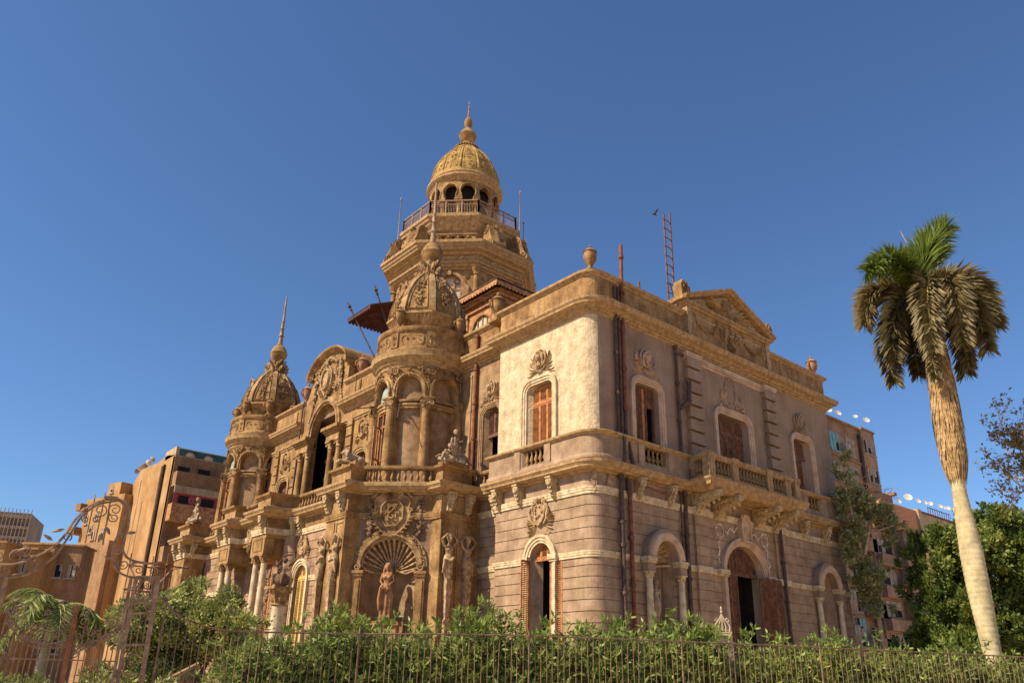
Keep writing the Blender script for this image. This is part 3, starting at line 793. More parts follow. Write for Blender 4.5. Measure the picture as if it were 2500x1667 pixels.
# surrounds
m = MB()
surround(m, arch(0, .82, 0, 2.85, top_r=.3), frame(0, WINL, 11.0, 180), .33, .1)
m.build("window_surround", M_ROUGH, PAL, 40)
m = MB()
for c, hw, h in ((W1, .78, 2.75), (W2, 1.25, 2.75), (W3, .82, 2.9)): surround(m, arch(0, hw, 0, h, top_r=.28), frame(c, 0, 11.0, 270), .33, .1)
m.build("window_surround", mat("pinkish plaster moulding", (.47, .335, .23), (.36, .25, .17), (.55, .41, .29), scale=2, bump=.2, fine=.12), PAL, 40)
m = MB(); surround(m, [(-.61, 0), (.61, 0), (.61, 3.6), (.36, 3.85), (-.36, 3.85), (-.61, 3.6)], frame(.45, 7.11, 9.95, 180), .25, .09); m.build("window_surround", M_PANEL, PAL, 40)
# windows of the wing
window(PAL, 0, WINL, 11.0, 180, 1.5, 2.8, wood=M_WOOD, rec=.28, cols=3, transom=.72)
window(PAL, W1, 0, 11.0, 270, 1.4, 2.7, wood=M_WOODD, rec=.26, cols=3, transom=.7, openings="cco")
window(PAL, W2, 0, 11.0, 270, 2.4, 2.7, wood=M_WOODD, rec=.3, cols=5, transom=.7, openings="ccccc")
window(PAL, W3, 0, 11.0, 270, 1.5, 2.8, wood=M_WOODD, rec=.28, cols=3, transom=.7, openings="cco")
m = MB(); M = frame(W1, 0, 11.0, 270); m.box(-.14, .0, .05, 2.62, -.22, -.16, M); m.build("window_post", M_WOOD, PAL)
window(PAL, .45, 7.11, 9.98, 180, 1.16, 3.75, wood=M_WOODD, rec=.26, cols=2, transom=.66, openings="oo")
# open shutter leaf folded against the recess wall, curtain in the gap
m = MB(); shutter_leaf(m, 0, .95, .05, 2.45, frame(.36, 8.72, 10.0, 186)); m.build("open_shutter", M_WOODD, PAL)
m = MB(); m.add([(0, 0, 0), (.42, 0, .05), (.45, .9, 0), (.3, 1.25, .02), (.12, .6, .05)], [(0, 1, 2, 3, 4)], frame(.75, 6.95, 10.0, 180)); m.build("curtain", mat("faded curtain", (.55, .5, .42), bump=.2), PAL)
# cameos above windows
cameo(frame(0, WINL - .05, 14.72, 180), 1.75, 1.35).build("portrait_relief", M_RELIEF, PAL, 50)
cameo(frame(W1, 0, 14.72, 270), 1.75, 1.35).build("portrait_relief", mat("grey pink relief", (.38, .26, .18), (.25, .16, .11), (.5, .36, .26), scale=6, bump=.3), PAL, 50)
cameo(frame(.45, 7.2, 14.55, 180), 1.5, 1.25).build("portrait_relief", M_RELIEF, PAL, 50)
cameo(frame(W3, 0, 14.75, 270), 1.5, 1.3).build("portrait_relief", M_MAUVE2, PAL, 50)
# tall wreath over the centre window
mb = MB(); M = frame(W2, 0, 14.1, 270)
ring = [(.42 * cos(a), 1.0 + .75 * sin(a)) for a in [2 * pi * i / 24 for i in range(24)]]
garland(mb, ring + [ring[0]], .06, M, .09)
for sg in (-1, 1):
    spray(mb, sg * .35, .35, 90 - sg * 38, 50, 5, .75, .16, .08, M); garland(mb, [(sg * .3, .2), (sg * .7, .32), (sg * .95, .1), (sg * 1.25, -.3)], .1, M, .07); scroll(mb, sg * .85, .25, .22, 1.3, 0, sg, .04, M)
rosette(mb, 0, .2, .25, M); bust(mb, 0, 1.75, .28, M, 0)
mb.build("wreath_relief", mat("grey pink relief", ()), PAL, 50)
# quoined pilasters and lintel on the long face
m = MB()
for a, b in ((6.1, 7.15), (12.5, 13.5)):
    m.box(a + .12, b - .12, -.08, .02, 11.0, 16.1); z = 11.1; i = 0
    while z < 15.7: m.box(a + .05 * (i % 1), b - .05 * (i % 1), -.26, 0, z, z + .48); z += .62; i += 1
m.build("quoin_pilaster", M_MAUVE2, PAL)
m = MB()
for a, b, d in ((6.05, 7.2, .3), (7.2, 12.45, .14), (12.45, 13.55, .3)):
    m.box(a, b, -d + .1, 0, 15.78, 15.92); m.box(a, b, -d + .03, 0, 15.922, 16.0); m.box(a - .02, b + .02, -d, 0, 16.002, 16.14)
m.build("lintel", mat("pinkish plaster moulding", ()), PAL)
# main cornice and parapet of the wing
corn = [(-.05, 16.24), (.04, 16.25), (.06, 16.34), (.13, 16.36), (.16, 16.44), (.26, 16.47), (.28, 16.55), (.4, 16.6), (.48, 16.62), (.49, 16.69), (.54, 16.76), (.56, 16.79), (.57, 16.88), (.15, 16.93), (-.05, 16.93)]
m = MB(); sweep(m, WP, corn, sR(10.2), WP.L); m.build("cornice", M_CORN, PAL)
m = MB(); wall(m, WP, sR(10.2), WP.L, 16.9, 18.1, [], d=.02, t=.35)
sweep(m, WP, [(0, 16.9), (.07, 16.9), (.06, 16.98), (.03, 17.02), (0, 17.03)], sR(10.2), WP.L)
m.build("parapet", M_OCHRE, PAL)
m = MB(); sweep(m, WP, [(-.4, 18.06), (.05, 18.06), (.08, 18.1), (.1, 18.15), (.16, 18.17), (.2, 18.21), (.22, 18.31), (.1, 18.36), (-.4, 18.36)], sR(10.2), WP.L); m.build("coping", M_CORN, PAL)
# roof slab
m = MB(); m.poly([(.3, .3), (18.8, .3), (18.8, 31), (-.9 + .3, 31), (-.9 + .3, 13), (.6, 10.5)], 16.7, 16.95); m.build("roof", M_ROOF, PAL)
# inner core walls keep daylight out of the rooms
m = MB(); m.box(1.7, 18.7, 1.7, 11.9, 0, 16.6); m.build("inner_wall", M_DARK, PAL)
# attic with pediment
m = MB()
m.box(6.35, 13.3, -.2, .5, 17.0, 18.6)
m.build("attic", M_OCHRE, PAL)
m = MB(); m.box(6.25, 13.4, -.3, .6, 18.6, 18.72); m.box(6.15, 13.5, -.4, .6, 18.722, 18.86)
m.poly([(6.2, 18.86), (13.45, 18.86), (9.83, 20.25)], -.0, .15, frame(0, 0, 0, 270))
m.rib([(6.05, 18.86), (9.83, 20.42), (13.6, 18.86)], [(0, -.6), (0, .42), (.06, .45), (.1, .55), (.2, .58), (.2, -.6)], M=frame(0, 0, 0, 270))
for x in (6.5, 13.15): m.box(x - .18, x + .18, -.28, 0, 17.0, 18.6)
m.build("pediment", M_CORN, PAL)
mb = MB(); M = frame(9.83, -.2, 0, 270)
M2 = frame(9.83, -.16, 0, 270)
spray(mb, 0, 19.15, 170, 30, 5, 2.1, .25, .12, M2); spray(mb, 0, 19.15, 10, 30, 5, 2.1, .25, .12, M2); spray(mb, 0, 19.2, 90, 70, 5, .9, .22, .12, M2); rosette(mb, 0, 19.25, .3, M2)
for sg in (-1, 1):
    garland(mb, [(sg * 2.9, 18.35), (sg * 2.7, 17.9), (sg * 2.1, 17.6), (sg * 1.4, 17.75), (sg * 1.1, 18.3)], .08, M, .08); leaf(mb, sg * 2.95, 18.4, -90, .95, .25, .1, M); leaf(mb, sg * 1.1, 18.4, -90, .5, .2, .1, M)
    scroll(mb, sg * .65, 17.9, .3, 1.4, 90, sg, .06, M); garland(mb, [(sg * .3, 18.3), (sg * .6, 18.05), (sg * .95, 18.2)], .09, M)
garland(mb, [(0, 18.55), (.1, 18.2), (-.05, 17.8), (.1, 17.4)], .16, M, .08); spray(mb, 0, 17.6, -90, 120, 6, .5, .14, .1, M)
mb.build("pediment_relief", M_TRIM, PAL, 50)
for x, sg in ((6.2, -1), (13.5, 1)):
    mb = MB(); mb.box(x - .22, x + .22, -.35, .25, 18.87, 19.05)
    mb.poly([(x - .22, 19.05), (x + .22, 19.05), (x + .26, 19.5), (x + .12, 19.85), (x - .12, 19.9), (x - .28, 19.6)], -.2, .3, frame(0, 0, 0, 270)); scroll(mb, x, 19.55, .2, 1.3, 90, sg, .05, frame(0, -.32, 0, 270)); mb.build("acroterion", M_OCHRE, PAL, 40)
# niches with half-round backs, shell heads and columns
for c in (NI1, NI2):
    back = MB(); vs = []; n = 14
    prof = [(z, .72) for z in (3.3, 4.5, 6.3)] + [(6.3 + .76 * sin(a), .72 * max(.02, cos(a))) for a in [pi / 2 * i / 6 for i in range(1, 7)]]
    for z, r in prof:
        for k in range(n + 1):
            a = pi * k / n; vs.append((c - r * cos(a) * .76 / .72, .33 + r * .8 * sin(a), z))
    fs = [(i * (n + 1) + k, i * (n + 1) + k + 1, (i + 1) * (n + 1) + k + 1, (i + 1) * (n + 1) + k) for i in range(len(prof) - 1) for k in range(n)]
    back.add(vs, fs); back.box(c - .76, c + .76, .0, .95, 3.2, 3.3)
    ni = back.build("niche", M_MAUVE2, PAL, 60, fix=False)
    m = MB(); M = frame(c, 0, 0, 270)
    op = arch(0, .76, 6.3, 6.3)[1:]; op = op + [op[0]]
    a_out = [(1.17 * cos(t), 6.3 + 1.2 * sin(t)) for t in [pi * i / 20 for i in range(21)]]; a_in = [(.72 * cos(t), 6.3 + .72 * sin(t)) for t in [pi * i / 20 for i in range(20, -1, -1)]]
    m.poly(a_out + a_in, 0, .36, M)
    m2 = MB(); m2.rib([(.72 * cos(t), 6.3 + .74 * sin(t)) for t in [pi * i / 20 for i in range(21)]], [(0, .3), (0, .42), (-.14, .42), (-.16, .46), (-.3, .46), (-.32, .4), (-.36, .4), (-.36, .3)], M=M)
    m.build("niche_hood", M_MAUVE2, ni, 40); m2.build("archivolt", mat("pinkish plaster moulding", ()), ni, 40)
    sh = MB()
    for i in range(11):
        a = pi * (i + .5) / 11
        pts = [(c - .1 * cos(a), .75, 6.15 + .1 * sin(a)), (c - .45 * cos(a), .72, 6.28 + .5 * sin(a)), (c - .7 * cos(a), .28, 6.3 + .72 * sin(a))]
        sh.tube(pts, [.03, .07, .1], 5)
        sh.ell((c - .7 * cos(a), .24, 6.3 + .72 * sin(a)), (.07, .06, .07))
    sh.tube([(c - .76, .1, 6.16), (c, .75, 6.1), (c + .76, .1, 6.16)], .05, 6)
    sh.build("shell", M_CORB, ni, 60)
    for sg in (-1, 1):
        x = c + sg * 1.0
        b = MB(); b.box(x - .22, x + .22, -.36, .0, 5.74, 6.06); b.build("impost_block", M_MAUVE2, ni)
        b = MB(); b.box(x - .26, x + .24, -.4, 0, 6.06, 6.16); b.box(x - .3, x + .28, -.44, 0, 6.162, 6.3); b.build("impost", M_CREAM, ni)
        b = MB(); b.lathe([(.18, 2.9), (.18, 3.1), (.145, 3.2), (.15, 3.6), (.125, 5.45)], 14, x=x, y=-.2)
        co = b.build("column", M_COLUMN, ni, 40)
        cp = MB(); cp.lathe([(.1, 5.42), (.13, 5.46), (.11, 5.5), (.16, 5.68), (.2, 5.72)], 12, x=x, y=-.2)
        for k in range(8):
            a = 2 * pi * k / 8; cp.ell((x + .15 * cos(a), -.2 + .15 * sin(a), 5.63 if k % 2 else 5.55), (.05, .05, .06), None, 5, 4)
        cp.box(x - .19, x + .19, -.39, -.01, 5.7, 5.74); cp.build("capital", M_CREAM, ni, 50)
# big door of the long face
window(PAL, DR, 0, 2.6, 270, 2.8, 4.9, arch_rise=1.22, wood=M_WOODD, rec=.3, cols=5, openings="ccooo")
for (x, ang, wd) in ((DR + .8, 232, .75), (DR + 1.46, 248, .78)):
    m = MB(); shutter_leaf(m, 0, wd, .05, 3.6, frame(x, -.15, 2.6, ang)); m.build("open_shutter", M_WOODD, PAL)
m = MB(); surround(m, arch(0, 1.46, 0, 3.68, 1.27), frame(DR, 0, 2.6, 270), .36, .12)
m.build("door_surround", mat("pinkish plaster moulding", ()), PAL, 40)
m = MB(); M = frame(DR, 0, 0, 270)
for sg in (-1, 1): m.box(sg * 1.86 - .3, sg * 1.86 + .3, 6.04, 6.12, 0, .2, M); m.box(sg * 1.86 - .34, sg * 1.86 + .34, 6.122, 6.32, 0, .26, M)
m.build("impost", M_CREAM, PAL)
mb = MB(); pts = [(-.34, 7.7), (.34, 7.7), (.4, 8.5), (.3, 8.75), (.12, 8.95), (-.12, 8.95), (-.3, 8.75), (-.4, 8.5)]
mb.poly(pts, 0, .22, M); mb.rib(pts, [(0, .2), (0, .3), (.07, .3), (.09, .2)], closed=True, M=M); scroll(mb, -.2, 8.8, .12, 1.3, 90, 1, .04, M, .25); scroll(mb, .2, 8.8, .12, 1.3, 90, -1, .04, M, .25)
spray(mb, 0, 7.9, 90, 100, 5, .4, .1, .05, M, .22); bust(mb, 0, 8.25, .2, M, .2)
mb.build("cartouche", mat("pinkish plaster moulding", ()), PAL, 40)
mb = MB(); 
for sg in (-1, 1):
    garland(mb, [(sg * .45, 8.3), (sg * .7, 8.1), (sg * .95, 8.25), (sg * 1.2, 8.0), (sg * 1.4, 8.1)], .055, M, .07, .03)
    rg = [(sg * 1.75 + .28 * cos(a), 8.05 + .3 * sin(a)) for a in [2 * pi * i / 14 for i in range(15)]]; garland(mb, rg, .055, M, .07, .02)
    garland(mb, [(sg * 1.7, 7.75), (sg * 1.95, 7.5), (sg * 1.85, 7.2), (sg * 2.0, 6.9), (sg * 1.9, 6.6)], .055, M, .07, .02)
mb.build("garland_relief", mat("pale painted relief", (.72, .64, .54), bump=.1), PAL, 50)
# small arched door on the sunny face
window(PAL, 0, DOORL, 2.8, 180, 1.26, 4.04, arch_rise=.62, wood=M_WOOD, rec=.26, cols=3, openings="ooo")
for (y, ang, wd) in ((DOORL + .6, 95, .5), (DOORL - .64, 188, .62)):
    m = MB(); shutter_leaf(m, 0, wd, .05, 3.4, frame(-.05, y, 2.8, ang)); m.build("open_shutter", M_WOOD, PAL)
m = MB(); surround(m, arch(0, .64, 0, 3.42), frame(0, DOORL, 2.8, 180), .34, .11)
M = frame(0, DOORL, 0, 180)
for sg in (-1, 1): m.box(sg * .85 - .2, sg * .85 + .2, 6.04, 6.12, 0, .17, M); m.box(sg * .85 - .24, sg * .85 + .24, 6.122, 6.33, 0, .22, M)
m.build("door_surround", M_CREAM, PAL, 40)
shield_relief(frame(0, DOORL + .03, 7.95, 180), 1.7, 1.5).build("cartouche", M_RELIEF, PAL, 50)
# drain pipes
def pipe(pts, r, material, joints=True):
    mb = MB(); mb.tube(pts, r, 8)
    if joints:
        for a, b in zip(pts, pts[1:]):
            a = Vector(a); b = Vector(b); L = (b - a).length
            if L > 2:
                for i in range(int(L / 1.8) + 1):
                    p = a.lerp(b, min(1, i * 1.8 / L)); mb.lathe([(r * 1.4, -.08), (r * 1.5, 0), (r * 1.4, .06)], 8, T(*p))
    return mb.build("drain_pipe", material, PAL, 50)
pipe([(1.38, -.16, 9.3), (1.38, -.16, 6.6), (1.42, -.16, 2)], .095, M_PIPE); pipe([(1.86, -.14, 9.3), (1.86, -.14, 8.7)], .11, M_PIPE); pipe([(1.9, -.14, 8.75), (1.95, -.14, 2)], .085, M_PIPER)
pipe([(1.36, -.42, 9.7), (1.36, -.42, 10.9), (1.36, -.13, 11.1), (1.36, -.13, 17.9)], .07, M_PIPE); pipe([(1.56, -.13, 10.6), (1.56, -.13, 17.9)], .06, M_PIPE); pipe([(1.86, -.42, 9.8), (1.82, -.13, 11.2), (1.82, -.13, 12.5)], .08, M_PIPE); pipe([(1.82, -.13, 12.3), (1.82, -.13, 17.7), (1.82, -.16, 20.1)], .085, M_PIPER)
pipe([(2.1, -.3, 8.55 + .6), (4.3, -.25, 9.0)], .05, M_PIPER, False)
pipe([(5.45, -.12, 16.2), (5.45, -.12, 10.6)], .07, M_PIPE); pipe([(5.45, -.5, 10.3), (5.45, -.5, 9.9)], .05, M_PIPE); pipe([(5.5, -.12, 9.3), (5.45, -.12, 2)], .09, M_PIPE); pipe([(5.2, -.1, 9.3), (5.2, -.1, 6.9)], .04, M_PIPE)
pipe([(5.45, -.12, 15.95), (6.0, -.12, 15.9)], .05, M_PIPE, False); pipe([(6.05, -.3, 14.6), (6.0, -.3, 13.6), (5.5, -.15, 13.2)], .11, M_PIPE, False)
pipe([(12.6, -.25, 8.9), (12.62, -.25, 2)], .08, M_PIPE)
pipe([(.3, 8.3, 17.9), (.3, 8.3, 11.3), (.3, 8.35, 10.2)], .09, M_PIPER); pipe([(.3, 8.62, 15.8), (.3, 8.62, 12.3)], .05, mat("ochre pipe", (.4, .24, .1)))
pipe([(-.05, 8.0, 9.2), (-.12, 7.9, 8.2), (-.12, 7.75, 4.1)], .07, M_PIPER)
# ------------------------------------------------------------------ main block of the palace, faces -X
YC = 21.95
# stepped ledge line: from the far pillar to the wing (left to right)
FPTS = [(-2.6, 34.4), (-4.85, 33.55), (-4.85, 31.6), (-3.45, 31.6), (-3.45, 25.75), (-5.0, 25.45), (-5.0, 23.7), (-4.35, 23.5), (-4.35, 20.8), (-5.0, 20.6), (-5.0, 18.85), (-4.35, 18.78), (-3.75, 18.6), (-3.45, 18.2),
        (-3.45, 12.5), (-4.85, 12.5), (-4.85, 10.6), (-4.2, 10.62), (-3.3, 9.62), (-1.88, 8.28), (-1.85, 7.6), (-.1, 7.6), (-.1, 7.9), (.45, 7.9), (.45, 6.02)]
FP = Path(FPTS)
m = MB(); sweep(m, FP, ledge); m.build("ledge", M_CORN, PAL)
m = MB(); wall(m, FP, 0, FP.L - 1.9, 8.3, 9.42, [], d=-.006, t=.3); m.build("frieze_wall", M_OCHRE, PAL)
m = MB(); sweep(m, FP, bandp(8.25, 8.52, .1), FP.s_of(-4.85, 12.5), FP.L - 1.9); m.build("string_course", M_OCHRE, PAL)
m = MB(); sweep(m, FP, bandp(8.5, 8.8, .1), 0, FP.s_of(-3.45, 12.55)); m.build("string_course", M_CREAM, PAL)
m = MB(); m.poly(FPTS + [(3, 6.2), (3, 34)], 9.3, 9.86); m.build("terrace", M_ROOF, PAL)
# ground wall of the bays
def gs(y): return 34.0 - y
GP = Path([(-3.45, 34.0), (-3.45, 12.4)])
AW1, AW2 = 17.45, 26.6
gh = [[(gs(p[0]), p[1]) for p in reversed(arch(AW1, .66, 2.6, 6.25))], [(gs(p[0]), p[1]) for p in reversed(arch(AW2 + .3, .66, 2.6, 6.25))], [(gs(23.5), 2.5), (gs(20.95), 2.5), (gs(20.95), 7.55), (gs(23.5), 7.55)]]
m = MB(); wall(m, GP, 0, GP.L, 0, 8.5, gh, d=0, t=.4, strips=band_lo + band_hi); m.build("ground_floor_wall", mat("pinkish ochre plaster", (.29, .185, .115), (.2, .12, .07), (.38, .26, .17), scale=1.4, bump=.4, streak=.3), PAL)
m = MB(); sweep(m, GP, bandp(6.06, 6.31, .09), gs(20.3), gs(AW1 + .95)); sweep(m, GP, bandp(6.06, 6.31, .09), gs(AW1 - .95), gs(12.5)); sweep(m, GP, bandp(6.06, 6.31, .09), gs(31.5), gs(AW2 + 1.2)); m.build("string_course", M_CREAM, PAL)
window(PAL, -3.45, AW1, 2.6, 180, 1.28, 4.3, arch_rise=.63, wood=M_WOODY, rec=.2, cols=3)
m = MB(); surround(m, arch(0, .66, 0, 3.65), frame(-3.45, AW1, 2.6, 180), .32, .12); m.build("window_surround", M_COLUMN, PAL, 40)
shield_relief(frame(-3.45, AW1, 7.75, 180), 1.5, 1.3).build("cartouche", M_RELIEF, PAL, 50)
# rounded quarter pier beside the porch
for y in (18.75, 25.35):
    m = MB()
    for (a, b) in band_lo + band_hi: m.lathe([(.5, a), (.5, b)], 24, x=-3.45, y=y)
    m.lathe([(.465, 0), (.465, 8.5)], 24, x=-3.45, y=y); m.lathe([(.56, 6.06), (.6, 6.31)], 24, x=-3.45, y=y); m.build("round_pier", mat("pinkish ochre plaster", ()), PAL, 40)
# porch: two blocks on paired columns, door between
for (y0, y1) in ((18.95, 20.6), (23.7, 25.35)):
    PO = MB(); PO.box(-5.0, -3.4, y0, y1, 7.46, 8.52); po = PO.build("porch_block", M_OCHRE, PAL)
    fr = MB(); fr.rib(rect(.25, y1 - y0 - .25, 7.65, 8.3), [(0, 0), (0, .03), (.05, .03), (.05, 0)], closed=True, M=frame(-5.0, y1, 0, 180)); fr.build("panel_moulding", M_OCHRE, po)
    for k, yy in enumerate((y0 + .32, y1 - .32)):
        for xx in (-4.72,):
            c = MB(); c.lathe([(.24, 2.2), (.24, 2.45), (.19, 2.55), (.185, 4), (.155, 7.08)], 16, x=xx, y=yy); c.build("column", M_COLUMN, po, 40)
            c = MB(); c.lathe([(.15, 7.05), (.2, 7.1), (.17, 7.14), (.23, 7.35), (.3, 7.4)], 14, x=xx, y=yy); c.box(xx - .3, xx + .3, yy - .3, yy + .3, 7.4, 7.458)
            for q in range(8):
                a = pi * q / 4; leaf(c, 0, 0, 90, .26, .2, .1, frame(xx + .17 * cos(a), yy + .17 * sin(a), 7.12, degrees_(a) if False else a * 180 / pi)); c.ell((xx + .25 * cos(a + .39), yy + .25 * sin(a + .39), 7.34), (.06, .06, .06), None, 6, 4)
            c.build("capital", M_TRIM, po, 50)
m = MB(); m.box(-3.3, -3.1, 20.95, 23.5, 2.5, 7.55); d = m.build("door", M_WOODD, PAL)
m = MB(); M = frame(-3.32, 22.22, 2.5, 180)
m.rib([(1.2, 0), (1.2, 5.0), (-1.2, 5.0), (-1.2, 0)], [(0, 0), (0, .12), (.16, .12), (.16, 0)], M=M); m.build("door_frame", M_WOOD, d)
m = MB()
for i in range(60): scroll(m, random.uniform(-.9, .9), random.uniform(1.5, 4.6), random.uniform(.1, .24), 1.4, random.uniform(0, 360), random.choice((-1, 1)), .03, M, .06)
m.build("door_grille", M_IRON, d)
m = MB(); m.box(-3.8, -3.4, 20.7, 23.7, 7.5, 7.62); m.box(-3.7, -3.4, 20.75, 23.65, 7.62, 7.74); m.build("door_lintel", M_OCHRE, PAL)
mb = shield_relief(frame(-4.37, 22.1, 8.85, 180) @ Matrix.Scale(1.5, 4, (0, 1, 0)), 1.3, 1.1); M = frame(-3.5, 22.1, 8.0, 180)
for sg in (-1, 1):
    scroll(mb, sg * .9, -.1, .28, 1.5, 0, sg, .05, M, .1); scroll(mb, sg * .45, .05, .24, 1.5, 180, -sg, .05, M, .1); spray(mb, sg * .9, 0, 60, 200, 6, .4, .14, .1, M)
mb.build("cartouche", M_RELIEF, PAL, 50)
# corbels of the stepped ledge
for (x, y, dg) in [(-4.85, 12.25, 180), (-4.85, 11.0, 180), (-3.45, 13.4, 180), (-3.45, 17.9, 180), (-5.0, 19.15, 180), (-5.0, 25.2, 180), (-5.0, 24.0, 180), (-1.45, 7.6, 270), (-.4, 7.6, 270), (-3.45, 26.4, 180), (-4.85, 33.2, 180), (-4.85, 31.95, 180), (-4.45, 31.6, 270), (-5.0 + .9, 23.6, 270), (-3.7, 18.45, 225), (.45, 6.5, 180)]:
    corbel(frame(x, y, 9.4, dg), .28, .84, .36).build("corbel", M_CORB, PAL, 40)
# podiums and balustrades above the ledge, rail height 10.68
podb = lambda p0, p1, nm="podium": None
def podium(pts, parent=PAL, cap=True):
    pp = Path(pts); m = MB()
    m.poly(pts, 9.88, 10.5); sweep(m, pp, [(-.05, 9.88), (.09, 9.88), (.07, 9.98), (0, 10.03), (-.05, 10.03)])
    sweep(m, pp, [(-.05, 10.42), (0, 10.42), (.06, 10.48), (.08, 10.53), (.17, 10.57), (.2, 10.68), (-.05, 10.7)]); m.poly(pts, 10.5, 10.69)
    return m.build("podium", M_OCHRE, parent)
podium([(-3.6, 12.4), (-4.8, 12.4), (-4.8, 10.7), (-3.9, 10.7)])
podium([(-1.8, 8.5), (-1.8, 7.68), (-.15, 7.68), (-.15, 8.5)])
podium([(-3.5, 20.6), (-4.95, 20.55), (-4.95, 18.95), (-4.3, 18.88), (-3.8, 18.7), (-3.5, 18.4), (-3.2, 18.4)])
podium([(-3.5, 25.4), (-4.95, 25.35), (-4.95, 23.75), (-4.3, 23.6), (-3.5, 23.6)])
podium([(-3.6, 33.5), (-4.8, 33.5), (-4.8, 31.7), (-3.6, 31.7)])
def balustrade(pts, n, parent=PAL, d0=0.0):
    pp = Path(pts); m = MB()
    sweep(m, pp, [(-.12, 9.78), (.12, 9.78), (.12, 9.9), (-.12, 9.9)]); sweep(m, pp, [(-.13, 10.5), (.12, 10.5), (.16, 10.55), (.18, 10.66), (-.15, 10.68)])
    b = m.build("balustrade", M_TRIM, parent)
    balusters(b, [pp.at(pp.L * (i + .5) / n, 0) for i in range(n)], 9.89, .9)
balustrade([(-3.5, 18.3), (-3.5, 14.2)], 12); balustrade([(-3.5, 13.9), (-3.5, 12.6)], 4); balustrade([(-4.3, 23.5), (-4.3, 20.7)], 10); balustrade([(-3.5, 31.5), (-3.5, 25.8)], 16)
nb = [(-4.15, 10.55), (-3.75, 10.0), (-3.3, 9.5), (-2.8, 9.0), (-2.3, 8.6), (-1.85, 8.3)]
balustrade(nb, 11); balustrade([(.32, 7.5), (.32, 6.1)], 4)
# pillars A (faces -X) and B (faces -Y) with panelled faces
def pillar(u0, u1, M, depth, nm="pillar"):
    mb = MB(); mb.box(u0, u1, 0, 8.3, -depth, 0, M); o = mb.build(nm, M_OCHRE, PAL)
    return o
pillar(-.95, .95, frame(-4.85, 11.55, 0, 180), 1.3); pillar(-.95, .95, frame(-4.85, 32.6, 0, 180), 1.3); pillar(-.88, .87, frame(-.97, 7.6, 0, 270), 1.2)
m = MB(); M = frame(-4.85, 11.55, 0, 180)
m.rib(rect(.1, .8, 7.2, 8.1), [(0, 0), (0, .04), (.05, .04), (.05, 0)], closed=True, M=M); m.box(-.12, -.06, 3, 8.1, 0, .05, M); m.box(.86, .95, 0, 8.25, 0, .06, M)
M = frame(-.97, 7.6, 0, 270); m.box(-.88, -.8, 0, 8.25, 0, .05, M); m.box(.05, .1, 2, 8.05, 0, .05, M); m.box(.1, .8, 2, 8.05, 0, .03, M); m.rib(rect(-.75, 0, 5.9, 8.05), [(0, 0), (0, .05), (.05, .05), (.05, 0)], closed=True, M=M)
m.build("pillar_moulding", M_OCHRE, PAL)
m = MB(); m.box(-.75, .5, 7.75, 10.5, 0, 9.36); m.build('return_wall', M_OCHRE, PAL)
# chamfer wall with the great shell niche
NA = 225; NX, NY = -3.22, 9.67
NF = lambda z=0, off=0: frame(NX, NY, z, NA) @ T(off, 0, 0)
NPp = Path([(NX - 1.75 * .7071 , NY + 1.75 * .7071), (NX + 1.95 * .7071, NY - 1.95 * .7071)])
cc = 1.95   # niche centre along the path
m = MB(); wall(m, NPp, 0, NPp.L, 0, 9.4, [[(cc - 1.22, 2.0), (cc + 1.22, 2.0)] + [(cc + 1.22 * cos(t), 6.15 + 1.3 * sin(t)) for t in [pi * i / 18 for i in range(19)]]], d=0, t=.5); nw = m.build("chamfer_wall", mat("umber plaster", (.21, .13, .08), (.14, .085, .052), (.28, .185, .12), scale=1.2, bump=.4, streak=.3), PAL)
M = NF(0, .2)
back = MB(); vs = []; n = 16; rows = [2.0, 4.0, 6.15] + [6.15 + 1.3 * sin(pi / 2 * i / 7) for i in range(1, 8)]; rr = [1, 1, 1] + [max(.02, cos(pi / 2 * i / 7)) for i in range(1, 8)]
for z, r in zip(rows, rr):
    for k in range(n + 1):
        a = pi * k / n; vs.append((1.22 * r * cos(a), z, -.1 - .75 * r * sin(a)))
back.add(vs, [(i * (n + 1) + k, i * (n + 1) + k + 1, (i + 1) * (n + 1) + k + 1, (i + 1) * (n + 1) + k) for i in range(len(rows) - 1) for k in range(n)], M)
ni = back.build("niche", M_PANEL, PAL, 60, fix=False)
sh = MB()
for i in range(15):
    a0, a1 = pi * i / 15, pi * (i + 1) / 15; am = (a0 + a1) / 2; e0 = a0 + .02; e1 = a1 - .02
    # each flute is a hollow lobe: two ridges and a sunk middle
    for e in (a0,): sh.tube([(.28 * cos(e), 6.0 + .3 * sin(e), -.52), (.75 * cos(e), 6.05 + .8 * sin(e), -.3), (1.18 * cos(e), 6.1 + 1.2 * sin(e), .0)], [.025, .04, .06], 5, M)
    lob = [(1.1 * cos(a0), 6.1 + 1.12 * sin(a0), .02)] + [(1.2 * cos(a0 + (a1 - a0) * t / 5) * (1 + .07 * sin(pi * t / 5)), 6.1 + 1.22 * sin(a0 + (a1 - a0) * t / 5) * (1 + .07 * sin(pi * t / 5)), .04) for t in range(6)] + [(1.1 * cos(a1), 6.1 + 1.12 * sin(a1), .02)]
    sh.tube(lob, .04, 5, M)
sh.tube([(1.18, 6.05, .02), (.7, 5.9, -.25), (.28, 6.0, -.5)], [.06, .05, .03], 6, M); sh.tube([(-1.18, 6.05, .02), (-.7, 5.9, -.25), (-.28, 6.0, -.5)], [.06, .05, .03], 6, M)
for k in range(60): 
    a = random.uniform(0, pi); q = random.uniform(.1, .5); leaf(sh, q * cos(a), 6.05 + q * sin(a), random.uniform(0, 360), .2, .1, .08, M, -.5)
sh.build("shell", M_RELIEF, ni, 60)
m = MB(); ap = [(1.3 * cos(t), 6.15 + 1.34 * sin(t)) for t in [pi * i / 24 for i in range(25)]]
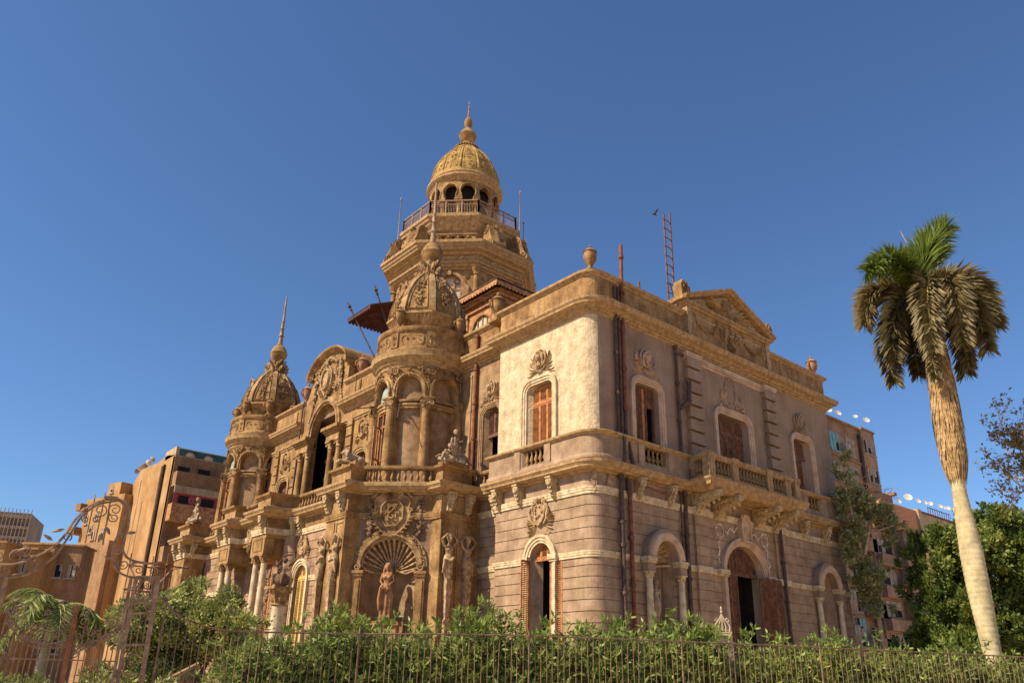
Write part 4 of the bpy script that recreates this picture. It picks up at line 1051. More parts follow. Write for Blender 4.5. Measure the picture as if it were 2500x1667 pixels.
m.rib(ap, [(.1, -.05), (.1, .1), (0, .1), (-.02, .18), (-.16, .18), (-.18, .08), (-.36, .08), (-.36, -.05)], M=M)
garland(m, [(1.52 * cos(t), 6.15 + 1.56 * sin(t)) for t in [pi * i / 24 for i in range(25)]], .1, M, .09, .08)
for sg in (-1, 1): scroll(m, sg * 1.42, 6.12, .16, 1.4, 90, sg, .05, M, .2)
m.build("archivolt", M_TRIM, ni, 40)
for sg in (-1, 1):
    m = MB(); m.box(sg * 1.4 - .2, sg * 1.4 + .2, 2.0, 5.75, -.02, .16, M); m.box(sg * 1.4 - .12, sg * 1.4 + .12, 2.4, 5.6, .16, .2, M); m.box(sg * 1.4 - .24, sg * 1.4 + .24, 5.75, 5.85, -.02, .22, M); m.box(sg * 1.4 - .28, sg * 1.4 + .28, 5.852, 5.98, -.02, .26, M); m.box(sg * 1.26 - .03, sg * 1.26 + .03, 2, 5.75, -.3, .1, M)
    m.build("jamb_pilaster", M_OCHRE, ni)
m = MB(); m.box(-.5, .5, 2.0, 3.85, -.45, .2, M); m.box(-.6, .6, 3.7, 3.85, -.5, .28, M); m.build("statue_pedestal", M_TRIM, PAL)
# great shield with the S and H emblem
M = NF(8.6, .15)
mb = MB()
so = [(-.45, .75), (-.62, .95), (-.3, 1.15), (0, 1.2), (.3, 1.15), (.62, .95), (.45, .75), (.72, .62), (.86, .45), (.78, .1), (.88, -.25), (.62, -.75), (.25, -1.1), (0, -1.18), (-.25, -1.1), (-.62, -.75), (-.88, -.25), (-.78, .1), (-.86, .45), (-.72, .62)]
so = so[::-1]; mb.poly(so, 0, .16, M); mb.rib(so, [(0, .14), (0, .24), (.06, .24), (.1, .15)], closed=True, M=M)
inn = [(-.28, .5), (.28, .5), (.52, .22), (.52, -.35), (.25, -.7), (-.25, -.7), (-.52, -.35), (-.52, .22)]
mb.rib(inn[::-1], [(0, .15), (0, .26), (.05, .26), (.07, .15)], closed=True, M=M)
for sg in (-1, 1):
    scroll(mb, sg * .28, 1.0, .26, 1.5, 90 if sg > 0 else 90, sg, .06, M, .26); mb.tube([(sg * .4, 1.2, .26), (sg * .65, 1.05, .28), (sg * .78, .7, .24), (sg * .95, .55, .2)], [.07, .09, .07, .05], 6, M)
    for k in range(6): leaf(mb, sg * (.78 - .12 * k), -.35 - .14 * k, 90 - sg * (70 + 8 * k), .34, .12, .1, M, .18)
    scroll(mb, sg * .8, .0, .14, 1.3, 0, sg, .05, M, .2)
for k in range(7): leaf(mb, 0, .62, 48 + 14 * k, .42, .11, .12, M, .18); 
for k in range(7): leaf(mb, 0, .95, -48 - 14 * k, .4, .1, .1, M, .2)
emb = MB()
emb.box(-.2, -.14, -.42, .3, .16, .24, M); emb.box(.14, .2, -.42, .3, .16, .24, M); emb.box(-.28, .32, -.1, -.03, .165, .25, M)
for x in (-.17, .17):
    for y in (-.42, .3): emb.box(x - .09, x + .09, y - .02, y + .02, .165, .245, M)
emb.box(-.3, -.26, -.15, .02, .165, .25, M); emb.box(.3, .34, -.15, .02, .165, .25, M)
sp = [(.17 * cos(radians(a)), .14 + .17 * sin(radians(a)), .26) for a in range(-60, 260, 20)][::1]
emb.tube([(.05 * cos(radians(a)), .15 + .06 * sin(radians(a)), .27) for a in range(0, 200, 30)] + [(-.1, .12, .27), (-.1, .2, .27), (0, .28, .27), (.12, .22, .27), (.13, .1, .27), (0, -.02, .27), (-.12, -.14, .27), (-.13, -.26, .27), (0, -.34, .27), (.1, -.28, .27), (.08, -.2, .27), (0, -.2, .27)], .035, 6, M)
sho = mb.build("shield", M_TRIM, PAL, 40); emb.build("emblem", M_TRIM, sho, 40)
mb = MB()
for sg, x in ((-1, -.98), (1, 1.25)):
    rosette(mb, x, .42, .22, M, 8); spray(mb, x, .42, 90 - sg * 60, 60, 3, .4, .14, .08, M); garland(mb, [(x, .3), (x + sg * .02, -.3), (x, -1.1)], .17, M, .06); garland(mb, [(x, .42), (x - sg * .25, .1), (x - sg * .5, 0)], .09, M)
mb.build("garland_relief", mat("umber plaster", ()), PAL, 50)

# ------------------------------------------------------------------ upper storey of the front
UX = -.9
def us(y): return 31.0 - y
UP = Path([(UX, 31.0), (UX, 13.0)])
WB = (17.05, 26.9)
aw = YC
big = [(us(aw + 1.65), 10.6), (us(aw - 1.65), 10.6)] + [(us(aw) + 1.65 * cos(t), 15.55 + 1.85 * sin(t)) for t in [pi * i / 22 for i in range(23)]]
hs = [[(us(p[0]), p[1]) for p in reversed(arch(c, .62, 10.9, 13.35, top_r=.42))] for c in WB] + [big]
# wall outline with the big arch cut as a notch rising above the cornice line
outline = [(0, 9.88), (us(aw + 1.65), 9.88), (us(aw + 1.65), 15.55)] + [(us(aw) - 1.65 * cos(t), 15.55 + 1.85 * sin(t)) for t in [pi * i / 22 for i in range(1, 22)]] + [(us(aw - 1.65), 15.55), (us(aw - 1.65), 9.88), (UP.L, 9.88), (UP.L, 16.9), (us(aw - 2.4), 16.9), (us(aw - 2.4), 19.6)] + \
          [(us(aw) + 2.4 * cos(t), 19.5 + 1.3 * sin(t)) for t in [pi * i / 16 for i in range(1, 16)]] + [(us(aw + 2.4), 19.6), (us(aw + 2.55), 18.9), (us(aw + 2.8), 18.45), (us(aw + 3.2), 18.2), (us(aw + 3.2), 16.9), (0, 16.9)]
m = MB(); wall(m, UP, 0, UP.L, 9.88, 16.9, hs[:2], d=0, t=.4, outer=outline); m.build("upper_wall", M_OCHRE, PAL)
# gable body behind the curved pediment
m = MB(); M = frame(UX, aw, 0, 180)
top = [(2.45 * cos(t), 19.5 + 1.42 * sin(t)) for t in [pi * i / 20 for i in range(21)]]
m.poly([(-2.3, 17), (2.3, 17)] + [(2.3 * cos(t), 19.4 + 1.3 * sin(t)) for t in [pi * i / 16 for i in range(17)]], -2.6, -.38, M)
m.rib(top, [(.1, -2.6), (.1, .1), (.05, .18), (0, .22), (-.05, .36), (-.14, .42), (-.2, .42), (-.2, -2.6)], M=M); m.build("gable", M_OCHRE, PAL, 40)
mb = MB()
ov = [(.42 * cos(a), 19.0 + .62 * sin(a)) for a in [2 * pi * i / 24 for i in range(24)]]
mb.poly(ov, 0, .3, M); mb.rib(ov, [(0, .1), (0, .4), (-.08, .42), (-.14, .3), (-.14, .05)], closed=True, M=M); mb.rib([(.68 * cos(a), 18.98 + .95 * sin(a)) for a in [2 * pi * i / 24 for i in range(24)]], [(0, 0), (0, .25), (.1, .25), (.14, 0)], closed=True, M=M)
for k in range(26): 
    a = radians(200 + 140 * k / 25); leaf(mb, .5 * cos(a), 18.95 + .75 * sin(a), a * 180 / pi, .3, .07, .1, M, .1)
garland(mb, [(-1.15, 19.9), (-.6, 20.3), (0, 20.45), (.6, 20.3), (1.15, 19.9)], .16, M, .07, .12)
for sg in (-1, 1):
    garland(mb, [(sg * 1.5, 20.0), (sg * 1.65, 19.2), (sg * 1.55, 18.6), (sg * 1.7, 18.1)], .17, M, .06, .1); leaf(mb, sg * 1.5, 18.9, -80 + sg * 20, .7, .2, .12, M, .08)
    scroll(mb, sg * 1.2, 19.3, .3, 1.5, 90, sg, .07, M, .2); scroll(mb, sg * 1.0, 18.45, .28, 1.4, 0, -sg, .06, M, .15); spray(mb, sg * .5, 18.4, 90 - sg * 50, 90, 5, .6, .16, .12, M, .1); garland(mb, [(sg * 1.75, 17.9), (sg * 2.0, 17.2), (sg * 2.15, 16.6)], .12, M, .08)
    rosette(mb, sg * 2.3, 19.75, .26, M, 8, .1, .15)
spray(mb, 0, 18.1, 90, 150, 9, .8, .16, .14, M, .1); rosette(mb, 0, 17.95, .3, M, 8, .2, .1); bust(mb, 0, 20.0, .3, M, .25)
bo = mb.build("gable_relief", M_RELIEF, PAL, 50)
# big arch moulding, soffit, dark loggia glass with tie beams, brick infill, columns
m = MB(); ap = [(1.65, 15.0)] + [(1.65 * cos(t), 15.55 + 1.85 * sin(t)) for t in [pi * i / 24 for i in range(25)]] + [(-1.65, 15.0)]
m.rib(ap, [(0, -.3), (0, .1), (-.1, .12), (-.12, .2), (-.26, .22), (-.3, .12), (-.44, .14), (-.46, 0)], M=M); m.build("archivolt", M_TRIM, PAL, 40)
m = MB()
m.poly([(-2.0, 9.9), (2.0, 9.9)] + [(2.0 * cos(t), 15.55 + 2.0 * sin(t)) for t in [pi * i / 18 for i in range(19)]], -1.75, -1.7, M); lg = m.build("loggia_window", M_DARK, PAL)
m = MB()
for z in (13.0, 14.15): m.box(-1.7, 1.7, z, z + .22, -1.3, -1.1, M)
m.box(-.08, .08, 10, 15, -1.35, -1.25, M); m.build("tie_beam", M_TRIM, lg)
m = MB()
m.box(-1.2, .1, 9.9, 11.6, -1.5, -1.3, M); m.box(.3, 1.7, 9.9, 11.35, -1.5, -1.3, M); m.build("brick_infill", M_BRICK, lg)
m = MB()
for k in range(46):
    a = random.uniform(0, pi); q = random.uniform(.2, 1); x, z = 1.5 * q * cos(a), 14.6 + 2.4 * q * sin(a); scroll(m, x, z, random.uniform(.1, .26), 1.3, random.uniform(0, 360), random.choice((-1, 1)), .022, M, -1.62); leaf(m, x + .1, z, random.uniform(0, 360), .26, .1, .05, M, -1.62)
m.build("fanlight_tracery", mat("faded tracery", (.3, .24, .17), bump=.1), lg)
for sg in (-1, 1):
    m = MB(); x = sg * 2.0
    m.box(x - (.85), x + .85, 15.0, 15.1, 0, .5, M); m.box(x - .92, x + .92, 15.102, 15.22, 0, .6, M); m.box(x - 1.0, x + 1.0, 15.222, 15.42, 0, .72, M); m.box(x - .78, x + .78, 14.62, 15.0, 0, .42, M)
    m.build("entablature", M_OCHRE, PAL)
    for cx in (x - .5, x + .5):
        m = MB(); m.lathe([(.24, 9.9), (.24, 10.8), (.2, 10.9), (.21, 11.6), (.17, 14.1)], 16, M @ T(cx, 0, .12) @ Matrix.Rotation(-pi / 2, 4, 'X') if False else Matrix.Translation((UX - .16, aw - cx, 0))); co = m.build("column", M_OCHRE, PAL, 40)
        m = MB(); m.lathe([(.17, 14.08), (.22, 14.15), (.18, 14.2), (.2, 14.35), (.26, 14.55)], 14, Matrix.Translation((UX - .16, aw - cx, 0))); m.box(cx - .3, cx + .3, 14.52, 14.62, -.1, .44, M)
        for s2 in (-1, 1): scroll(m, cx + s2 * .22, 14.42, .12, 1.4, 90, s2, .04, M, .36)
        m.build("capital", M_TRIM, co, 50)
# framed ovals, rounded windows and quoins in the side bays
for c in WB:
    w_ = window(PAL, UX, c, 10.9, 180, 1.2, 2.4, wood=M_RUST, rec=.25, cols=2, transom=.8, glass=False)
    m = MB(); surround(m, arch(0, .62, 0, 2.45, top_r=.42), frame(UX, c, 10.9, 180), .38, .12); m.build("window_surround", M_TRIM, PAL, 40)
    mb = MB(); M3 = frame(UX, c, 14.75, 180)
    ov = [(.34 * cos(a), .0 + .48 * sin(a)) for a in [2 * pi * i / 20 for i in range(20)]]
    mb.poly(ov, -.01, .02, M3); mb.rib(ov, [(0, 0), (0, .14), (-.06, .16), (-.12, .1), (-.14, 0)], closed=True, M=M3); bust(mb, 0, .08, .36, M3, .02)
    for sg in (-1, 1):
        garland(mb, [(sg * .42, .2), (sg * .5, -.2), (sg * .5, -.6)], .11, M3, .07); scroll(mb, sg * .55, -.65, .16, 1.4, 90, sg, .05, M3); spray(mb, sg * .3, -.55, 90 - sg * 110, 60, 4, .45, .13, .08, M3)
    rosette(mb, 0, .62, .16, M3); spray(mb, 0, .6, 90, 120, 5, .3, .1, .06, M3)
    mb.build("oval_relief", M_TRIM, PAL, 50)
    m = MB(); M4 = frame(UX, c, 0, 180)
    for sg in (-1, 1):
        m.box(sg * 1.45 - .25, sg * 1.45 + .25, 10.7, 15.5, 0, .04, M4); z = 10.9
        while z < 15.4: m.box(sg * 1.45 - .32, sg * 1.45 + .32, z, z + .52, .04, .14, M4); z += .62
    m.build("quoin_pilaster", M_OCHRE, PAL)
m = MB(); a, b = us(31.0), us(aw + 3.0); c2, d2 = us(aw - 2.3), UP.L
for p, q in ((a, b), (c2, d2)):
    sweep(m, UP, [(-.02, 15.48), (.06, 15.48), (.07, 15.58), (.13, 15.6), (.14, 15.7), (-.02, 15.72)], p, q); sweep(m, UP, corn, p, q)
m.build("cornice", M_CORN, PAL)
m = MB(); wall(m, UP, a, b, 16.9, 18.1, [], d=.02, t=.35); wall(m, UP, c2, d2, 16.9, 18.1, [], d=.02, t=.35)
for s in (us(26.2), us(18.0), us(15.6)): sweep(m, UP, [(0, 17.0), (.1, 17.0), (.1, 17.9), (0, 17.9)], s - .25, s + .25)
m.build("parapet", M_OCHRE, PAL)
m = MB()
for p, q in ((a, b), (c2, d2)): sweep(m, UP, [(-.4, 18.06), (.05, 18.06), (.1, 18.12), (.18, 18.17), (.22, 18.22), (.22, 18.32), (-.4, 18.36)], p, q)
m.build("coping", M_CORN, PAL)
# stepped ornamental crest behind the parapet near the turret
m = MB(); M5 = frame(1.2, 15.0, 0, 180); m.box(-2.2, 2.0, 17.5, 19.9, -.5, 0, M5); m.box(-2.3, 2.2, 19.9, 20.05, -.5, .15, M5); m.box(-2.4, 2.35, 20.05, 20.2, -.5, .3, M5)
for k in range(22): m.box(-2.2 + .2 * k, -2.2 + .2 * k + .1, 20.2, 20.32, 0, .3, M5)
m.box(-2.4, 2.4, 20.32, 20.5, -.5, .38, M5)
for k in range(70): scroll(m, random.uniform(-2.1, 1.9), random.uniform(18.3, 19.7), random.uniform(.1, .2), 1.2, random.uniform(0, 360), 1, .04, M5)
m.build("attic_crest", M_CORN, PAL)
# attic windows bars, small rods
pipe([(-1.05, 25.1, 18.2), (-1.05, 25.1, 10.9)], .06, M_PIPE, False)
m = MB(); m.tube([(-1.2, 17.9, 18.2), (-1.2, 17.9, 17.0)], .03, 5); m.build("lightning_rod", M_PIPE, PAL)
# core behind the front
m = MB(); m.box(.9, 3.5, 12.5, 31, 0, 16.6); m.build("inner_wall", M_DARK, PAL)
m = MB(); wall(m, Path([(19.1, 12), (19.1, 32), (0, 32)]), 0, 30, 0, 17.9, [], d=0, t=.4); m.build("rear_wall", M_OCHRE, PAL)

# ------------------------------------------------------------------ corner turrets
def turret(cx, cy, rot, win_az, open_az=None):
    R = 2.35; n = 72; cp = circle_path(cx, cy, R, n, rot)
    sa = lambda deg: (((deg - rot) % 360) / 360) * cp.L
    azs = [225 + 45 * k + rot for k in range(-4, 4)]
    hw = .64; m = MB()
    holes = []
    for a in azs:
        s = sa(a)
        if s - hw < 0 or s + hw > cp.L: continue
        holes.append([(s - hw, 9.95), (s + hw, 9.95), (s + hw, 15.0)] + [(s + hw * cos(t), 15.0 + .68 * sin(t)) for t in [pi * i / 14 for i in range(1, 14)]] + [(s - hw, 15.0)])
    wall(m, cp, 0, cp.L, 9.88, 16.3, holes, d=0, t=.34)
    T0 = m.build("turret", M_OCHRE, PAL, 35)
    m = MB(); m.lathe([(R - .33, 9.88), (R - .33, 16.2)], 64, cap=False, x=cx, y=cy); m.build("recess_panel", M_PANEL, T0, 60)
    m = MB(); band = MB()
    for a in azs:
        s = sa(a)
        if s - hw < .3 or s + hw > cp.L - .3: continue
        pts = [(s + hw * cos(t), 15.0 + .68 * sin(t)) for t in [pi * i / 14 for i in range(15)]]
        mp = lambda q, z, d: (*cp.at(q, d), z)
        m.rib([(s + hw, 14.5)] + pts + [(s - hw, 14.5)], [(0, -.02), (0, .06), (-.07, .06), (-.08, .12), (-.17, .12), (-.18, 0)], mp=mp)
        for (z0, z1, d) in ((14.05, 14.2, -.12), (14.2, 14.3, -.06), (14.38, 14.5, -.02)):
            k = 6; vs = []
            for i in range(k + 1):
                q = s - hw + 2 * hw * i / k
                for (dd, zz) in ((-.36, z0), (d, z0), (d, z1), (-.36, z1)): vs.append((*cp.at(q, dd), zz))
            band.add(vs, [(i * 4 + j, (i + 1) * 4 + j, (i + 1) * 4 + (j + 1) % 4, i * 4 + (j + 1) % 4) for i in range(k) for j in range(4)])
    m.build("archivolt", M_TRIM, T0, 40); band.build("arch_band", M_TRIM, T0)
    # engaged columns with scrolled capitals
    for a in azs:
        b = radians(a + 22.5); x, y = cx + (R + .04) * cos(b), cy + (R + .04) * sin(b)
        c = MB(); c.lathe([(.3, 9.88), (.3, 10.05), (.25, 10.12), (.25, 11.8), (.2, 14.0)], 16, x=x, y=y); co = c.build("column", M_OCHRE, T0, 40)
        c = MB(); F = frame(cx + (R + .2) * cos(b), cy + (R + .2) * sin(b), 14.2, a + 22.5)
        c.lathe([(.2, 13.98), (.25, 14.04), (.22, 14.1), (.28, 14.4), (.32, 14.48)], 12, x=x, y=y)
        for sg in (-1, 1): scroll(c, sg * .24, .05, .13, 1.5, 90, sg, .045, F, .08)
        c.box(-.36, .36, .26, .34, -.5, .14, F); garland(c, [(-.15, .0), (0, -.06), (.15, 0)], .06, F, .06, .1); c.build("capital", M_TRIM, co, 50)
    # relief under the lip
    m = MB()
    for a in azs:
        b = radians(a + 22.5); F = frame(cx + R * cos(b), cy + R * sin(b), 15.95, a + 22.5)
        scroll(m, -.22, 0, .17, 1.3, 0, -1, .05, F, .1); scroll(m, .22, 0, .17, 1.3, 180, 1, .05, F, .1); garland(m, [(-.45, .12), (-.25, .22), (0, .05), (.25, .22), (.45, .12)], .1, F, .07, .08); rosette(m, 0, 0, .17, F, 7, .1)
        garland(m, [(0, -.2), (.03, -.5), (0, -.85)], .1, F, .08, .05)
        b = radians(a); F = frame(cx + R * cos(b), cy + R * sin(b), 15.95, a); rosette(m, 0, .05, .16, F, 6, .06, .1); leaf(m, 0, -.02, -90, .32, .16, .1, F, .05)
    m.build("turret_relief", M_TRIM, T0, 50)
    # lip, parapet drum
    lp = circle_path(cx, cy, R, n, rot); m = MB()
    sweep(m, lp, [(-.1, 16.2), (.04, 16.2), (.08, 16.34), (.18, 16.42), (.2, 16.52), (.33, 16.6), (.36, 16.66), (.4, 16.68), (.42, 16.86), (.46, 16.98), (.1, 17.05), (-.1, 17.05)])
    m.build("turret_lip", M_CORN, T0, 35)
    m = MB(); sweep(m, lp, [(-.3, 17.0), (.2, 17.0), (.2, 17.18), (.12, 17.24), (.12, 18.05), (.2, 18.12), (.24, 18.25), (.24, 18.36), (.0, 18.4), (-.3, 18.4)])
    for a in azs:
        b = radians(a); s = sa(a)
        if 1 < s < lp.L - 1:
            mp = lambda q, z, d: (*lp.at(q, d + .12), z)
            w_ = .58; oc = [(s - w_ + .12, 17.38), (s + w_ - .12, 17.38), (s + w_, 17.5), (s + w_, 17.8), (s + w_ - .12, 17.92), (s - w_ + .12, 17.92), (s - w_, 17.8), (s - w_, 17.5)]
            m.rib(oc, [(0, 0), (0, .04), (.06, .04), (.07, 0)], closed=True, mp=mp)
            for k in range(5): 
                F = frame(cx + (R + .13) * cos(b), cy + (R + .13) * sin(b), 17.65, a); leaf(m, -.32 + .16 * k, 0, 40 + 100 * (k % 2), .15, .08, .04, F)
        b2 = radians(a + 22.5); F = frame(cx + (R + .12) * cos(b2), cy + (R + .12) * sin(b2), 17.65, a + 22.5); m.box(-.22, .22, -.4, .42, -.1, .07, F); scroll(m, 0, .1, .12, 1.2, 0, 1, .03, F, .09); leaf(m, 0, 0, -90, .3, .18, .05, F, .07)
    m.build("turret_parapet", M_OCHRE, T0, 35)
    m = MB(); m.lathe([(2.3, 18.3), (1.7, 18.5), (1.65, 18.72)], 40, x=cx, y=cy); m.build("turret_roof", M_TRIM, T0, 60)
    # fluted base and eight-sided dome
    base = MB(); base.lathe([(1.68, 18.55), (1.75, 18.75), (2.12, 19.32), (2.2, 19.36), (2.2, 19.46), (2.05, 19.5)], 8, a0=radians(rot + 22.5), x=cx, y=cy)
    for k in range(8):
        a = radians(rot + 45 * k); ap_ = cos(pi / 8)
        for j in range(-3, 4):
            t = j * .2; r0, r1 = 1.74 * ap_, 2.1 * ap_
            ux, uy = -sin(a), cos(a)
            base.tube([(cx + r0 * cos(a) + ux * t * .95, cy + r0 * sin(a) + uy * t * .95, 18.76), (cx + (r0 + .1) * cos(a) + ux * t, cy + (r0 + .1) * sin(a) + uy * t, 19.0), (cx + r1 * cos(a) + ux * t * 1.08, cy + r1 * sin(a) + uy * t * 1.08, 19.3)], [.03, .06, .08], 5)
    base.build("dome_base", M_TRIM, T0, 30)
    dp = [(2.05, 19.46), (2.06, 19.7), (2.0, 20.1), (1.86, 20.6), (1.62, 21.15), (1.28, 21.7), (.9, 22.15), (.55, 22.5)]
    dm = MB(); dm.lathe([(r, z) for r, z in dp], 8, a0=radians(rot + 22.5), x=cx, y=cy); D = dm.build("turret_dome", M_DOME if False else M_OCHRE, T0, 20)
    rb = MB()
    for k in range(8):
        a = radians(rot + 22.5 + 45 * k); ux, uy = -sin(a), cos(a); vs = []
        for r, z in dp:
            w_ = .17 * (.45 + .55 * r / 2.05)
            for (o, q) in ((-w_, -.06), (-w_, .07), (w_, .07), (w_, -.06)): vs.append((cx + (r + q) * cos(a) + ux * o, cy + (r + q) * sin(a) + uy * o, z))
        nn_ = len(dp); rb.add(vs, [(i * 4 + j, (i + 1) * 4 + j, (i + 1) * 4 + (j + 1) % 4, i * 4 + (j + 1) % 4) for i in range(nn_ - 1) for j in range(4)])
        # panel frame and hanging ornament on each face
        a = radians(rot + 45 * k); ap_ = cos(pi / 8); ux, uy = -sin(a), cos(a); l_, r_ = [], []
        for r, z in dp[1:-1]:
            w_ = r * .383 - .26
            if w_ < .05: continue
            l_.append((cx + (r * ap_ + .03) * cos(a) + ux * w_, cy + (r * ap_ + .03) * sin(a) + uy * w_, z)); r_.append((cx + (r * ap_ + .03) * cos(a) - ux * w_, cy + (r * ap_ + .03) * sin(a) - uy * w_, z))
        loop = l_ + r_[::-1] + [l_[0]]; rb.tube(loop, .04, 5)
    rb.build("dome_rib", M_TRIM, D, 30)
    orn = MB()
    for k in range(8):
        a = radians(rot + 45 * k); ap_ = cos(pi / 8)
        def on(z, side, out=.05):
            for (r0, z0), (r1, z1) in zip(dp, dp[1:]):
                if z0 <= z <= z1: r = r0 + (r1 - r0) * (z - z0) / (z1 - z0); break
            return Matrix.Translation((cx + (r * ap_ + out) * cos(a) - sin(a) * side, cy + (r * ap_ + out) * sin(a) + cos(a) * side, z)) @ frame(0, 0, 0, rot + 45 * k).to_3x3().to_4x4()
        for z in np.arange(19.7, 21.9, .11):
            for q in range(2):
                sd = random.uniform(-.16, .16) * (1.4 if 21.0 < z < 21.4 or z > 21.6 else 1); F = on(z, sd); orn.ell((0, 0, .02), (.075, .075, .07), F, 6, 4); leaf(orn, 0, 0, random.uniform(0, 360), .17, .09, .06, F)
        F = on(20.35, 0)
        for sg in (-1, 1): leaf(orn, 0, 0, 90 - sg * 70, .38, .14, .07, F); leaf(orn, 0, .1, 90 - sg * 120, .3, .12, .07, F)
        if k % 2 == 0:
            F = on(21.1, 0, .06); orn.ell((0, 0, 0), (.26, .32, .12), F, 10, 6); orn.tube([(-.26, -.1, .02), (-.3, .2, .1), (0, .42, .18), (.3, .2, .1), (.26, -.1, .02)], .06, 6, F)
    orn.build("dome_garland", M_TRIM, D, 50)
    # leafy collar, ball and spire
    f = MB(); f.lathe([(.62, 22.4), (.66, 22.55), (.42, 22.8), (.36, 23.1), (.44, 23.35)], 16, x=cx, y=cy)
    for lvl, (r, z, s_) in enumerate(((.66, 22.5, .3), (.5, 22.85, .28), (.42, 23.15, .22))):
        for k in range(8):
            a = 2 * pi * (k + .5 * (lvl % 2)) / 8; f.ell((cx + r * cos(a), cy + r * sin(a), z), (.13, .13, .16), None, 7, 5); F = frame(cx + r * cos(a), cy + r * sin(a), z, a * 180 / pi)
            leaf(f, 0, -.1, 90, s_ * 1.5, s_, .16, F, .02, 1.0); scroll(f, 0, -.12, .1, 1.2, 90, 1, .04, F, .08)
    f.build("dome_collar", M_TRIM, T0, 50)
    f = MB(); f.lathe([(.3, 23.3), (.46, 23.5), (.57, 23.75), (.6, 23.92), (.63, 23.95), (.63, 24.02), (.58, 24.05), (.52, 24.3), (.36, 24.55), (.2, 24.66), (.22, 24.7), (.18, 24.75)], 20, x=cx, y=cy); f.build("ball", M_OCHRE, T0, 50)
    f = MB(); f.lathe([(.17, 24.7), (.14, 25.35), (.2, 25.4), (.2, 25.48), (.14, 25.55), (.12, 26.0), (.17, 26.05), (.12, 26.12), (.11, 26.6), (.13, 26.64), (.09, 26.7), (.075, 27.6), (.055, 28.78), (.02, 28.8)], 12, x=cx, y=cy); f.build("spire", M_IRON, T0, 50)
    # one glazed window and one open leaf
    for az in win_az:
        F = frame(cx + (R - .3) * cos(radians(az)), cy + (R - .3) * sin(radians(az)), 9.95, az)
        wn = MB(); wn.poly([(-.62, 0), (.62, 0)] + [(.62 * cos(t), 5.05 + .62 * sin(t)) for t in [pi * i / 12 for i in range(13)]], .0, .03, F); W_ = wn.build("window", M_DARK, T0)
        wn = MB(); wn.rib([(-.6, 0.0), (-.6, 4.1), (.6, 4.1), (.6, 0)], [(0, 0), (0, .1), (-.09, .1), (-.09, 0)], M=F); wn.box(-.04, .04, 0, 4.1, .02, .09, F); wn.box(-.6, .6, 3.3, 3.38, .02, .1, F); wn.box(-.6, .6, 1.6, 1.67, .02, .1, F); wn.build("frame", M_WOOD, W_)
        gl = MB(); gl.poly([(.5 * cos(t), 4.75 + .78 * sin(t)) for t in [pi * i / 12 for i in range(13)]], .035, .05, F); gl.build("fanlight", mat("pale blue green fanlight", (.3, .38, .33), (.25, .32, .28), (.36, .44, .4), bump=0, rough=.3, fine=.05), W_)
        sh = MB(); sh.rib(rect(.0, .55, .1, 3.3), [(0, 0), (0, .05), (.08, .05), (.08, 0)], closed=True, M=F @ T(-.1, 0, .12) @ Matrix.Rotation(radians(-62), 4, 'Y')); sh.box(.05, .5, 1.6, 1.7, .0, .05, F @ T(-.1, 0, .12) @ Matrix.Rotation(radians(-62), 4, 'Y')); sh.build("casement", M_WOODV, W_)
    return T0
TR = turret(-.4, 11.95, -5, [175])
TL = turret(-.5, 31.75, 0, [180, 270])
# wires and torch brackets on the near turret
m = MB()
for (p, q) in (((-2.5, 12.6, 14.55), (-3.7, 12.9, 14.2)), ((-2.35, 10.9, 14.5), (-3.0, 10.0, 13.2))): m.tube([p, q], .03, 5)
m.tube([(-2.2, 10.4, 14.6), (-3.1, 11.4, 15.2), (-3.7, 12.8, 14.2)], .02, 4); m.build("lamp_bracket", M_PIPE, PAL)
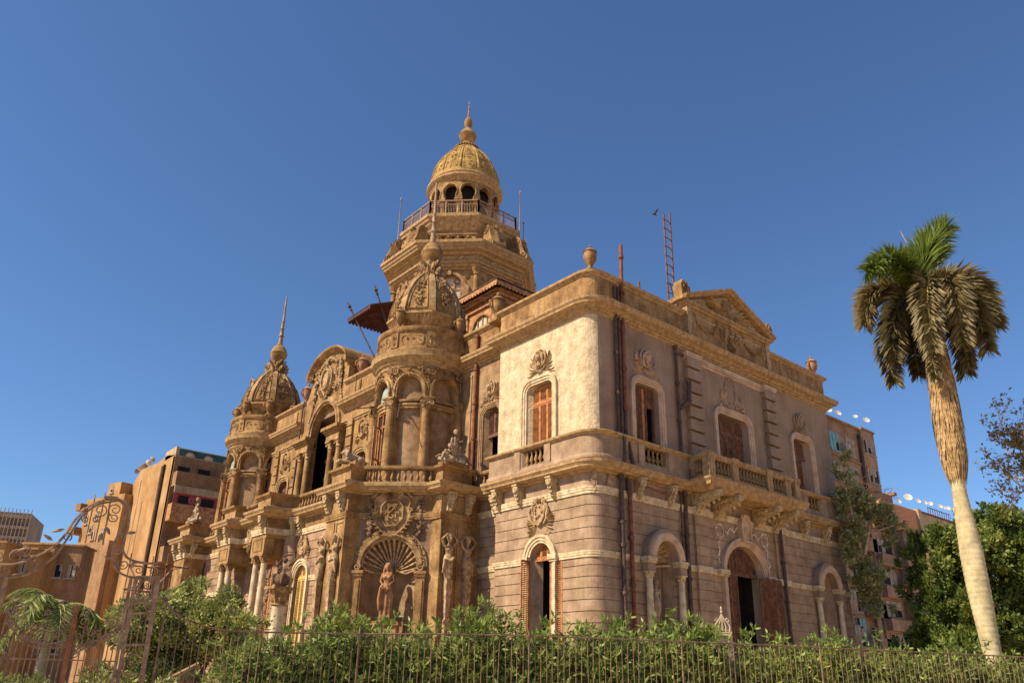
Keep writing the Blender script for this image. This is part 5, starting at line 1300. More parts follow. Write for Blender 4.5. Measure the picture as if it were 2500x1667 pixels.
# ------------------------------------------------------------------ central tower
CX, CY_ = 9.12, 22.45
def oct_path(R, rot=22.5): return circle_path(CX, CY_, R, 8, rot)
m = MB(); op = oct_path(4.9); fw = op.L / 8
holes = []
for k in range(8):
    c = fw * (k + .5)
    holes.append([(c - .95, 23.9), (c + .95, 23.9)] + [(c + .95 * cos(t), 27.0 + 1.0 * sin(t)) for t in [pi * i / 14 for i in range(15)]])
wall(m, op, 0, op.L, 15, 29.0, holes, d=0, t=.4)
TW = m.build("tower", M_OCHRE, PAL)
m = MB(); m.lathe([(4.2, 16), (4.2, 29)], 8, a0=radians(22.5), x=CX, y=CY_); m.build("tower_core", M_DARK, TW)
for k in range(8):
    az = 45 * k + 45; r = 4.9 * cos(pi / 8)
    F = frame(CX + (r - .25) * cos(radians(az)), CY_ + (r - .25) * sin(radians(az)), 23.9, az)
    w_ = MB(); w_.poly([(-.95, 0), (.95, 0)] + [(.95 * cos(t), 3.1 + 1.0 * sin(t)) for t in [pi * i / 14 for i in range(15)]], -.02, .0, F); W_ = w_.build("window", M_PANE, TW)
    w_ = MB()
    for x in (-.92, -.32, .32, .92): w_.box(x - .05, x + .05, 0, 3.1 + (1.0 if abs(x) < .5 else .1), .0, .08, F)
    for z in (.05, .8, 1.55, 2.3, 3.05, 3.5): w_.box(-.93 if z < 3.2 else -.8, .93 if z < 3.2 else .8, z - .04, z + .04, 0, .07, F)
    w_.rib([(.95, 0), (.95, 3.1)] + [(.95 * cos(t), 3.1 + 1.0 * sin(t)) for t in [pi * i / 14 for i in range(15)]] + [(-.95, 3.1), (-.95, 0)], [(0, 0), (0, .12), (.1, .12), (.1, 0)], M=F); w_.build("frame", M_WOODV, W_)
    F = frame(CX + r * cos(radians(az)), CY_ + r * sin(radians(az)), 23.9, az)
    s_ = MB(); s_.rib([(.98, 0), (.98, 3.1)] + [(.98 * cos(t), 3.1 + 1.0 * sin(t)) for t in [pi * i / 14 for i in range(15)]] + [(-.98, 3.1), (-.98, 0)], [(0, 0), (0, .1), (-.1, .12), (-.22, .12), (-.24, 0)], M=F)
    s_.box(-.12, .12, 4.0, 4.35, 0, .2, F)
    for sg in (-1, 1): rosette(s_, sg * 1.25, 3.9, .2, F, 8)
    s_.build("archivolt", M_TRIM, TW, 40)
    b = radians(az + 22.5); x, y = CX + 4.95 * cos(b), CY_ + 4.95 * sin(b)
    c_ = MB(); c_.lathe([(.3, 23), (.3, 23.3), (.22, 23.4), (.19, 27.9), (.28, 27.95), (.2, 28.05), (.34, 28.3), (.4, 28.45)], 14, x=x, y=y); c_.build("column", M_OCHRE, TW, 40)
m = MB(); sweep(m, op, [(-.1, 28.35), (.08, 28.38), (.1, 28.5), (.25, 28.55), (.28, 28.68), (.42, 28.72), (.44, 28.85), (.2, 28.9), (-.1, 28.9)])
sweep(m, op, [(-.1, 28.88), (.22, 28.88), (.3, 29.3), (.5, 29.36), (.55, 29.5), (.85, 29.58), (.9, 29.72), (.98, 29.78), (1.02, 29.92), (1.12, 30.0), (1.14, 30.2), (.2, 30.35), (-.1, 30.35)])
m.build("tower_cornice", M_CORN, TW)
m = MB()
for k in range(8):
    az = 45 * k + 45; r = 4.9 * cos(pi / 8) + .26; F = frame(CX + r * cos(radians(az)), CY_ + r * sin(radians(az)), 29.1, az)
    for j in range(-8, 9): leaf(m, j * .22, -.05 if j % 2 else .08, 30 + 120 * (j % 2), .26, .14, .07, F); m.ell((j * .22, 0, .02), (.07, .07, .06), F, 6, 4)
m.build("tower_frieze_relief", M_RELIEF, TW, 50)
# attic storey with little square lights, scroll buttresses at the angles
ap_ = oct_path(4.25); fw2 = ap_.L / 8; holes = []
for k in range(8):
    for j in (-1, 0, 1): c = fw2 * (k + .5) + j * .72; holes.append(rect(c - .17, c + .17, 31.05, 31.5))
m = MB(); wall(m, ap_, 0, ap_.L, 30.2, 32.1, holes, d=0, t=.35); sweep(m, ap_, [(0, 30.3), (.35, 30.3), (.3, 30.6), (.1, 30.75), (0, 30.8)]); m.build("attic_wall", M_OCHRE, TW)
m = MB(); m.lathe([(3.8, 30.3), (3.8, 32)], 8, a0=radians(22.5), x=CX, y=CY_); m.build("tower_core", M_DARK, TW)
m = MB()
for k in range(8):
    az = 45 * k + 45; r = 4.25 * cos(pi / 8); F = frame(CX + r * cos(radians(az)), CY_ + r * sin(radians(az)), 31.28, az)
    for j in (-1.5, -.5, .5, 1.5):
        spray(m, j * .72, -.22, 90, 90, 4, .42, .13, .12, F); m.ell((j * .72, .1, .06), (.1, .12, .1), F, 7, 5); spray(m, j * .72, .25, -90, 110, 4, .35, .12, .1, F)
    m.box(-1.6, 1.6, .32, .38, 0, .08, F); m.box(-1.6, 1.6, -.38, -.3, 0, .1, F)
m.build("attic_relief", M_TRIM, TW, 50)
for az in (157.5, 191, 262, 292.5, 337.5, 22.5, 67.5, 112.5):
    F = frame(CX, CY_, 30.25, az) @ T(0, 0, -.25 if az in (191, 262) else 0)
    b = MB()
    prof = [(5.95, 0), (5.95, .25), (5.75, .5), (5.55, .95), (5.45, 1.45), (5.3, 1.85), (5.0, 2.05), (4.75, 2.0), (4.6, 1.7), (4.3, 1.55), (3.9, 1.5), (3.9, 0)]
    n = len(prof); w_ = .55; vs = [(-w_, y, z) for z, y in prof] + [(w_, y, z) for z, y in prof]
    b.add(vs, [tuple(range(n)), tuple(range(2 * n - 1, n - 1, -1))] + [(i, (i + 1) % n, (i + 1) % n + n, i + n) for i in range(n)], F)
    for sg in (-1, 1):
        for (cz, cy, r, t0) in ((5.0, 1.62, .4, 1.6), (5.6, .35, .25, 4.0)):
            b.tube([(sg * (w_ + .02), cy + r * (1 - .85 * t / 18) * sin(t0 + t * .55), cz + r * (1 - .85 * t / 18) * cos(t0 + t * .55)) for t in range(19)], .05, 5, F)
    FF = F @ T(0, 0, 5.5)
    for j in range(5): leaf(b, 0, .45 + .3 * j, -90, .5, .5, .1, F, 5.85 - .1 * j)
    rosette(b, 0, 1.65, .28, F, 8, 5.4, .12)
    b.build("scroll_buttress", M_OCHRE, TW, 40)
# corbelled gallery floor and iron railing
m = MB(); sweep(m, ap_, [(-.3, 31.95), (.05, 31.95), (.1, 32.1), (.3, 32.35), (.34, 32.55), (.45, 32.6), (.5, 32.75), (.6, 32.85), (.62, 33.08), (-.3, 33.12)]); m.build("gallery_floor", M_CORN, TW)
m = MB(); m.lathe([(4.0, 32.9), (4.0, 33.1)], 8, a0=radians(22.5), x=CX, y=CY_); m.build("gallery_deck", M_ROOF, TW)
rp = oct_path(4.62); rl = MB()
sweep(rl, rp, [(-.04, 33.2), (.04, 33.2), (.04, 33.26), (-.04, 33.26)]); sweep(rl, rp, [(-.05, 34.25), (.05, 34.25), (.05, 34.33), (-.05, 34.33)]); sweep(rl, rp, [(-.02, 33.95), (.02, 33.95), (.02, 33.99), (-.02, 33.99)])
for k in range(8):
    for j in range(4):
        s = rp.L / 8 * (k + j / 3.0)
        if j < 3 or True:
            x, y = rp.at(min(max(s, 0), rp.L - 1e-6)); rl.box(x - .05, x + .05, y - .05, y + .05, 33.1, 34.3)
    for j in range(30):
        s = rp.L / 8 * (k + (j + .5) / 30.0); x, y = rp.at(s); rl.box(x - .014, x + .014, y - .014, y + .014, 33.2, 33.97)
        if j % 2 == 0:
            x2, y2 = rp.at(min(s + rp.L / 240, rp.L - 1e-6)); rl.tube([(x, y, 33.97), ((x + x2) / 2, (y + y2) / 2, 34.15), (x2, y2, 33.97)], .02, 4)
rl.build("gallery_railing", M_IRON, TW)
for az, zt in ((157.5, 36.3), (292.5, 36.6), (112.5, 36.3), (337.5, 36.3)):
    x, y = CX + 5.0 * cos(radians(az)), CY_ + 5.0 * sin(radians(az)); p_ = MB(); p_.lathe([(.07, 31.2), (.05, 32), (.09, 32.05), (.045, 32.1), (.035, zt - .25), (.075, zt - .2), (.08, zt - .12), (.02, zt), (.01, zt + .1)], 8, x=x, y=y); p_.build("gallery_pole", M_IRON, TW, 40)
# open lantern with twelve horseshoe arches
kp = circle_path(CX, CY_, 2.72, 96, 0); holes = []; off = 225 - 15
for k in range(12):
    s = (((off + 30 * k) % 360) / 360) * kp.L
    hole = [(s - .4, 33.15), (s + .4, 33.15), (s + .4, 35.9)] + [(s + .57 * cos(t), 36.3 + .6 * sin(t)) for t in [radians(-38 + (256) * i / 18) for i in range(19)]] + [(s - .4, 35.9)]
    if min(p[0] for p in hole) < .01 or max(p[0] for p in hole) > kp.L - .01: continue
    holes.append(hole)
m = MB(); wall(m, kp, 0, kp.L, 35.42, 37.4, [[(h[2][0], 35.43)] + h[3:-1] + [(h[-1][0], 35.43)] for h in holes], d=0, t=.22)
LN = m.build("lantern", M_OCHRE, TW, 35)
m = MB()
for h in holes:
    s = (h[0][0] + h[1][0]) / 2; mp = lambda q, z, d: (*kp.at(min(max(q, 0), kp.L - 1e-5), d), z)
    pts = [(s + .57 * cos(t), 36.3 + .6 * sin(t)) for t in [radians(-38 + 256 * i / 18) for i in range(19)]]
    m.rib(pts, [(0, -.02), (0, .06), (-.04, .08), (-.09, .05), (-.1, 0)], mp=mp)
m.build("archivolt", M_TRIM, LN, 40)
for k in range(12):
    a = radians(225 + 30 * k); x, y = CX + 2.54 * cos(a), CY_ + 2.54 * sin(a)
    c = MB(); c.lathe([(.2, 33.1), (.2, 33.4), (.15, 33.5), (.13, 35.0), (.18, 35.05), (.15, 35.12), (.2, 35.2)], 12, x=x, y=y); F = frame(x, y, 35.2, 225 + 30 * k)
    c.add([(-.16, 0, -.16), (.16, 0, -.16), (.16, 0, .16), (-.16, 0, .16), (-.3, .22, -.3), (.3, .22, -.3), (.3, .22, .3), (-.3, .22, .3)], [(0, 1, 2, 3), (4, 7, 6, 5), (0, 4, 5, 1), (1, 5, 6, 2), (2, 6, 7, 3), (3, 7, 4, 0)], F); c.box(-.32, .32, .22, .34, -.32, .32, F); c.build("column", M_OCHRE, LN, 40)
m = MB(); m.lathe([(2.0, 33.1), (2.0, 37.3)], 24, x=CX, y=CY_); m.build("lantern_core", M_DARK, LN)
m = MB(); m.lathe([(2.6, 37.2), (2.75, 37.2), (2.8, 37.35), (2.92, 37.42), (3.0, 37.55), (3.05, 37.6), (3.05, 37.75), (2.85, 37.8), (2.82, 37.95), (2.88, 38.05), (2.82, 38.15), (2.6, 38.2)], 64, x=CX, y=CY_); m.build("lantern_cornice", M_CORN, LN, 35)
dp = [(2.78, 38.1), (2.76, 38.5), (2.64, 39.1), (2.42, 39.8), (2.12, 40.4), (1.72, 41.0), (1.3, 41.5), (1.0, 41.85), (.8, 42.05)]
m = MB(); m.lathe(dp, 64, x=CX, y=CY_); DM = m.build("dome", M_DOME, TW, 50)
def dome_pt(z, a, out):
    for (r0, z0), (r1, z1) in zip(dp, dp[1:]):
        if z0 <= z <= z1: r = r0 + (r1 - r0) * (z - z0) / (z1 - z0); sl = atan2(z1 - z0, r0 - r1); break
    return r, sl
m = MB()
for k in range(12):
    a = radians(225 + 30 * k)
    m.tube([(CX + (r + .02) * cos(a), CY_ + (r + .02) * sin(a), z) for r, z in dp[1:]], [.07, .07, .065, .06, .05, .04, .03, .02], 6)
    a2 = radians(240 + 30 * k); w_ = radians(10)
    l1 = [(CX + (r + .01) * cos(a2 - w_), CY_ + (r + .01) * sin(a2 - w_), z) for r, z in dp[1:-2]]; l2 = [(CX + (r + .01) * cos(a2 + w_), CY_ + (r + .01) * sin(a2 + w_), z) for r, z in dp[1:-2]]
    m.tube(l1 + l2[::-1] + [l1[0]], .022, 4)
m.build("dome_rib", M_DOME, DM, 40)
m = MB()
for k in range(12):
    for j in range(34):
        z = random.uniform(38.6, 41.2); a = radians(240 + 30 * k + random.uniform(-8, 8)); r, sl = dome_pt(z, a, 0)
        F = Matrix.Translation((CX + (r + .0) * cos(a), CY_ + (r + .0) * sin(a), z)) @ frame(0, 0, 0, a * 180 / pi) @ Matrix.Rotation(-(pi / 2 - sl), 4, 'X')
        if j % 2: scroll(m, 0, 0, random.uniform(.07, .15), 1.2, random.uniform(0, 360), 1, .028, F, .01, 10)
        else: leaf(m, 0, 0, random.uniform(0, 360), .22, .1, .05, F)
m.build("dome_relief", M_DOME, DM, 50)
m = MB(); m.lathe([(.7, 41.9), (.98, 41.95), (1.02, 42.08), (.9, 42.18), (.5, 42.3), (.44, 42.5), (.42, 42.75), (.48, 42.8), (.62, 43.1), (.72, 43.4), (.74, 43.44), (.7, 43.5), (.6, 43.75), (.42, 44.0), (.24, 44.15), (.2, 44.25), (.3, 44.45), (.35, 44.7), (.33, 44.95), (.22, 45.2), (.12, 45.35)], 24, x=CX, y=CY_)
for k in range(28): a = 2 * pi * k / 28; m.ell((CX + 1.0 * cos(a), CY_ + 1.0 * sin(a), 42.02), (.1, .1, .09), None, 5, 4)
FN = m.build("finial", M_OCHRE, TW, 40)
m = MB(); m.lathe([(.1, 45.3), (.13, 45.4), (.08, 45.45), (.12, 45.55), (.07, 45.62), (.1, 45.72), (.06, 45.8), (.05, 46.1), (.1, 46.15), (.11, 46.22), (.04, 46.3), (.035, 46.7), (.05, 46.75), (.015, 47.05)], 10, x=CX, y=CY_); m.build("finial_rod", M_IRON, FN, 40)
# timber verandahs on the roof
def verandah(x0, x1, y0, y1, fx, nm):
    m = MB(); m.box(x0 + .15, x1 - .15, y0 + .15, y1, 17, 24.2); V = m.build("verandah", M_DARK, PAL)
    def face(F, L, nb):
        w = MB(); bw = L / nb; hl = []
        pth = Path([(0, 0), (L, 0)])
        for i in range(nb):
            c = bw * (i + .5); hw_ = min(.92, bw * .34); hl.append([(c - hw_, 18.2), (c + hw_, 18.2)] + [(c + hw_ * cos(t), 21.9 + hw_ * .95 * sin(t)) for t in [pi * q / 12 for q in range(13)]])
        loops = rect(0, L, 17, 24.1); w.poly(loops, -.12, 0, F, holes=hl); w.build("verandah_wall", M_WOODV, V)
        p = MB(); g_ = MB()
        for i in range(nb):
            c = bw * (i + .5); hw_ = min(.92, bw * .34)
            g_.poly([(c - hw_, 18.2), (c + hw_, 18.2)] + [(c + hw_ * cos(t), 21.9 + hw_ * .95 * sin(t)) for t in [pi * q / 12 for q in range(13)]], -.11, -.1, F)
            for q in range(5): xx = c - hw_ + 2 * hw_ * q / 4; p.box(xx - .035, xx + .035, 18.2, 21.9 + hw_ * .95 * sqrt(max(0, 1 - ((xx - c) / hw_) ** 2)), -.1, -.03, F)
            for z in (18.25, 19.0, 21.2, 21.9): p.box(c - hw_, c + hw_, z - .03, z + .03, -.1, -.02, F)
            p.rib([(c + hw_, 18.2), (c + hw_, 21.9)] + [(c + hw_ * cos(t), 21.9 + hw_ * .95 * sin(t)) for t in [pi * q / 12 for q in range(13)]] + [(c - hw_, 21.9), (c - hw_, 18.2)], [(0, -.02), (0, .05), (-.1, .08), (-.14, 0)], M=F)
            for xx in (bw * i + .12, bw * (i + 1) - .12): p.box(xx - .1, xx + .1, 17, 23.2, 0, .1, F); p.box(xx - .14, xx + .14, 23.0, 23.2, 0, .16, F)
        p.box(-.1, L + .1, 23.2, 23.32, 0, .15, F); p.box(-.15, L + .15, 23.6, 23.8, 0, .25, F); p.box(-.2, L + .2, 23.802, 24.0, 0, .36, F)
        g_.build("window", M_PANE, V); p.build("frame", M_WOODV, V)
    face(frame(x0, y1, 0, 180), y1 - y0, 2 if not fx else 3); face(frame(x0, y0, 0, 270), x1 - x0, 3)
    r = MB(); z0 = 24.1
    e = .7; cxm = (x0 + x1) / 2
    r.add([(x0 - e, y0 - e, z0 + .25), (x1 + e, y0 - e, z0 + .25), (x1 + e, y1, z0 + .25), (x0 - e, y1, z0 + .25), (x0 + 2, y0 + 2.5, z0 + 1.1), (x1 - 2, y0 + 2.5, z0 + 1.1), (x1 - 2, y1, z0 + 1.1), (x0 + 2, y1, z0 + 1.1),
           (x0 - e, y0 - e, z0 + .12), (x1 + e, y0 - e, z0 + .12), (x1 + e, y1, z0 + .12), (x0 - e, y1, z0 + .12)],
          [(0, 1, 5, 4), (1, 2, 6, 5), (3, 0, 4, 7), (4, 5, 6, 7), (8, 11, 10, 9), (0, 8, 9, 1), (1, 9, 10, 2), (3, 11, 8, 0), (2, 3, 7, 6)])
    r.build("verandah_roof", M_WOODD, V)
    v = MB()
    def val(F, L):
        n = int(L / .28)
        for i in range(n): c = L * (i + .5) / n; v.poly([(c - .14, z0 + .2), (c - .14, z0 - .1), (c - .08, z0 - .2), (c, z0 - .24), (c + .08, z0 - .2), (c + .14, z0 - .1), (c + .14, z0 + .2)], -.03, 0, F)
    val(frame(x0 - e, y1, 0, 180), y1 - y0 + e); val(frame(x0 - e, y0 - e, 0, 270), x1 - x0 + 2 * e); v.build("valance", M_WOODV, V)
verandah(5.1, 13.2, 12.7, 19, False, "v")
# canopy on spear poles over the front terrace
def canopy():
    m = MB(); a = (-1.27, 19.64, 22.41); b = (4.5, 19.0, 22.2); c = (4.0, 16.0, 24.6); d = (-.85, 17.73, 22.85)
    th = Vector((0, 0, -.08)); P_ = [Vector(q) for q in (a, b, c, d)]
    m.add([tuple(p) for p in P_] + [tuple(p + th) for p in P_], [(0, 1, 2, 3), (4, 7, 6, 5), (0, 4, 5, 1), (0, 3, 7, 4), (3, 2, 6, 7)]); C_ = m.build("canopy", M_MAROON, PAL)
    v = MB(); A = Vector(a); B = Vector(b)
    n = 24
    for i in range(n):
        p = A.lerp(B, i / n); q = A.lerp(B, (i + 1) / n); mid = (p + q) / 2
        v.add([tuple(p), tuple(q), (q.x, q.y, q.z - .2), (mid.x + .08, mid.y, mid.z - .33), (mid.x - .08, mid.y, mid.z - .33), (p.x, p.y, p.z - .2)] + [(x.x, x.y + .03, x.z + dz) for x, dz in ((p, 0), (q, 0), (q, -.2), (mid, -.33), (mid, -.33), (p, -.2))], [(0, 1, 2, 3, 4, 5), (11, 10, 9, 8, 7, 6), (5, 4, 10, 11), (4, 3, 9, 10), (3, 2, 8, 9)])
    A = Vector(a); B = Vector(d); n = 12
    for i in range(n):
        p = A.lerp(B, i / n); q = A.lerp(B, (i + 1) / n); mid = (p + q) / 2
        v.add([tuple(p), tuple(q), (q.x, q.y, q.z - .2), (mid.x, mid.y, mid.z - .33), (p.x, p.y, p.z - .2)] + [(x.x + .03, x.y, x.z + dz) for x, dz in ((p, 0), (q, 0), (q, -.2), (mid, -.33), (p, -.2))], [(0, 1, 2, 3, 4), (9, 8, 7, 6, 5), (4, 3, 8, 9), (3, 2, 7, 8)])
    v.build("valance", M_MAROON, C_)
    for (p, q) in (((-1.3, 19.5, 23.1), (.6, 17.6, 18.2)), ((-.4, 18.0, 24.0), (1.4, 17.2, 19.0))):
        s = MB(); P1 = Vector(p); P2 = Vector(q); s.tube([tuple(P1), tuple(P2)], .05, 6); d_ = (P1 - P2).normalized()
        s.tube([tuple(P1 - d_ * .1), tuple(P1), tuple(P1 + d_ * .05), tuple(P1 + d_ * .45)], [.05, .09, .13, .01], 6); s.ell(tuple(P1 - d_ * .2), (.09, .09, .09)); s.build("spear_pole", M_PIPE, C_, 40)
canopy()

# ------------------------------------------------------------------ things standing on the palace
G_URN = "urns standing on the parapets"
urn(.42, .42, 18.45, 1.35, M_OCHRE, "ochre lidded urn on the near corner of the parapet, highest of the urns", G_URN, False)
urn(18.75, .3, 18.3, 1.4, M_TERRA, "terracotta urn with side handles at the far right end of the parapet", G_URN)
urn(.05, 6.4, 17.9, 1.7, M_OCHRE, "pale urn with a bird-like handle in front of the timber verandah wall", G_URN)
urn(-.7, 18.25, 18.2, 1.5, M_TERRA, "brown open urn on the parapet just right of the curved gable", G_URN)
urn(-.7, 25.4, 18.2, 1.6, M_TERRA, "brown urn with a broken handle on the parapet just left of the curved gable", G_URN)
def urn_at(cx, cy, az, label, h=1.4, r=2.25): urn(cx + r * cos(radians(az)), cy + r * sin(radians(az)), 18.35, h, M_OCHRE, label, G_URN, True)
urn_at(-.4, 11.95, 197, "ochre urn on the rim below the near turret dome, left of centre"); urn_at(-.4, 11.95, 286, "broken bowl urn on the rim of the near turret, right side", 1.2)
urn_at(-.5, 31.75, 150, "far left lidded urn on the rim of the distant turret"); urn_at(-.5, 31.75, 200, "second urn from the left on the distant turret rim"); urn_at(-.5, 31.75, 245, "third urn from the left on the distant turret rim, in front of the dome"); urn_at(-.5, 31.75, 290, "urn at the right end of the distant turret rim, beside the parapet")
# antenna mast: two rusty rails with rungs
AM = empty("ladder_mast", (9.2, 3.0, 17), "tall rusty ladder-like steel mast rising above the right roof", "mast")
def mast():
    for k, dx in enumerate((0, .55)):
        m = MB(); m.box(dx - .035, dx + .035, -.035, .035, 0, 9.5 + .35 * k); m.build("rail", M_RUST, AM)
    for i in range(14):
        m = MB(); z = 1.6 + .58 * i; m.tube([(-.15, -.1, z), (0, 0, z + .03), (.28, 0, z + .09), (.55, 0, z + .03), (.55, -.05, z)], .03, 5); m.build("rung", M_RUST, AM)
    m = MB(); m.tube([(.2, 0, 5.2), (.9, 0, 3.3)], .04, 5); m.build("brace", M_RUST, AM)
mast()
for x, y, h, r, lb in ((6.05, 2.4, 3.1, .12, "short rusty flue pipe at the foot of the ladder mast"), (7.9, .8, 3.5, .16, "rust red chimney pipe beside the left end of the pediment"), (3.9, .6, 2.3, .06, "thin bare rod on the parapet between corner urn and mast")):
    m = MB(); m.lathe([(r, 0), (r, h), (r * .8, h + .03)], 10); tag(m.build("flue_pipe", M_RUST, None, 40, (x, y, 17)), lb, "pipe")
# ------------------------------------------------------------------ statues
def draped_woman(mb, H=2.3, arms="front"):
    """facing local -y, feet at z=0"""
    k = H / 2.3
    folds_loft(mb, [(0, 0, -.02, .27, .25), (.08, 0, -.02, .25, .23), (.5, 0.02, 0, .22, .2), (.95, .03, .0, .24, .2), (1.2, .02, .0, .235, .19), (1.38, 0, 0, .2, .165)], Matrix.Scale(k, 4), 8, .16)
    mm = Matrix.Scale(k, 4)
    torso(mb, mm, 1.3, .58); head(mb, mm, (0, -.02, 2.12), .32, 1, 1.7)
    mb.tube([(-.2, -.06, 1.3), (0, -.16, 1.24), (.2, -.1, 1.32)], [.09, .1, .08], 8, mm)
    if arms == "front":
        for sg in (-1, 1):
            limb(mb, mm, [(sg * .2, 0, 1.84), (sg * .27, -.02, 1.55), (sg * .14, -.22, 1.4)], [.068, .055, .038]); hand(mb, mm, (sg * .13, -.23, 1.4), (-sg, -.35, .1), .15, sg)
        for i in range(26): mb.ell((random.uniform(-.2, .2), -.27 + random.uniform(-.05, .05), 1.3 + random.uniform(-.07, .1)), (.05, .05, .05), mm, 6, 4)
        mb.tube([(-.2, -.22, 1.28), (-.24, -.24, .8), (-.2, -.24, .35)], [.07, .08, .04], 7, mm)
    else:
        for sg in (-1, 1):
            limb(mb, mm, [(sg * .2, 0, 1.85), (sg * .4, -.05, 2.1), (sg * .18, -.02, 2.38)], [.07, .055, .04]); hand(mb, mm, (sg * .17, -.02, 2.38), (-sg, 0, .15), .14, sg)
pos = NF(3.86, .12) @ Vector((0, 0, -.1))
mb = MB(); draped_woman(mb, 2.5); mb.lathe([(.42, -.08), (.4, .02)], 16)
st = fused("statue", mb, M_STATUE, None, .028)
st.location = pos; st.rotation_euler = (0, 0, radians(-45)); tag(st, "terracotta statue of a draped woman holding flowers in the shell niche", "statue")
def small_statue(c, label, grp):
    mb = MB(); k = 1.0
    folds_loft(mb, [(.45, 0, 0, .13, .13), (.7, 0, 0, .19, .15), (.95, 0, 0, .2, .16), (1.15, 0, 0, .15, .12)], None, 7, .1)
    for sg, dx in ((-1, 0), (1, .02)): limb(mb, None, [(sg * .08, 0, .75), (sg * .07, -.02, .4), (sg * .06, .0, .08)], [.09, .065, .045]); mb.ell((sg * .06, -.07, .04), (.045, .1, .04), None, 8, 5)
    torso(mb, None, 1.02, .46); head(mb, None, (.02, -.02, 1.72), .26, 1, 0)
    limb(mb, None, [(-.17, 0, 1.46), (-.24, 0, 1.2), (-.12, -.13, 1.0)], [.055, .045, .03]); hand(mb, None, (-.11, -.14, .99), (.6, -.4, -.5), .12, 1)
    limb(mb, None, [(.17, 0, 1.46), (.22, .02, 1.2), (.18, -.03, .96)], [.055, .045, .03]); hand(mb, None, (.18, -.03, .95), (0, -.2, -1), .12, -1)
    o = fused("statue", mb, M_STATUE2, None, .024); o.location = (c, .25, 3.72); o.scale = (1, 1, .98); o.rotation_euler = (0, 0, radians(-12)); tag(o, label, "statue", grp)
    m = MB(); m.box(c - .28, c + .28, .0, .55, 3.3, 3.55); m.box(c - .22, c + .22, .05, .5, 3.55, 3.7); m.build("statue_pedestal", M_CREAM, PAL)
small_statue(NI1 - .1, "small grey statue of a robed youth in the nearer niche of the side wall", "statues in the side wall niches")
small_statue(NI2 - .3, "small brown statue of a robed youth in the farther niche of the side wall", "statues in the side wall niches")
def caryatid(M, flip=1, kind=0):
    """herm figure grown out of a tapering scroll pedestal; part of the palace wall. local: x right, y up, z outward"""
    mb = MB(); W = M @ Matrix(((1, 0, 0, 0), (0, 0, 1, 0), (0, -1, 0, 0), (0, 0, 0, 1)))   # figure space: z up, -y outward
    torso(mb, W, 2.3, .62); head(mb, W, (0, -.05, 3.22), .34, 1, 0)
    folds_loft(mb, [(1.0, 0, 0, .1, .12), (1.4, 0, -.02, .15, .15), (1.9, 0, -.03, .23, .19), (2.3, 0, 0, .25, .2), (2.5, 0, 0, .2, .16)], W, 7, .1)
    mb.tube([(flip * .24, -.15, 2.45), (0, -.22, 2.2), (-flip * .26, -.12, 2.3), (-flip * .3, -.05, 1.7)], [.07, .08, .07, .04], 7, W)
    if kind == 0:
        for sg in (-1, 1): limb(mb, W, [(sg * .22, 0, 2.88), (sg * .42, -.06, 3.15), (sg * .14, -.1, 3.42)], [.075, .06, .045]); hand(mb, W, (sg * .13, -.1, 3.42), (-sg, 0, .2), .15, sg)
    else:
        limb(mb, W, [(flip * .22, 0, 2.88), (flip * .42, -.04, 2.6), (flip * .3, -.22, 2.85)], [.075, .06, .045]); hand(mb, W, (flip * .29, -.23, 2.86), (-flip, -.2, .5), .15, flip)
        limb(mb, W, [(-flip * .22, 0, 2.88), (-flip * .35, -.05, 3.2), (-flip * .1, -.1, 3.4)], [.075, .06, .045]); hand(mb, W, (-flip * .1, -.1, 3.4), (flip, 0, .2), .15, -flip)
    o = fused("caryatid", mb, M_RELIEF, PAL, .032)
    p = MB(); p.add([(-.09, .0, .0), (.09, 0, 0), (.16, 1.75, .0), (-.16, 1.75, 0), (-.09, 0, .2), (.09, 0, .2), (.16, 1.75, .3), (-.16, 1.75, .3)], [(0, 1, 2, 3), (4, 7, 6, 5), (0, 4, 5, 1), (1, 5, 6, 2), (2, 6, 7, 3), (3, 7, 4, 0)], M @ T(0, -.3, -.1))
    for sg in (-1, 1): scroll(p, sg * .12, -.28, .11, 1.5, 90, sg, .05, M, .12)
    p.box(-.15, .15, -1.1, -.35, -.05, .17, M); p.box(-.2, .2, -1.2, -1.1, -.05, .24, M); p.box(-.26, .26, -1.4, -1.2, -.05, .3, M); p.box(-.34, .34, -2.4, -1.4, -.05, .38, M)
    p.build("herm_pedestal", M_RELIEF, o, 40)
caryatid(frame(-4.97, 12.38, 4.15, 180), 1, 0); caryatid(frame(-4.97, 11.15, 4.15, 180), -1, 1)
caryatid(frame(-1.42, 7.48, 4.15, 270), 1, 0); caryatid(frame(-.4, 7.48, 4.15, 270), -1, 0)
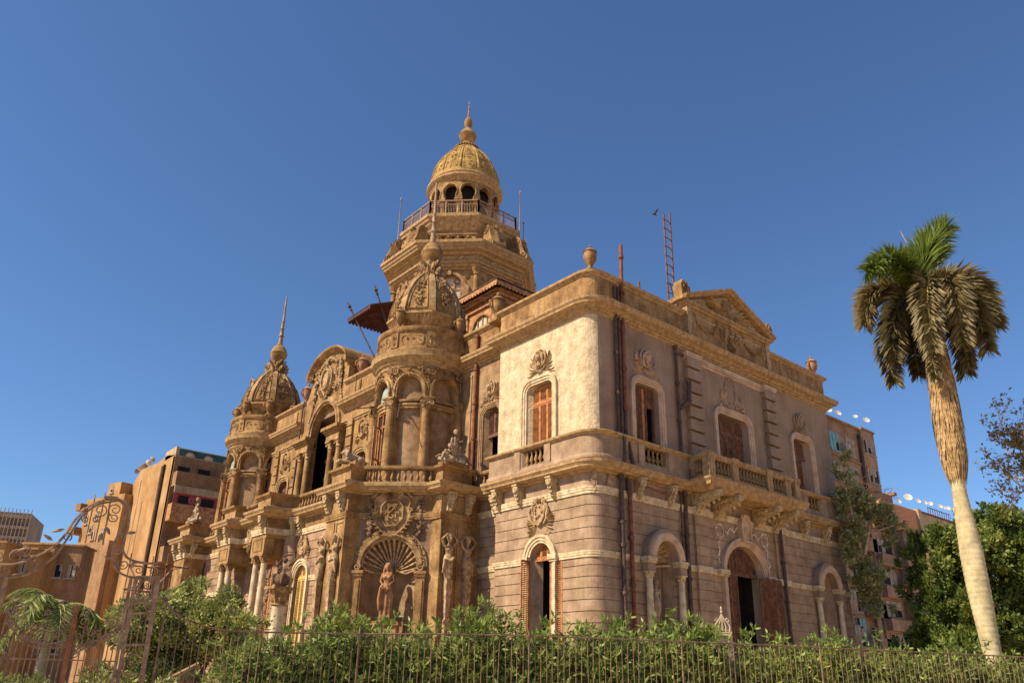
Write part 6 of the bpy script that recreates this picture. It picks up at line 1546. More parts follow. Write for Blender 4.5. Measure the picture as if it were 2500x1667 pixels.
def reclining_group(name, pos, rz, label, scale=1.0):
    """standing child between two seated figures on a rocky base"""
    mb = MB()
    for i in range(16): mb.ell((random.uniform(-.6, .6), random.uniform(-.25, .25), random.uniform(0, .22)), (.22, .2, .15), None, 8, 6)
    for sg in (-1, 1): limb(mb, None, [(sg * .06, 0, .95), (sg * .07, -.04, .6), (sg * .05, 0, .25)], [.08, .06, .045])
    torso(mb, Matrix.Scale(.8, 4), 1.1, .42, False); head(mb, None, (0.02, -.03, 1.5), .27, 1, 0);
    folds_loft(mb, [(.6, 0, 0, .13, .11), (.85, 0, 0, .17, .13), (1.1, 0, 0, .12, .1)], None, 6, .1)
    limb(mb, None, [(.15, 0, 1.22), (.26, -.05, 1.05), (.3, -.22, 1.12)], [.05, .04, .03]); hand(mb, None, (.3, -.23, 1.12), (0, -1, .2), .1, 1)
    limb(mb, None, [(-.15, 0, 1.22), (-.24, -.02, .98), (-.12, -.12, .8)], [.05, .04, .03]); hand(mb, None, (-.12, -.13, .8), (.5, -.5, -.5), .1, -1)
    for sg in (-1, 1):
        x = sg * .42
        torso(mb, Matrix.Translation((x, .02, .2)) @ Matrix.Rotation(-sg * .25, 4, 'Y') @ Matrix.Scale(.75, 4), 0, .5, False); head(mb, None, (x - sg * .12, -.02, .78), .22, 1, 0)
        limb(mb, None, [(x, -.05, .26), (x + sg * .32, -.14, .34), (x + sg * .45, -.2, .06)], [.09, .07, .045]); limb(mb, None, [(x, .0, .26), (x + sg * .4, .02, .24), (x + sg * .68, -.05, .1)], [.09, .07, .045])
        limb(mb, None, [(x + sg * .1, 0, .56), (x + sg * .22, -.1, .4), (x + sg * .12, -.22, .32)], [.05, .04, .03]); limb(mb, None, [(x - sg * .1, 0, .56), (x - sg * .16, -.1, .5), (x - sg * .2, -.16, .62)], [.05, .04, .03])
        hand(mb, None, (x + sg * .12, -.22, .32), (0, -.8, -.3), .09, sg)
    o = fused(name, mb, M_STATUE2, None, .026); o.location = pos; o.rotation_euler = (0, 0, rz); o.scale = (scale,) * 3
    return tag(o, label, "statue")
m = MB(); m.box(-1.65, -.35, 7.75, 8.35, 10.69, 10.95); m.build("statue_plinth", M_OCHRE, PAL)
reclining_group("statue", (-1.0, 8.0, 10.95), 0.05, "weathered group of a child between two seated figures, on the near podium", 1.0)
m = MB(); m.box(-4.6, -4.0, 31.9, 33.2, 10.69, 10.9); m.box(-4.6, -4.1, 10.75, 11.5, 10.69, 10.95); m.build("statue_plinth", M_OCHRE, PAL)
reclining_group("statue", (-4.3, 32.5, 10.9), radians(-90), "brown group of climbing figures on the far left podium", 1.05)
# recumbent lion on the second podium
mb = MB()
mb.tube([(0, .55, .28), (0, .2, .34), (0, -.2, .4), (0, -.45, .45)], [.2, .24, .25, .22], 12)
mb.ell((0, -.62, .62), (.16, .18, .17)); mb.ell((0, -.78, .56), (.09, .1, .08)); mb.ell((0, -.5, .58), (.25, .2, .27))
for i in range(20): a = 2 * pi * i / 20; mb.ell((.24 * cos(a), -.5 + .03 * (i % 3), .56 + .25 * sin(a)), (.09, .1, .09), None, 6, 4)
for sg in (-1, 1):
    mb.tube([(sg * .15, -.4, .35), (sg * .17, -.55, .1), (sg * .17, -.95, .07)], [.11, .08, .06], 8); mb.ell((sg * .17, -1.0, .06), (.07, .1, .06)); mb.ell((sg * .22, .42, .22), (.13, .26, .2)); mb.tube([(sg * .24, .5, .12), (sg * .26, .15, .06)], [.09, .06], 7); mb.ell((sg * .1, -.55, .8), (.05, .04, .06))
mb.tube([(0, .72, .25), (.1, .95, .12), (.3, .85, .08), (.35, .6, .1)], [.06, .045, .04, .06], 7); mb.box(-.32, .32, -1.05, .8, -.05, .05)
o = fused("lion_statue", mb, M_STATUE2, None, .028, 1); o.location = (-4.3, 11.5, 10.97); o.rotation_euler = (0, 0, radians(-100)); o.scale = (.75, .75, .75); tag(o, "worn crouching stone lion on the podium left of the curved balustrade", "statue")
# ------------------------------------------------------------------ foliage helpers
def leaf_mesh(name, centers, size, material, aspect=2.6, jitter=.6, up=.3, tint=None, dirs=None, fold=True):
    """many small leaf quads; centers Nx3; dirs Nx3 optional growth directions"""
    n = len(centers); c = np.asarray(centers, float)
    if dirs is None:
        d = rng.normal(size=(n, 3)); d[:, 2] += up
    else: d = np.asarray(dirs, float) + rng.normal(size=(n, 3)) * jitter
    d /= np.linalg.norm(d, axis=1)[:, None] + 1e-9
    t = rng.normal(size=(n, 3)); s = np.cross(d, t); s /= np.linalg.norm(s, axis=1)[:, None] + 1e-9
    L = size * rng.uniform(.7, 1.35, n)[:, None]; W = L / aspect
    nn = np.cross(s, d)
    v = np.empty((n, 4, 3)); v[:, 0] = c; v[:, 1] = c + d * L * .45 + s * W * .5 + nn * W * .15; v[:, 2] = c + d * L; v[:, 3] = c + d * L * .45 - s * W * .5 + nn * W * .15
    me = bpy.data.meshes.new(name); me.vertices.add(n * 4); me.vertices.foreach_set("co", v.reshape(-1))
    me.loops.add(n * 4); me.loops.foreach_set("vertex_index", np.arange(n * 4, dtype=np.int32))
    me.polygons.add(n); me.polygons.foreach_set("loop_start", np.arange(0, n * 4, 4, dtype=np.int32)); me.polygons.foreach_set("loop_total", np.full(n, 4, dtype=np.int32))
    me.update(calc_edges=True)
    tv = rng.uniform(0, 1, n) if tint is None else np.clip(tint + rng.normal(size=n) * .15, 0, 1)
    at = me.attributes.new("tint", 'FLOAT', 'FACE'); at.data.foreach_set("value", tv.astype(np.float32))
    me.materials.append(material)
    return me
def obj(name, me, parent=None, loc=None, rz=0.0, sc=None):
    o = bpy.data.objects.new(name, me); COL.objects.link(o)
    if parent is not None: o.parent = parent
    if loc is not None: o.location = loc
    o.rotation_euler = (0, 0, rz)
    if sc is not None: o.scale = sc
    return o
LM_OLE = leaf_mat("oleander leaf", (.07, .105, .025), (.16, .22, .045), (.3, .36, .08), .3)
LM_OLB = leaf_mat("bright oleander leaf", (.14, .19, .03), (.24, .3, .04), (.4, .42, .07), .35)
LM_FIC = leaf_mat("ficus leaf", (.09, .115, .035), (.25, .27, .075), (.5, .49, .15), .25)
LM_TRE = leaf_mat("tree leaf", (.05, .08, .02), (.115, .165, .03), (.27, .31, .07), .35)
LM_GREY = leaf_mat("grey green leaf", (.15, .17, .065), (.28, .29, .115), (.46, .45, .21), .25)  # leaf tones lightened to stand in for sunlight the palace blocks
LM_OLV = leaf_mat("olive dry leaf", (.11, .1, .04), (.18, .17, .06), (.27, .2, .1), .25)
M_BARK = mat("grey brown bark", (.2, .14, .09), (.12, .08, .05), (.3, .22, .15), scale=5, bump=.6, bscale=15)
M_TWIG = mat("pale dry twig", (.4, .28, .18), (.28, .19, .12), (.5, .38, .25), scale=5, bump=.2)
# ------------------------------------------------------------------ oleander shrubs behind the railing
def shrub_parts(seed, h, w, bright=False, nst=46):
    global rng
    rng = np.random.default_rng(seed); rnd = random.Random(seed)
    cs, ds, tn = [], [], []; st = MB()
    for i in range(nst):
        a = rnd.uniform(0, 2 * pi); q = sqrt(rnd.random()); bx, by = .15 * q * cos(a), .12 * q * sin(a)
        hh = h * rnd.uniform(.55, 1.02) * (1 - .18 * q); tx, ty = w * .62 * q * cos(a), w * .4 * q * sin(a)
        pts = [(bx, by, 0), (bx + (tx - bx) * .45, by + (ty - by) * .45, hh * .5), (tx, ty, hh)]
        if i < 16: st.tube(pts, [.018, .012, .006], 4)
        tb = rnd.uniform(.1, .9)
        for j in range(26):
            t = (rnd.random() ** .7) * .82 + .18
            if t < .5: k = t / .5; p = [pts[0][m_] + (pts[1][m_] - pts[0][m_]) * k for m_ in range(3)]
            else: k = (t - .5) / .5; p = [pts[1][m_] + (pts[2][m_] - pts[1][m_]) * k for m_ in range(3)]
            if j == 0: p = list(pts[2])
            else: p = [p[0] + rnd.gauss(0, .13), p[1] + rnd.gauss(0, .11), p[2] + rnd.gauss(0, .08)]
            nb = rnd.uniform(0, .35); out = ((p[0] - bx) * .5, (p[1] - by) * .5, .5)
            for q in range(9): cs.append((p[0] + rnd.gauss(0, .015), p[1] + rnd.gauss(0, .015), p[2] + rnd.gauss(0, .02))); ds.append(out); tn.append(tb * .5 + nb + .3 * (t - .5))  # tint darkens down the stems: inner shade and lit tips put into colour
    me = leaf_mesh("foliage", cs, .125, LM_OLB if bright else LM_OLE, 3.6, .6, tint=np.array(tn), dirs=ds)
    o = st.build("stems", M_BARK); sm = o.data; bpy.data.objects.remove(o)
    return me, sm
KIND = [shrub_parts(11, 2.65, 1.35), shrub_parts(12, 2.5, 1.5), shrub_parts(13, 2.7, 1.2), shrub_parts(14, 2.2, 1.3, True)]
SH = [(-15.3, -5.9, 0, .92, "leftmost"), (-14.45, -6.0, 1, .98, ""), (-13.75, -6.05, 2, 1.08, ""), (-13.0, -6.5, 0, .96, ""), (-12.55, -6.55, 1, 1.08, ""), (-11.1, -7.25, 2, 1.16, ""), (-11.75, -6.9, 1, 1.0, ""), (-10.35, -7.7, 0, 1.06, ""), (-9.5, -8.0, 1, 1.13, ""), (-8.7, -8.45, 2, 1.07, ""),
      (-7.95, -8.75, 1, 1.15, ""), (-7.15, -9.15, 0, 1.12, ""), (-6.75, -9.3, 2, 1.12, ""), (-5.25, -10.1, 1, 1.1, ""), (-4.6, -10.3, 3, 1.12, ""), (-3.75, -10.8, 2, 1.06, ""), (-2.6, -11.5, 0, 1.02, ""), (-1.7, -11.9, 1, .98, ""), (-.9, -12.2, 2, 1.0, ""), (.2, -12.75, 0, .98, ""), (1.2, -13.2, 1, .97, ""), (2.1, -13.7, 3, .9, "")]
SHL = ["leftmost oleander shrub of the row, where the dip of the railing levels out", "oleander shrub in front of the paired pale porch columns", "tall oleander sprig shrub below the yellow shuttered arched window", "oleander shrub below the left pair of caryatids", "oleander shrub at the feet of the terracotta niche statue",
       "tallest oleander shrub, its spike reaching up beside the right caryatids", "low oleander shrub right of the gap under the shell niche", "oleander shrub left of the small arched door on the sunny face", "oleander shrub with feathery tips covering the foot of the small arched door", "oleander shrub below the rounded corner of the palace",
       "oleander shrub in front of the rusty double drain pipes", "oleander shrub in front of the left side wall niche", "bushy oleander just left of the small ornate lantern post", "oleander shrub covering the foot of the big dark arched door", "bright yellow-green oleander between the big dark door and the far niche",
       "oleander shrub below the far right wall niche", "oleander shrub in front of the far end of the palace wall", "oleander shrub below the apartment block with the blue shutter", "oleander shrub left of the foot of the royal palm", "oleander shrub hiding the foot of the royal palm", "oleander shrub just right of the royal palm foot", "rightmost oleander shrub, at the edge of the frame"]
for (x, y, k, s, _), lb in zip(SH, SHL):
    s *= 1.035
    e = empty("oleander_shrub", (x, y, 0), lb, "shrub", "oleander shrubs behind the railing", rz=radians(-30) + random.uniform(-.3, .3)); e.scale = (s * (1.12 if k != 2 else 1.0), s, s)
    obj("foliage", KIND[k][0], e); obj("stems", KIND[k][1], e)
# ------------------------------------------------------------------ railing
RAIL = [(-17.37, -6.87, 2.73), (-17.19, -6.92, 2.55), (-16.98, -6.94, 2.43), (-16.65, -7.0, 2.33), (-16.24, -7.04, 2.28), (-15.68, -7.06, 2.29), (-15.26, -7.13, 2.3), (-13.86, -7.53, 2.34), (-12.37, -8.02, 2.4), (-10.52, -8.64, 2.44), (-8.57, -9.51, 2.44), (-6.05, -10.55, 2.44), (-3.79, -11.67, 2.42), (-1.84, -12.61, 2.4), (.22, -13.6, 2.38), (2.39, -14.66, 2.35), (4.2, -15.5, 2.33)]
FE = empty("iron_railing", (-12.4, -8.0, 0), "long rusty iron railing with thin upright bars running in front of the shrubs", "fence")
FE.location = (0, 0, 0)
m = MB(); m.tube(RAIL, .016, 6); m.build("top_rail", M_IRON2, FE, 60)
m = MB(); m.tube([(x, y, .45) for x, y, z in RAIL], .025, 6); m.build("bottom_rail", M_IRON2, FE, 60)
m = MB(); d = 0.0; nxt = 0.08; cnt = 0
for a, b in zip(RAIL, RAIL[1:]):
    A, B = Vector(a), Vector(b); L = (B.xy - A.xy).length
    while nxt < d + L:
        p = A.lerp(B, (nxt - d) / L); r = .009
        bend = random.gauss(0, .012)
        m.tube([(p.x, p.y, .4), (p.x + bend, p.y, 1.6), (p.x + random.gauss(0, .004), p.y, p.z)], r, 5)
        if cnt % 27 == 0: m.box(p.x - .015, p.x + .015, p.y - .015, p.y + .015, .0, p.z + .1)
        nxt += .124; cnt += 1
    d += L
bars = m.build("bars", M_IRON2, FE)
# ------------------------------------------------------------------ wrought iron gate with scrolled overthrow
GT = empty("wrought_iron_gate", (-17.409, -6.854, 0), "ornate brown wrought iron gate with scrollwork and a tall curving overthrow", "gate")
GM = frame(0, 0, 0, -103.46)
OUT = [(-2.9, 3.15), (-2.31, 3.09), (-2.06, 3.13), (-1.85, 3.25), (-1.66, 3.41), (-1.54, 3.6), (-1.45, 3.84), (-1.31, 4.07), (-1.15, 4.19), (-0.97, 4.25), (-0.82, 4.24), (-0.71, 4.16), (-0.67, 3.98), (-0.66, 3.77), (-0.68, 3.61), (-0.67, 3.45), (-0.58, 3.33), (-0.43, 3.28), (-0.23, 3.27), (-0.07, 3.3)]
INN = [(-2.9, 2.9), (-2.26, 2.89), (-2.1, 2.91), (-1.92, 2.97), (-1.75, 3.11), (-1.61, 3.27), (-1.52, 3.48), (-1.46, 3.64), (-1.37, 3.9), (-1.26, 4.05), (-1.14, 4.15), (-0.96, 4.21), (-0.86, 4.23), (-0.77, 4.13), (-0.74, 3.94), (-0.77, 3.76), (-0.81, 3.54), (-0.81, 3.34), (-0.71, 3.14), (-0.56, 3.05), (-0.39, 3.03), (-0.08, 3.06)]
def smooth_pts(p, n=4):
    out = []
    P_ = [Vector((q[0], q[1], 0)) for q in p]; P_ = [P_[0]] + P_ + [P_[-1]]
    for i in range(1, len(P_) - 2):
        for k in range(n):
            t = k / n; a, b, c, d_ = P_[i - 1], P_[i], P_[i + 1], P_[i + 2]
            q = .5 * ((2 * b) + (c - a) * t + (2 * a - 5 * b + 4 * c - d_) * t * t + (3 * b - a - 3 * c + d_) * t ** 3); out.append((q.x, q.y, 0))
    out.append((p[-1][0], p[-1][1], 0)); return out
m = MB(); m.tube(smooth_pts(OUT), .021, 5, GM); m.tube(smooth_pts(INN), .018, 5, GM)
for (x, y, r, sg) in [(-1.11, 4.05, .11, 1), (-.9, 4.08, .11, -1), (-1.15, 3.9, .06, -1), (-.9, 3.95, .08, 1), (-1.5, 3.58, .07, 1), (-1.86, 3.12, .09, 1), (-1.62, 3.33, .08, -1), (-.74, 3.7, .05, 1), (-.74, 3.42, .07, -1), (-.62, 3.22, .09, 1), (-.38, 3.15, .07, -1), (-.16, 3.15, .07, 1), (-2.22, 2.99, .07, 1), (-2.12, 3.22, .12, 1), (-2.02, 3.3, .09, -1), (-1.3, 3.88, .05, 1), (-2.5, 3.02, .1, 1), (-2.35, 3.2, .1, -1)]:
    scroll(m, x, y, r, 1.5, random.uniform(0, 360), sg, .012, GM, 0, 20)
for (x, y, a, l) in [(-1.55, 3.7, 200, .2), (-1.68, 3.5, 150, .18), (-1.4, 3.95, 60, .14), (-.66, 3.72, 10, .14), (-.8, 3.3, 170, .12), (-2.0, 3.1, 40, .2), (-1.95, 3.0, 200, .2), (-.5, 3.15, 80, .15), (-1.02, 3.7, 260, .18), (-.98, 3.8, 300, .16), (-2.2, 3.25, 30, .25)]: leaf(m, x, y, a, l, .06, .02, GM)
m.tube([(-1.0, 4.3, 0), (-.985, 3.9, 0), (-.975, 3.5, 0)], .015, 5, GM); m.box(-1.09, -.89, 4.24, 4.29, -.04, .04, GM)
m.build("overthrow", M_IRON, GT, 60)
def bar(mb, x0, y0, x1, y1, w, M=GM): 
    d_ = Vector((x1 - x0, y1 - y0)); n_ = Vector((-d_.y, d_.x)).normalized() * w / 2
    vs = [(x0 + n_.x, y0 + n_.y), (x0 - n_.x, y0 - n_.y), (x1 - n_.x, y1 - n_.y), (x1 + n_.x, y1 + n_.y)]
    mb.poly(vs, -w / 2, w / 2, M)
m = MB(); bar(m, -.4, 3.05, -.36, 0, .06); bar(m, -.47, 3.05, -.43, 0, .05); bar(m, -.07, 3.08, -.02, 0, .07)
for (z) in (3.05, 2.64, 2.48, 2.0, 1.3): bar(m, -.4, z - .01, -.05, z + .015, .035)
el = [(-.23 + .1 * cos(a), 2.84 + .16 * sin(a), 0) for a in [2 * pi * i / 20 for i in range(21)]]; m.tube(el, .014, 5, GM); el = [(-.23 + .13 * cos(a), 2.84 + .185 * sin(a), 0) for a in [2 * pi * i / 20 for i in range(21)]]; m.tube(el, .012, 5, GM)
for (x, y, r) in [(-.31, 2.56, .05), (-.15, 2.56, .05), (-.23, 2.9, .05), (-.23, 2.78, .05), (-.33, 3.0, .04), (-.13, 3.0, .04), (-.2, 1.72, .07), (-.2, 1.55, .07)]: scroll(m, x, y, r, 1.4, random.uniform(0, 360), random.choice((1, -1)), .011, GM, 0, 16)
m.tube([(-.2 + .15 * cos(a), 1.7 + .16 * sin(a), 0) for a in [2 * pi * i / 20 for i in range(21)]], .013, 5, GM)
for x in (-.32, -.23, -.14): bar(m, x, 2.48, x + .02, 1.9, .016)
m.build("gate_pier", M_IRON, GT, 60)
m = MB(); bar(m, -1.15, 2.55, -1.12, 0, .07); m.build("meeting_stile", M_IRONR, GT)
m = MB(); bar(m, -2.18, 2.9, -2.12, 0, .06); bar(m, -2.28, 2.9, -2.22, 0, .05)
for (x, y, r) in [(-2.2, 2.7, .06), (-2.3, 2.55, .07), (-2.35, 2.8, .07)]: scroll(m, x - .1, y, r, 1.4, 40, 1, .012, GM, 0, 16)
m.tube([(-2.36 + .12 * cos(a), 2.66 + .2 * sin(a), 0) for a in [2 * pi * i / 20 for i in range(21)]], .013, 5, GM)
m.build("gate_pier", M_IRON, GT, 60)
def gate_leaf(A, B, x0, x1, sc):
    m = MB(); m.tube(smooth_pts(A), .015, 5, GM); m.tube(smooth_pts(B), .013, 5, GM)
    def yat(P_, x):
        P_ = sorted(P_)
        for (xa, ya), (xb, yb) in zip(P_, P_[1:]):
            if xa <= x <= xb: return ya + (yb - ya) * (x - xa) / max(xb - xa, 1e-6)
        return P_[0][1] if x < P_[0][0] else P_[-1][1]
    x = x0 + .05; i = 0
    while x < x1:
        y = yat(B, x); top = yat(A, x) + (.16 if i % 2 else .08)
        bar(m, x, 0, x - .012, top, .018); leaf(m, x - .012, top, 90, .09, .03, .01, GM)
        if i % 2: scroll(m, x + .035, y + .05, .035, 1.2, 0, 1, .008, GM, .01, 10)
        x += .075; i += 1
    for (x, y, r) in sc: scroll(m, x, y, r, 1.5, random.uniform(0, 360), random.choice((1, -1)), .011, GM, .01, 18)
    for k in range(12):
        x = x0 + (x1 - x0) * (k + .5) / 12; y = (yat(A, x) + yat(B, x)) / 2; scroll(m, x, y, .05, 1.3, random.uniform(0, 360), 1 if k % 2 else -1, .009, GM, .012, 14)
    for z in (1.75, 1.15): bar(m, x0, z, x1, z, .02)
    m.build("gate_leaf", M_IRON, GT, 60)
gate_leaf([(-0.42, 2.54), (-0.45, 2.36), (-0.58, 2.19), (-0.74, 2.08), (-0.91, 2.0), (-1.09, 1.93)][::-1], [(-0.41, 2.41), (-0.53, 2.16), (-0.69, 2.03), (-0.9, 1.94), (-1.09, 1.81)][::-1], -1.1, -.44, [(-1.01, 2.31, .09), (-1.0, 2.45, .07), (-1.06, 2.1, .08), (-1.05, 1.83, .07), (-.8, 2.16, .07), (-.62, 2.33, .08), (-.5, 2.52, .06), (-.95, 2.2, .06)])
gate_leaf([(-2.08, 2.45), (-1.93, 2.26), (-1.75, 2.08), (-1.56, 1.99), (-1.37, 1.98), (-1.17, 2.06)], [(-2.07, 2.32), (-1.9, 2.12), (-1.7, 1.95), (-1.46, 1.91), (-1.16, 1.95)], -2.1, -1.16, [(-1.9, 2.45, .09), (-1.98, 2.62, .08), (-1.66, 2.2, .08), (-1.5, 2.25, .09), (-1.52, 2.42, .05), (-1.34, 2.12, .08), (-1.25, 2.3, .08), (-1.22, 2.48, .06)])
# small ornamental lantern post seen behind the railing
LP = empty("ornate_lantern_post", (-6.15, -9.75, 0), "small pale scrolled iron lantern post standing behind the railing near the big dark door", "post")
LF = frame(0, 0, 0, 235)
m = MB(); bar(m, -.13, 0, -.13, 2.62, .035, LF); bar(m, .13, 0, .13, 2.62, .035, LF); bar(m, -.15, 2.35, .15, 2.35, .03, LF); bar(m, -.18, 2.66, .18, 2.66, .045, LF); bar(m, -.2, 2.71, .2, 2.71, .03, LF)
m.tube([(.09 * cos(a), 2.5 + .1 * sin(a), 0) for a in [2 * pi * i / 16 for i in range(17)]], .012, 5, LF); scroll(m, 0, 2.5, .08, 1.4, 0, 1, .012, LF, 0)
m.build("post_frame", M_COLUMN, LP); m = MB()
for sg in (-1, 1):
    for q in (.15, .07): m.tube(smooth_pts([(sg * q, 2.72), (sg * q * 1.15, 2.84), (sg * q * .5, 2.97), (0, 3.1)], 3), .012, 5, LF)
    scroll(m, sg * .13, 2.97, .05, 1.3, 90, sg, .01, LF, 0, 12)
bar(m, 0, 2.7, 0, 3.22, .02, LF); m.ell((0, 3.14, 0), (.03, .03, .03), LF); m.ell((0, 3.22, 0), (.02, .05, .02), LF); bar(m, -.14, 2.76, .14, 2.76, .015, LF); m.build("crown", M_COLUMN, LP, 60)

# ------------------------------------------------------------------ royal palm with a skirt of dead fronds
PX, PY = 3.05, -11.95
PT = empty("royal_palm", (PX, PY, 0), "tall royal palm with smooth pale trunk and a shaggy skirt of dead fronds", "palm tree")
M_PALMT = mat("smooth pale palm trunk", (.43, .36, .2), (.3, .25, .15), (.54, .47, .3), scale=3, bump=.25, bscale=8, fine=.1)
tp = [(0, 0, 0, .36), (0, .0, 1.5, .34), (.0, .0, 2.4, .3), (-.01, .02, 3.2, .34), (-.02, .04, 4.2, .4), (-.02, .05, 5.2, .41), (-.02, .06, 6.2, .34), (-.03, .06, 6.9, .27), (-.04, .05, 7.5, .25)]
m = MB(); pts = []; rad = []
for i in range(150):
    z = 7.5 * i / 149
    for a, b in zip(tp, tp[1:]):
        if a[2] <= z <= b[2] + 1e-6: t = (z - a[2]) / (b[2] - a[2]); x = a[0] + (b[0] - a[0]) * t; y = a[1] + (b[1] - a[1]) * t; r = a[3] + (b[3] - a[3]) * t; break
    pts.append((x, y, z)); rad.append(r * .73 * (1 + (.035 if i % 3 == 0 else 0)))
m.tube(pts, rad, 20); m.tube([(-.04, .05, 7.4), (-.03, .02, 9), (-.02, -.05, 13.2)], [.18, .16, .14], 10); m.build("trunk", M_PALMT, PT, 80)
# dead skirt: hundreds of hanging strips
M_SKIRT = mat("dry palm thatch", (.34, .22, .1), (.18, .11, .05), (.5, .36, .18), scale=6, bump=.3, fine=.4)
def axis(z): t = max(0, (z - 7.4) / 5.2); return (-.04 + .02 * t, .05 - .1 * t)
def skirt_r(z):
    for (z0, r0), (z1, r1) in zip([(7.4, .34), (7.9, .56), (9.0, .6), (10.0, .58), (11.0, .52), (12.0, .42), (13.4, .36)], [(7.9, .56), (9.0, .6), (10.0, .58), (11.0, .52), (12.0, .42), (12.8, .36), (13.8, .3)]):
        if z0 <= z <= z1: return (r0 + (r1 - r0) * (z - z0) / (z1 - z0)) * .66
    return .24
m = MB(); rnd = random.Random(5)
for i in range(2300):
    z = rnd.uniform(7.9, 12.9); a = rnd.uniform(0, 2 * pi); L = rnd.uniform(.5, 1.1); r = skirt_r(z) * rnd.uniform(.72, 1.0); zb = max(7.15 + rnd.uniform(0, .35), z - L); r2 = min(skirt_r(max(7.4, zb)) * rnd.uniform(.85, 1.12), r + .16)
    ax, ay = axis(z); bx, by = axis(zb); a2 = a + rnd.gauss(0, .12); w_ = rnd.uniform(.015, .04)
    p = [(ax + r * cos(a), ay + r * sin(a), z), ((ax + bx) / 2 + (r + r2) / 2 * 1.03 * cos((a + a2) / 2), (ay + by) / 2 + (r + r2) / 2 * 1.03 * sin((a + a2) / 2), (z + zb) / 2), (bx + r2 * cos(a2), by + r2 * sin(a2), zb)]
    ux, uy = -sin(a) * w_, cos(a) * w_
    m.add([(q[0] + ux, q[1] + uy, q[2]) for q in p[:2]] + [p[2]] + [(q[0] - ux, q[1] - uy, q[2]) for q in p[:2]][::-1], [(0, 1, 3, 4), (1, 2, 3)])
m.tube([(*axis(z), z) for z in (7.6, 8.5, 9.5, 10.5, 11.5, 12.5, 13.0)], [skirt_r(z) * .8 for z in (7.6, 8.5, 9.5, 10.5, 11.5, 12.5, 13.0)], 12)
m.build("dead_frond_skirt", M_SKIRT, PT)
LM_PAL = leaf_mat("palm frond leaflet", (.075, .12, .02), (.14, .2, .035), (.27, .31, .05), .3, .4); LM_PALD = leaf_mat("dry palm leaflet", (.06, .05, .022), (.14, .115, .045), (.28, .22, .1), .2, .6)
M_RIB = mat("palm rib", (.3, .27, .08), (.2, .18, .06), (.4, .35, .12), bump=0)
def frond(path, width, material, nleaf=150, tint=.5, seed=1, droop=.35):
    global rng
    rng = np.random.default_rng(seed); P_ = [Vector(p) for p in path]; sp = []
    Q = [P_[0]] + P_ + [P_[-1]]
    for i in range(1, len(Q) - 2):
        for k in range(10):
            t = k / 10; a, b, c, d_ = Q[i - 1], Q[i], Q[i + 1], Q[i + 2]; sp.append(.5 * ((2 * b) + (c - a) * t + (2 * a - 5 * b + 4 * c - d_) * t * t + (3 * b - a - 3 * c + d_) * t ** 3))
    sp.append(P_[-1]); n = len(sp)
    vs = []; fs = []; tn = []; sd = random.Random(seed)
    for j in range(int(nleaf * 4.6)):
        t = .08 + .92 * sd.random(); i = min(int(t * (n - 1)), n - 2); p = sp[i].lerp(sp[i + 1], t * (n - 1) - i); tg = (sp[i + 1] - sp[i]).normalized()
        side = tg.cross(Vector((0, 0, 1))); side = side.normalized() if side.length > .1 else Vector((1, 0, 0)); upv = side.cross(tg).normalized()
        an = sd.uniform(0, 2 * pi); rd = side * cos(an) + upv * sin(an)
        L = width * (.55 + .45 * sin(pi * min(1, t * 1.05))) * sd.uniform(.75, 1.1); d1 = (rd * .8 + tg * .62).normalized(); d2 = (d1 + Vector((0, 0, -droop * 1.4))).normalized()
        w_ = .032; wv = d1.cross(upv if abs(cos(an)) > .5 else side); wv = wv.normalized() * w_ if wv.length > .1 else side * w_
        mid = p + d1 * L * .55; tip = mid + d2 * L * .5; b = len(vs)
        vs += [tuple(p - wv * .5), tuple(p + wv * .5), tuple(mid + wv), tuple(mid - wv), tuple(tip)]; fs += [(b, b + 1, b + 2, b + 3), (b + 3, b + 2, b + 4)]
        q = min(1, max(0, tint + sd.gauss(0, .2))); tn += [q, q]
    me = bpy.data.meshes.new("frond"); me.from_pydata(vs, [], fs); at = me.attributes.new("tint", 'FLOAT', 'FACE'); at.data.foreach_set("value", np.array(tn, dtype=np.float32)); me.materials.append(material)
    o = obj("frond", me, PT)
    r = MB(); r.tube([tuple(q) for q in sp], [.045 * (1 - .8 * i / n) + .008 for i in range(n)], 5); r.build("midrib", M_RIB, o)
# directions: s = screen right on the ground, b = away from camera
S_ = Vector((.87, -.49, 0)) * 1.0; B_ = Vector((.49, .87, 0))
def PP(s, z, b=0.0, s0=0.0): 
    v = S_ * s * (.74 if s < 0 else .66) + B_ * b; return (v.x + .0, v.y - .05, z)
Z0 = 13.1
frond([PP(0, Z0 + .2), PP(.0, Z0 + 1.3), PP(.7, Z0 + 2.2), PP(2.0, Z0 + 3.2)], .95, LM_PAL, 240, .55, 1, .1)
frond([PP(0, Z0 + .2), PP(-.2, Z0 + 1.2, .3), PP(.0, Z0 + 1.9, .3)], .8, LM_PAL, 130, .4, 2, .1)
frond([PP(0, Z0), PP(-.7, Z0 + .9, -.2), PP(-2.0, Z0 + 1.25, -.4), PP(-3.4, Z0 + .6, -.6)], .8, LM_PAL, 230, .45, 3, .3)
frond([PP(0, Z0), PP(-.9, Z0 + .75, .5), PP(-1.9, Z0 + .6, .8), PP(-2.35, Z0 - .45, .9)], .75, LM_PALD, 190, .75, 4, .35)
frond([PP(0, Z0), PP(1.0, Z0 + .95, .3), PP(2.1, Z0 + .75, .5), PP(2.35, Z0 - .4, .6), PP(2.2, Z0 - 1.9, .6)], .85, LM_PALD, 260, .35, 5, .35)
frond([PP(0, Z0), PP(.9, Z0 + .7, -.6), PP(1.8, Z0 + .2, -.9), PP(2.1, Z0 - 1.0, -1)], .8, LM_PALD, 210, .55, 6, .35)
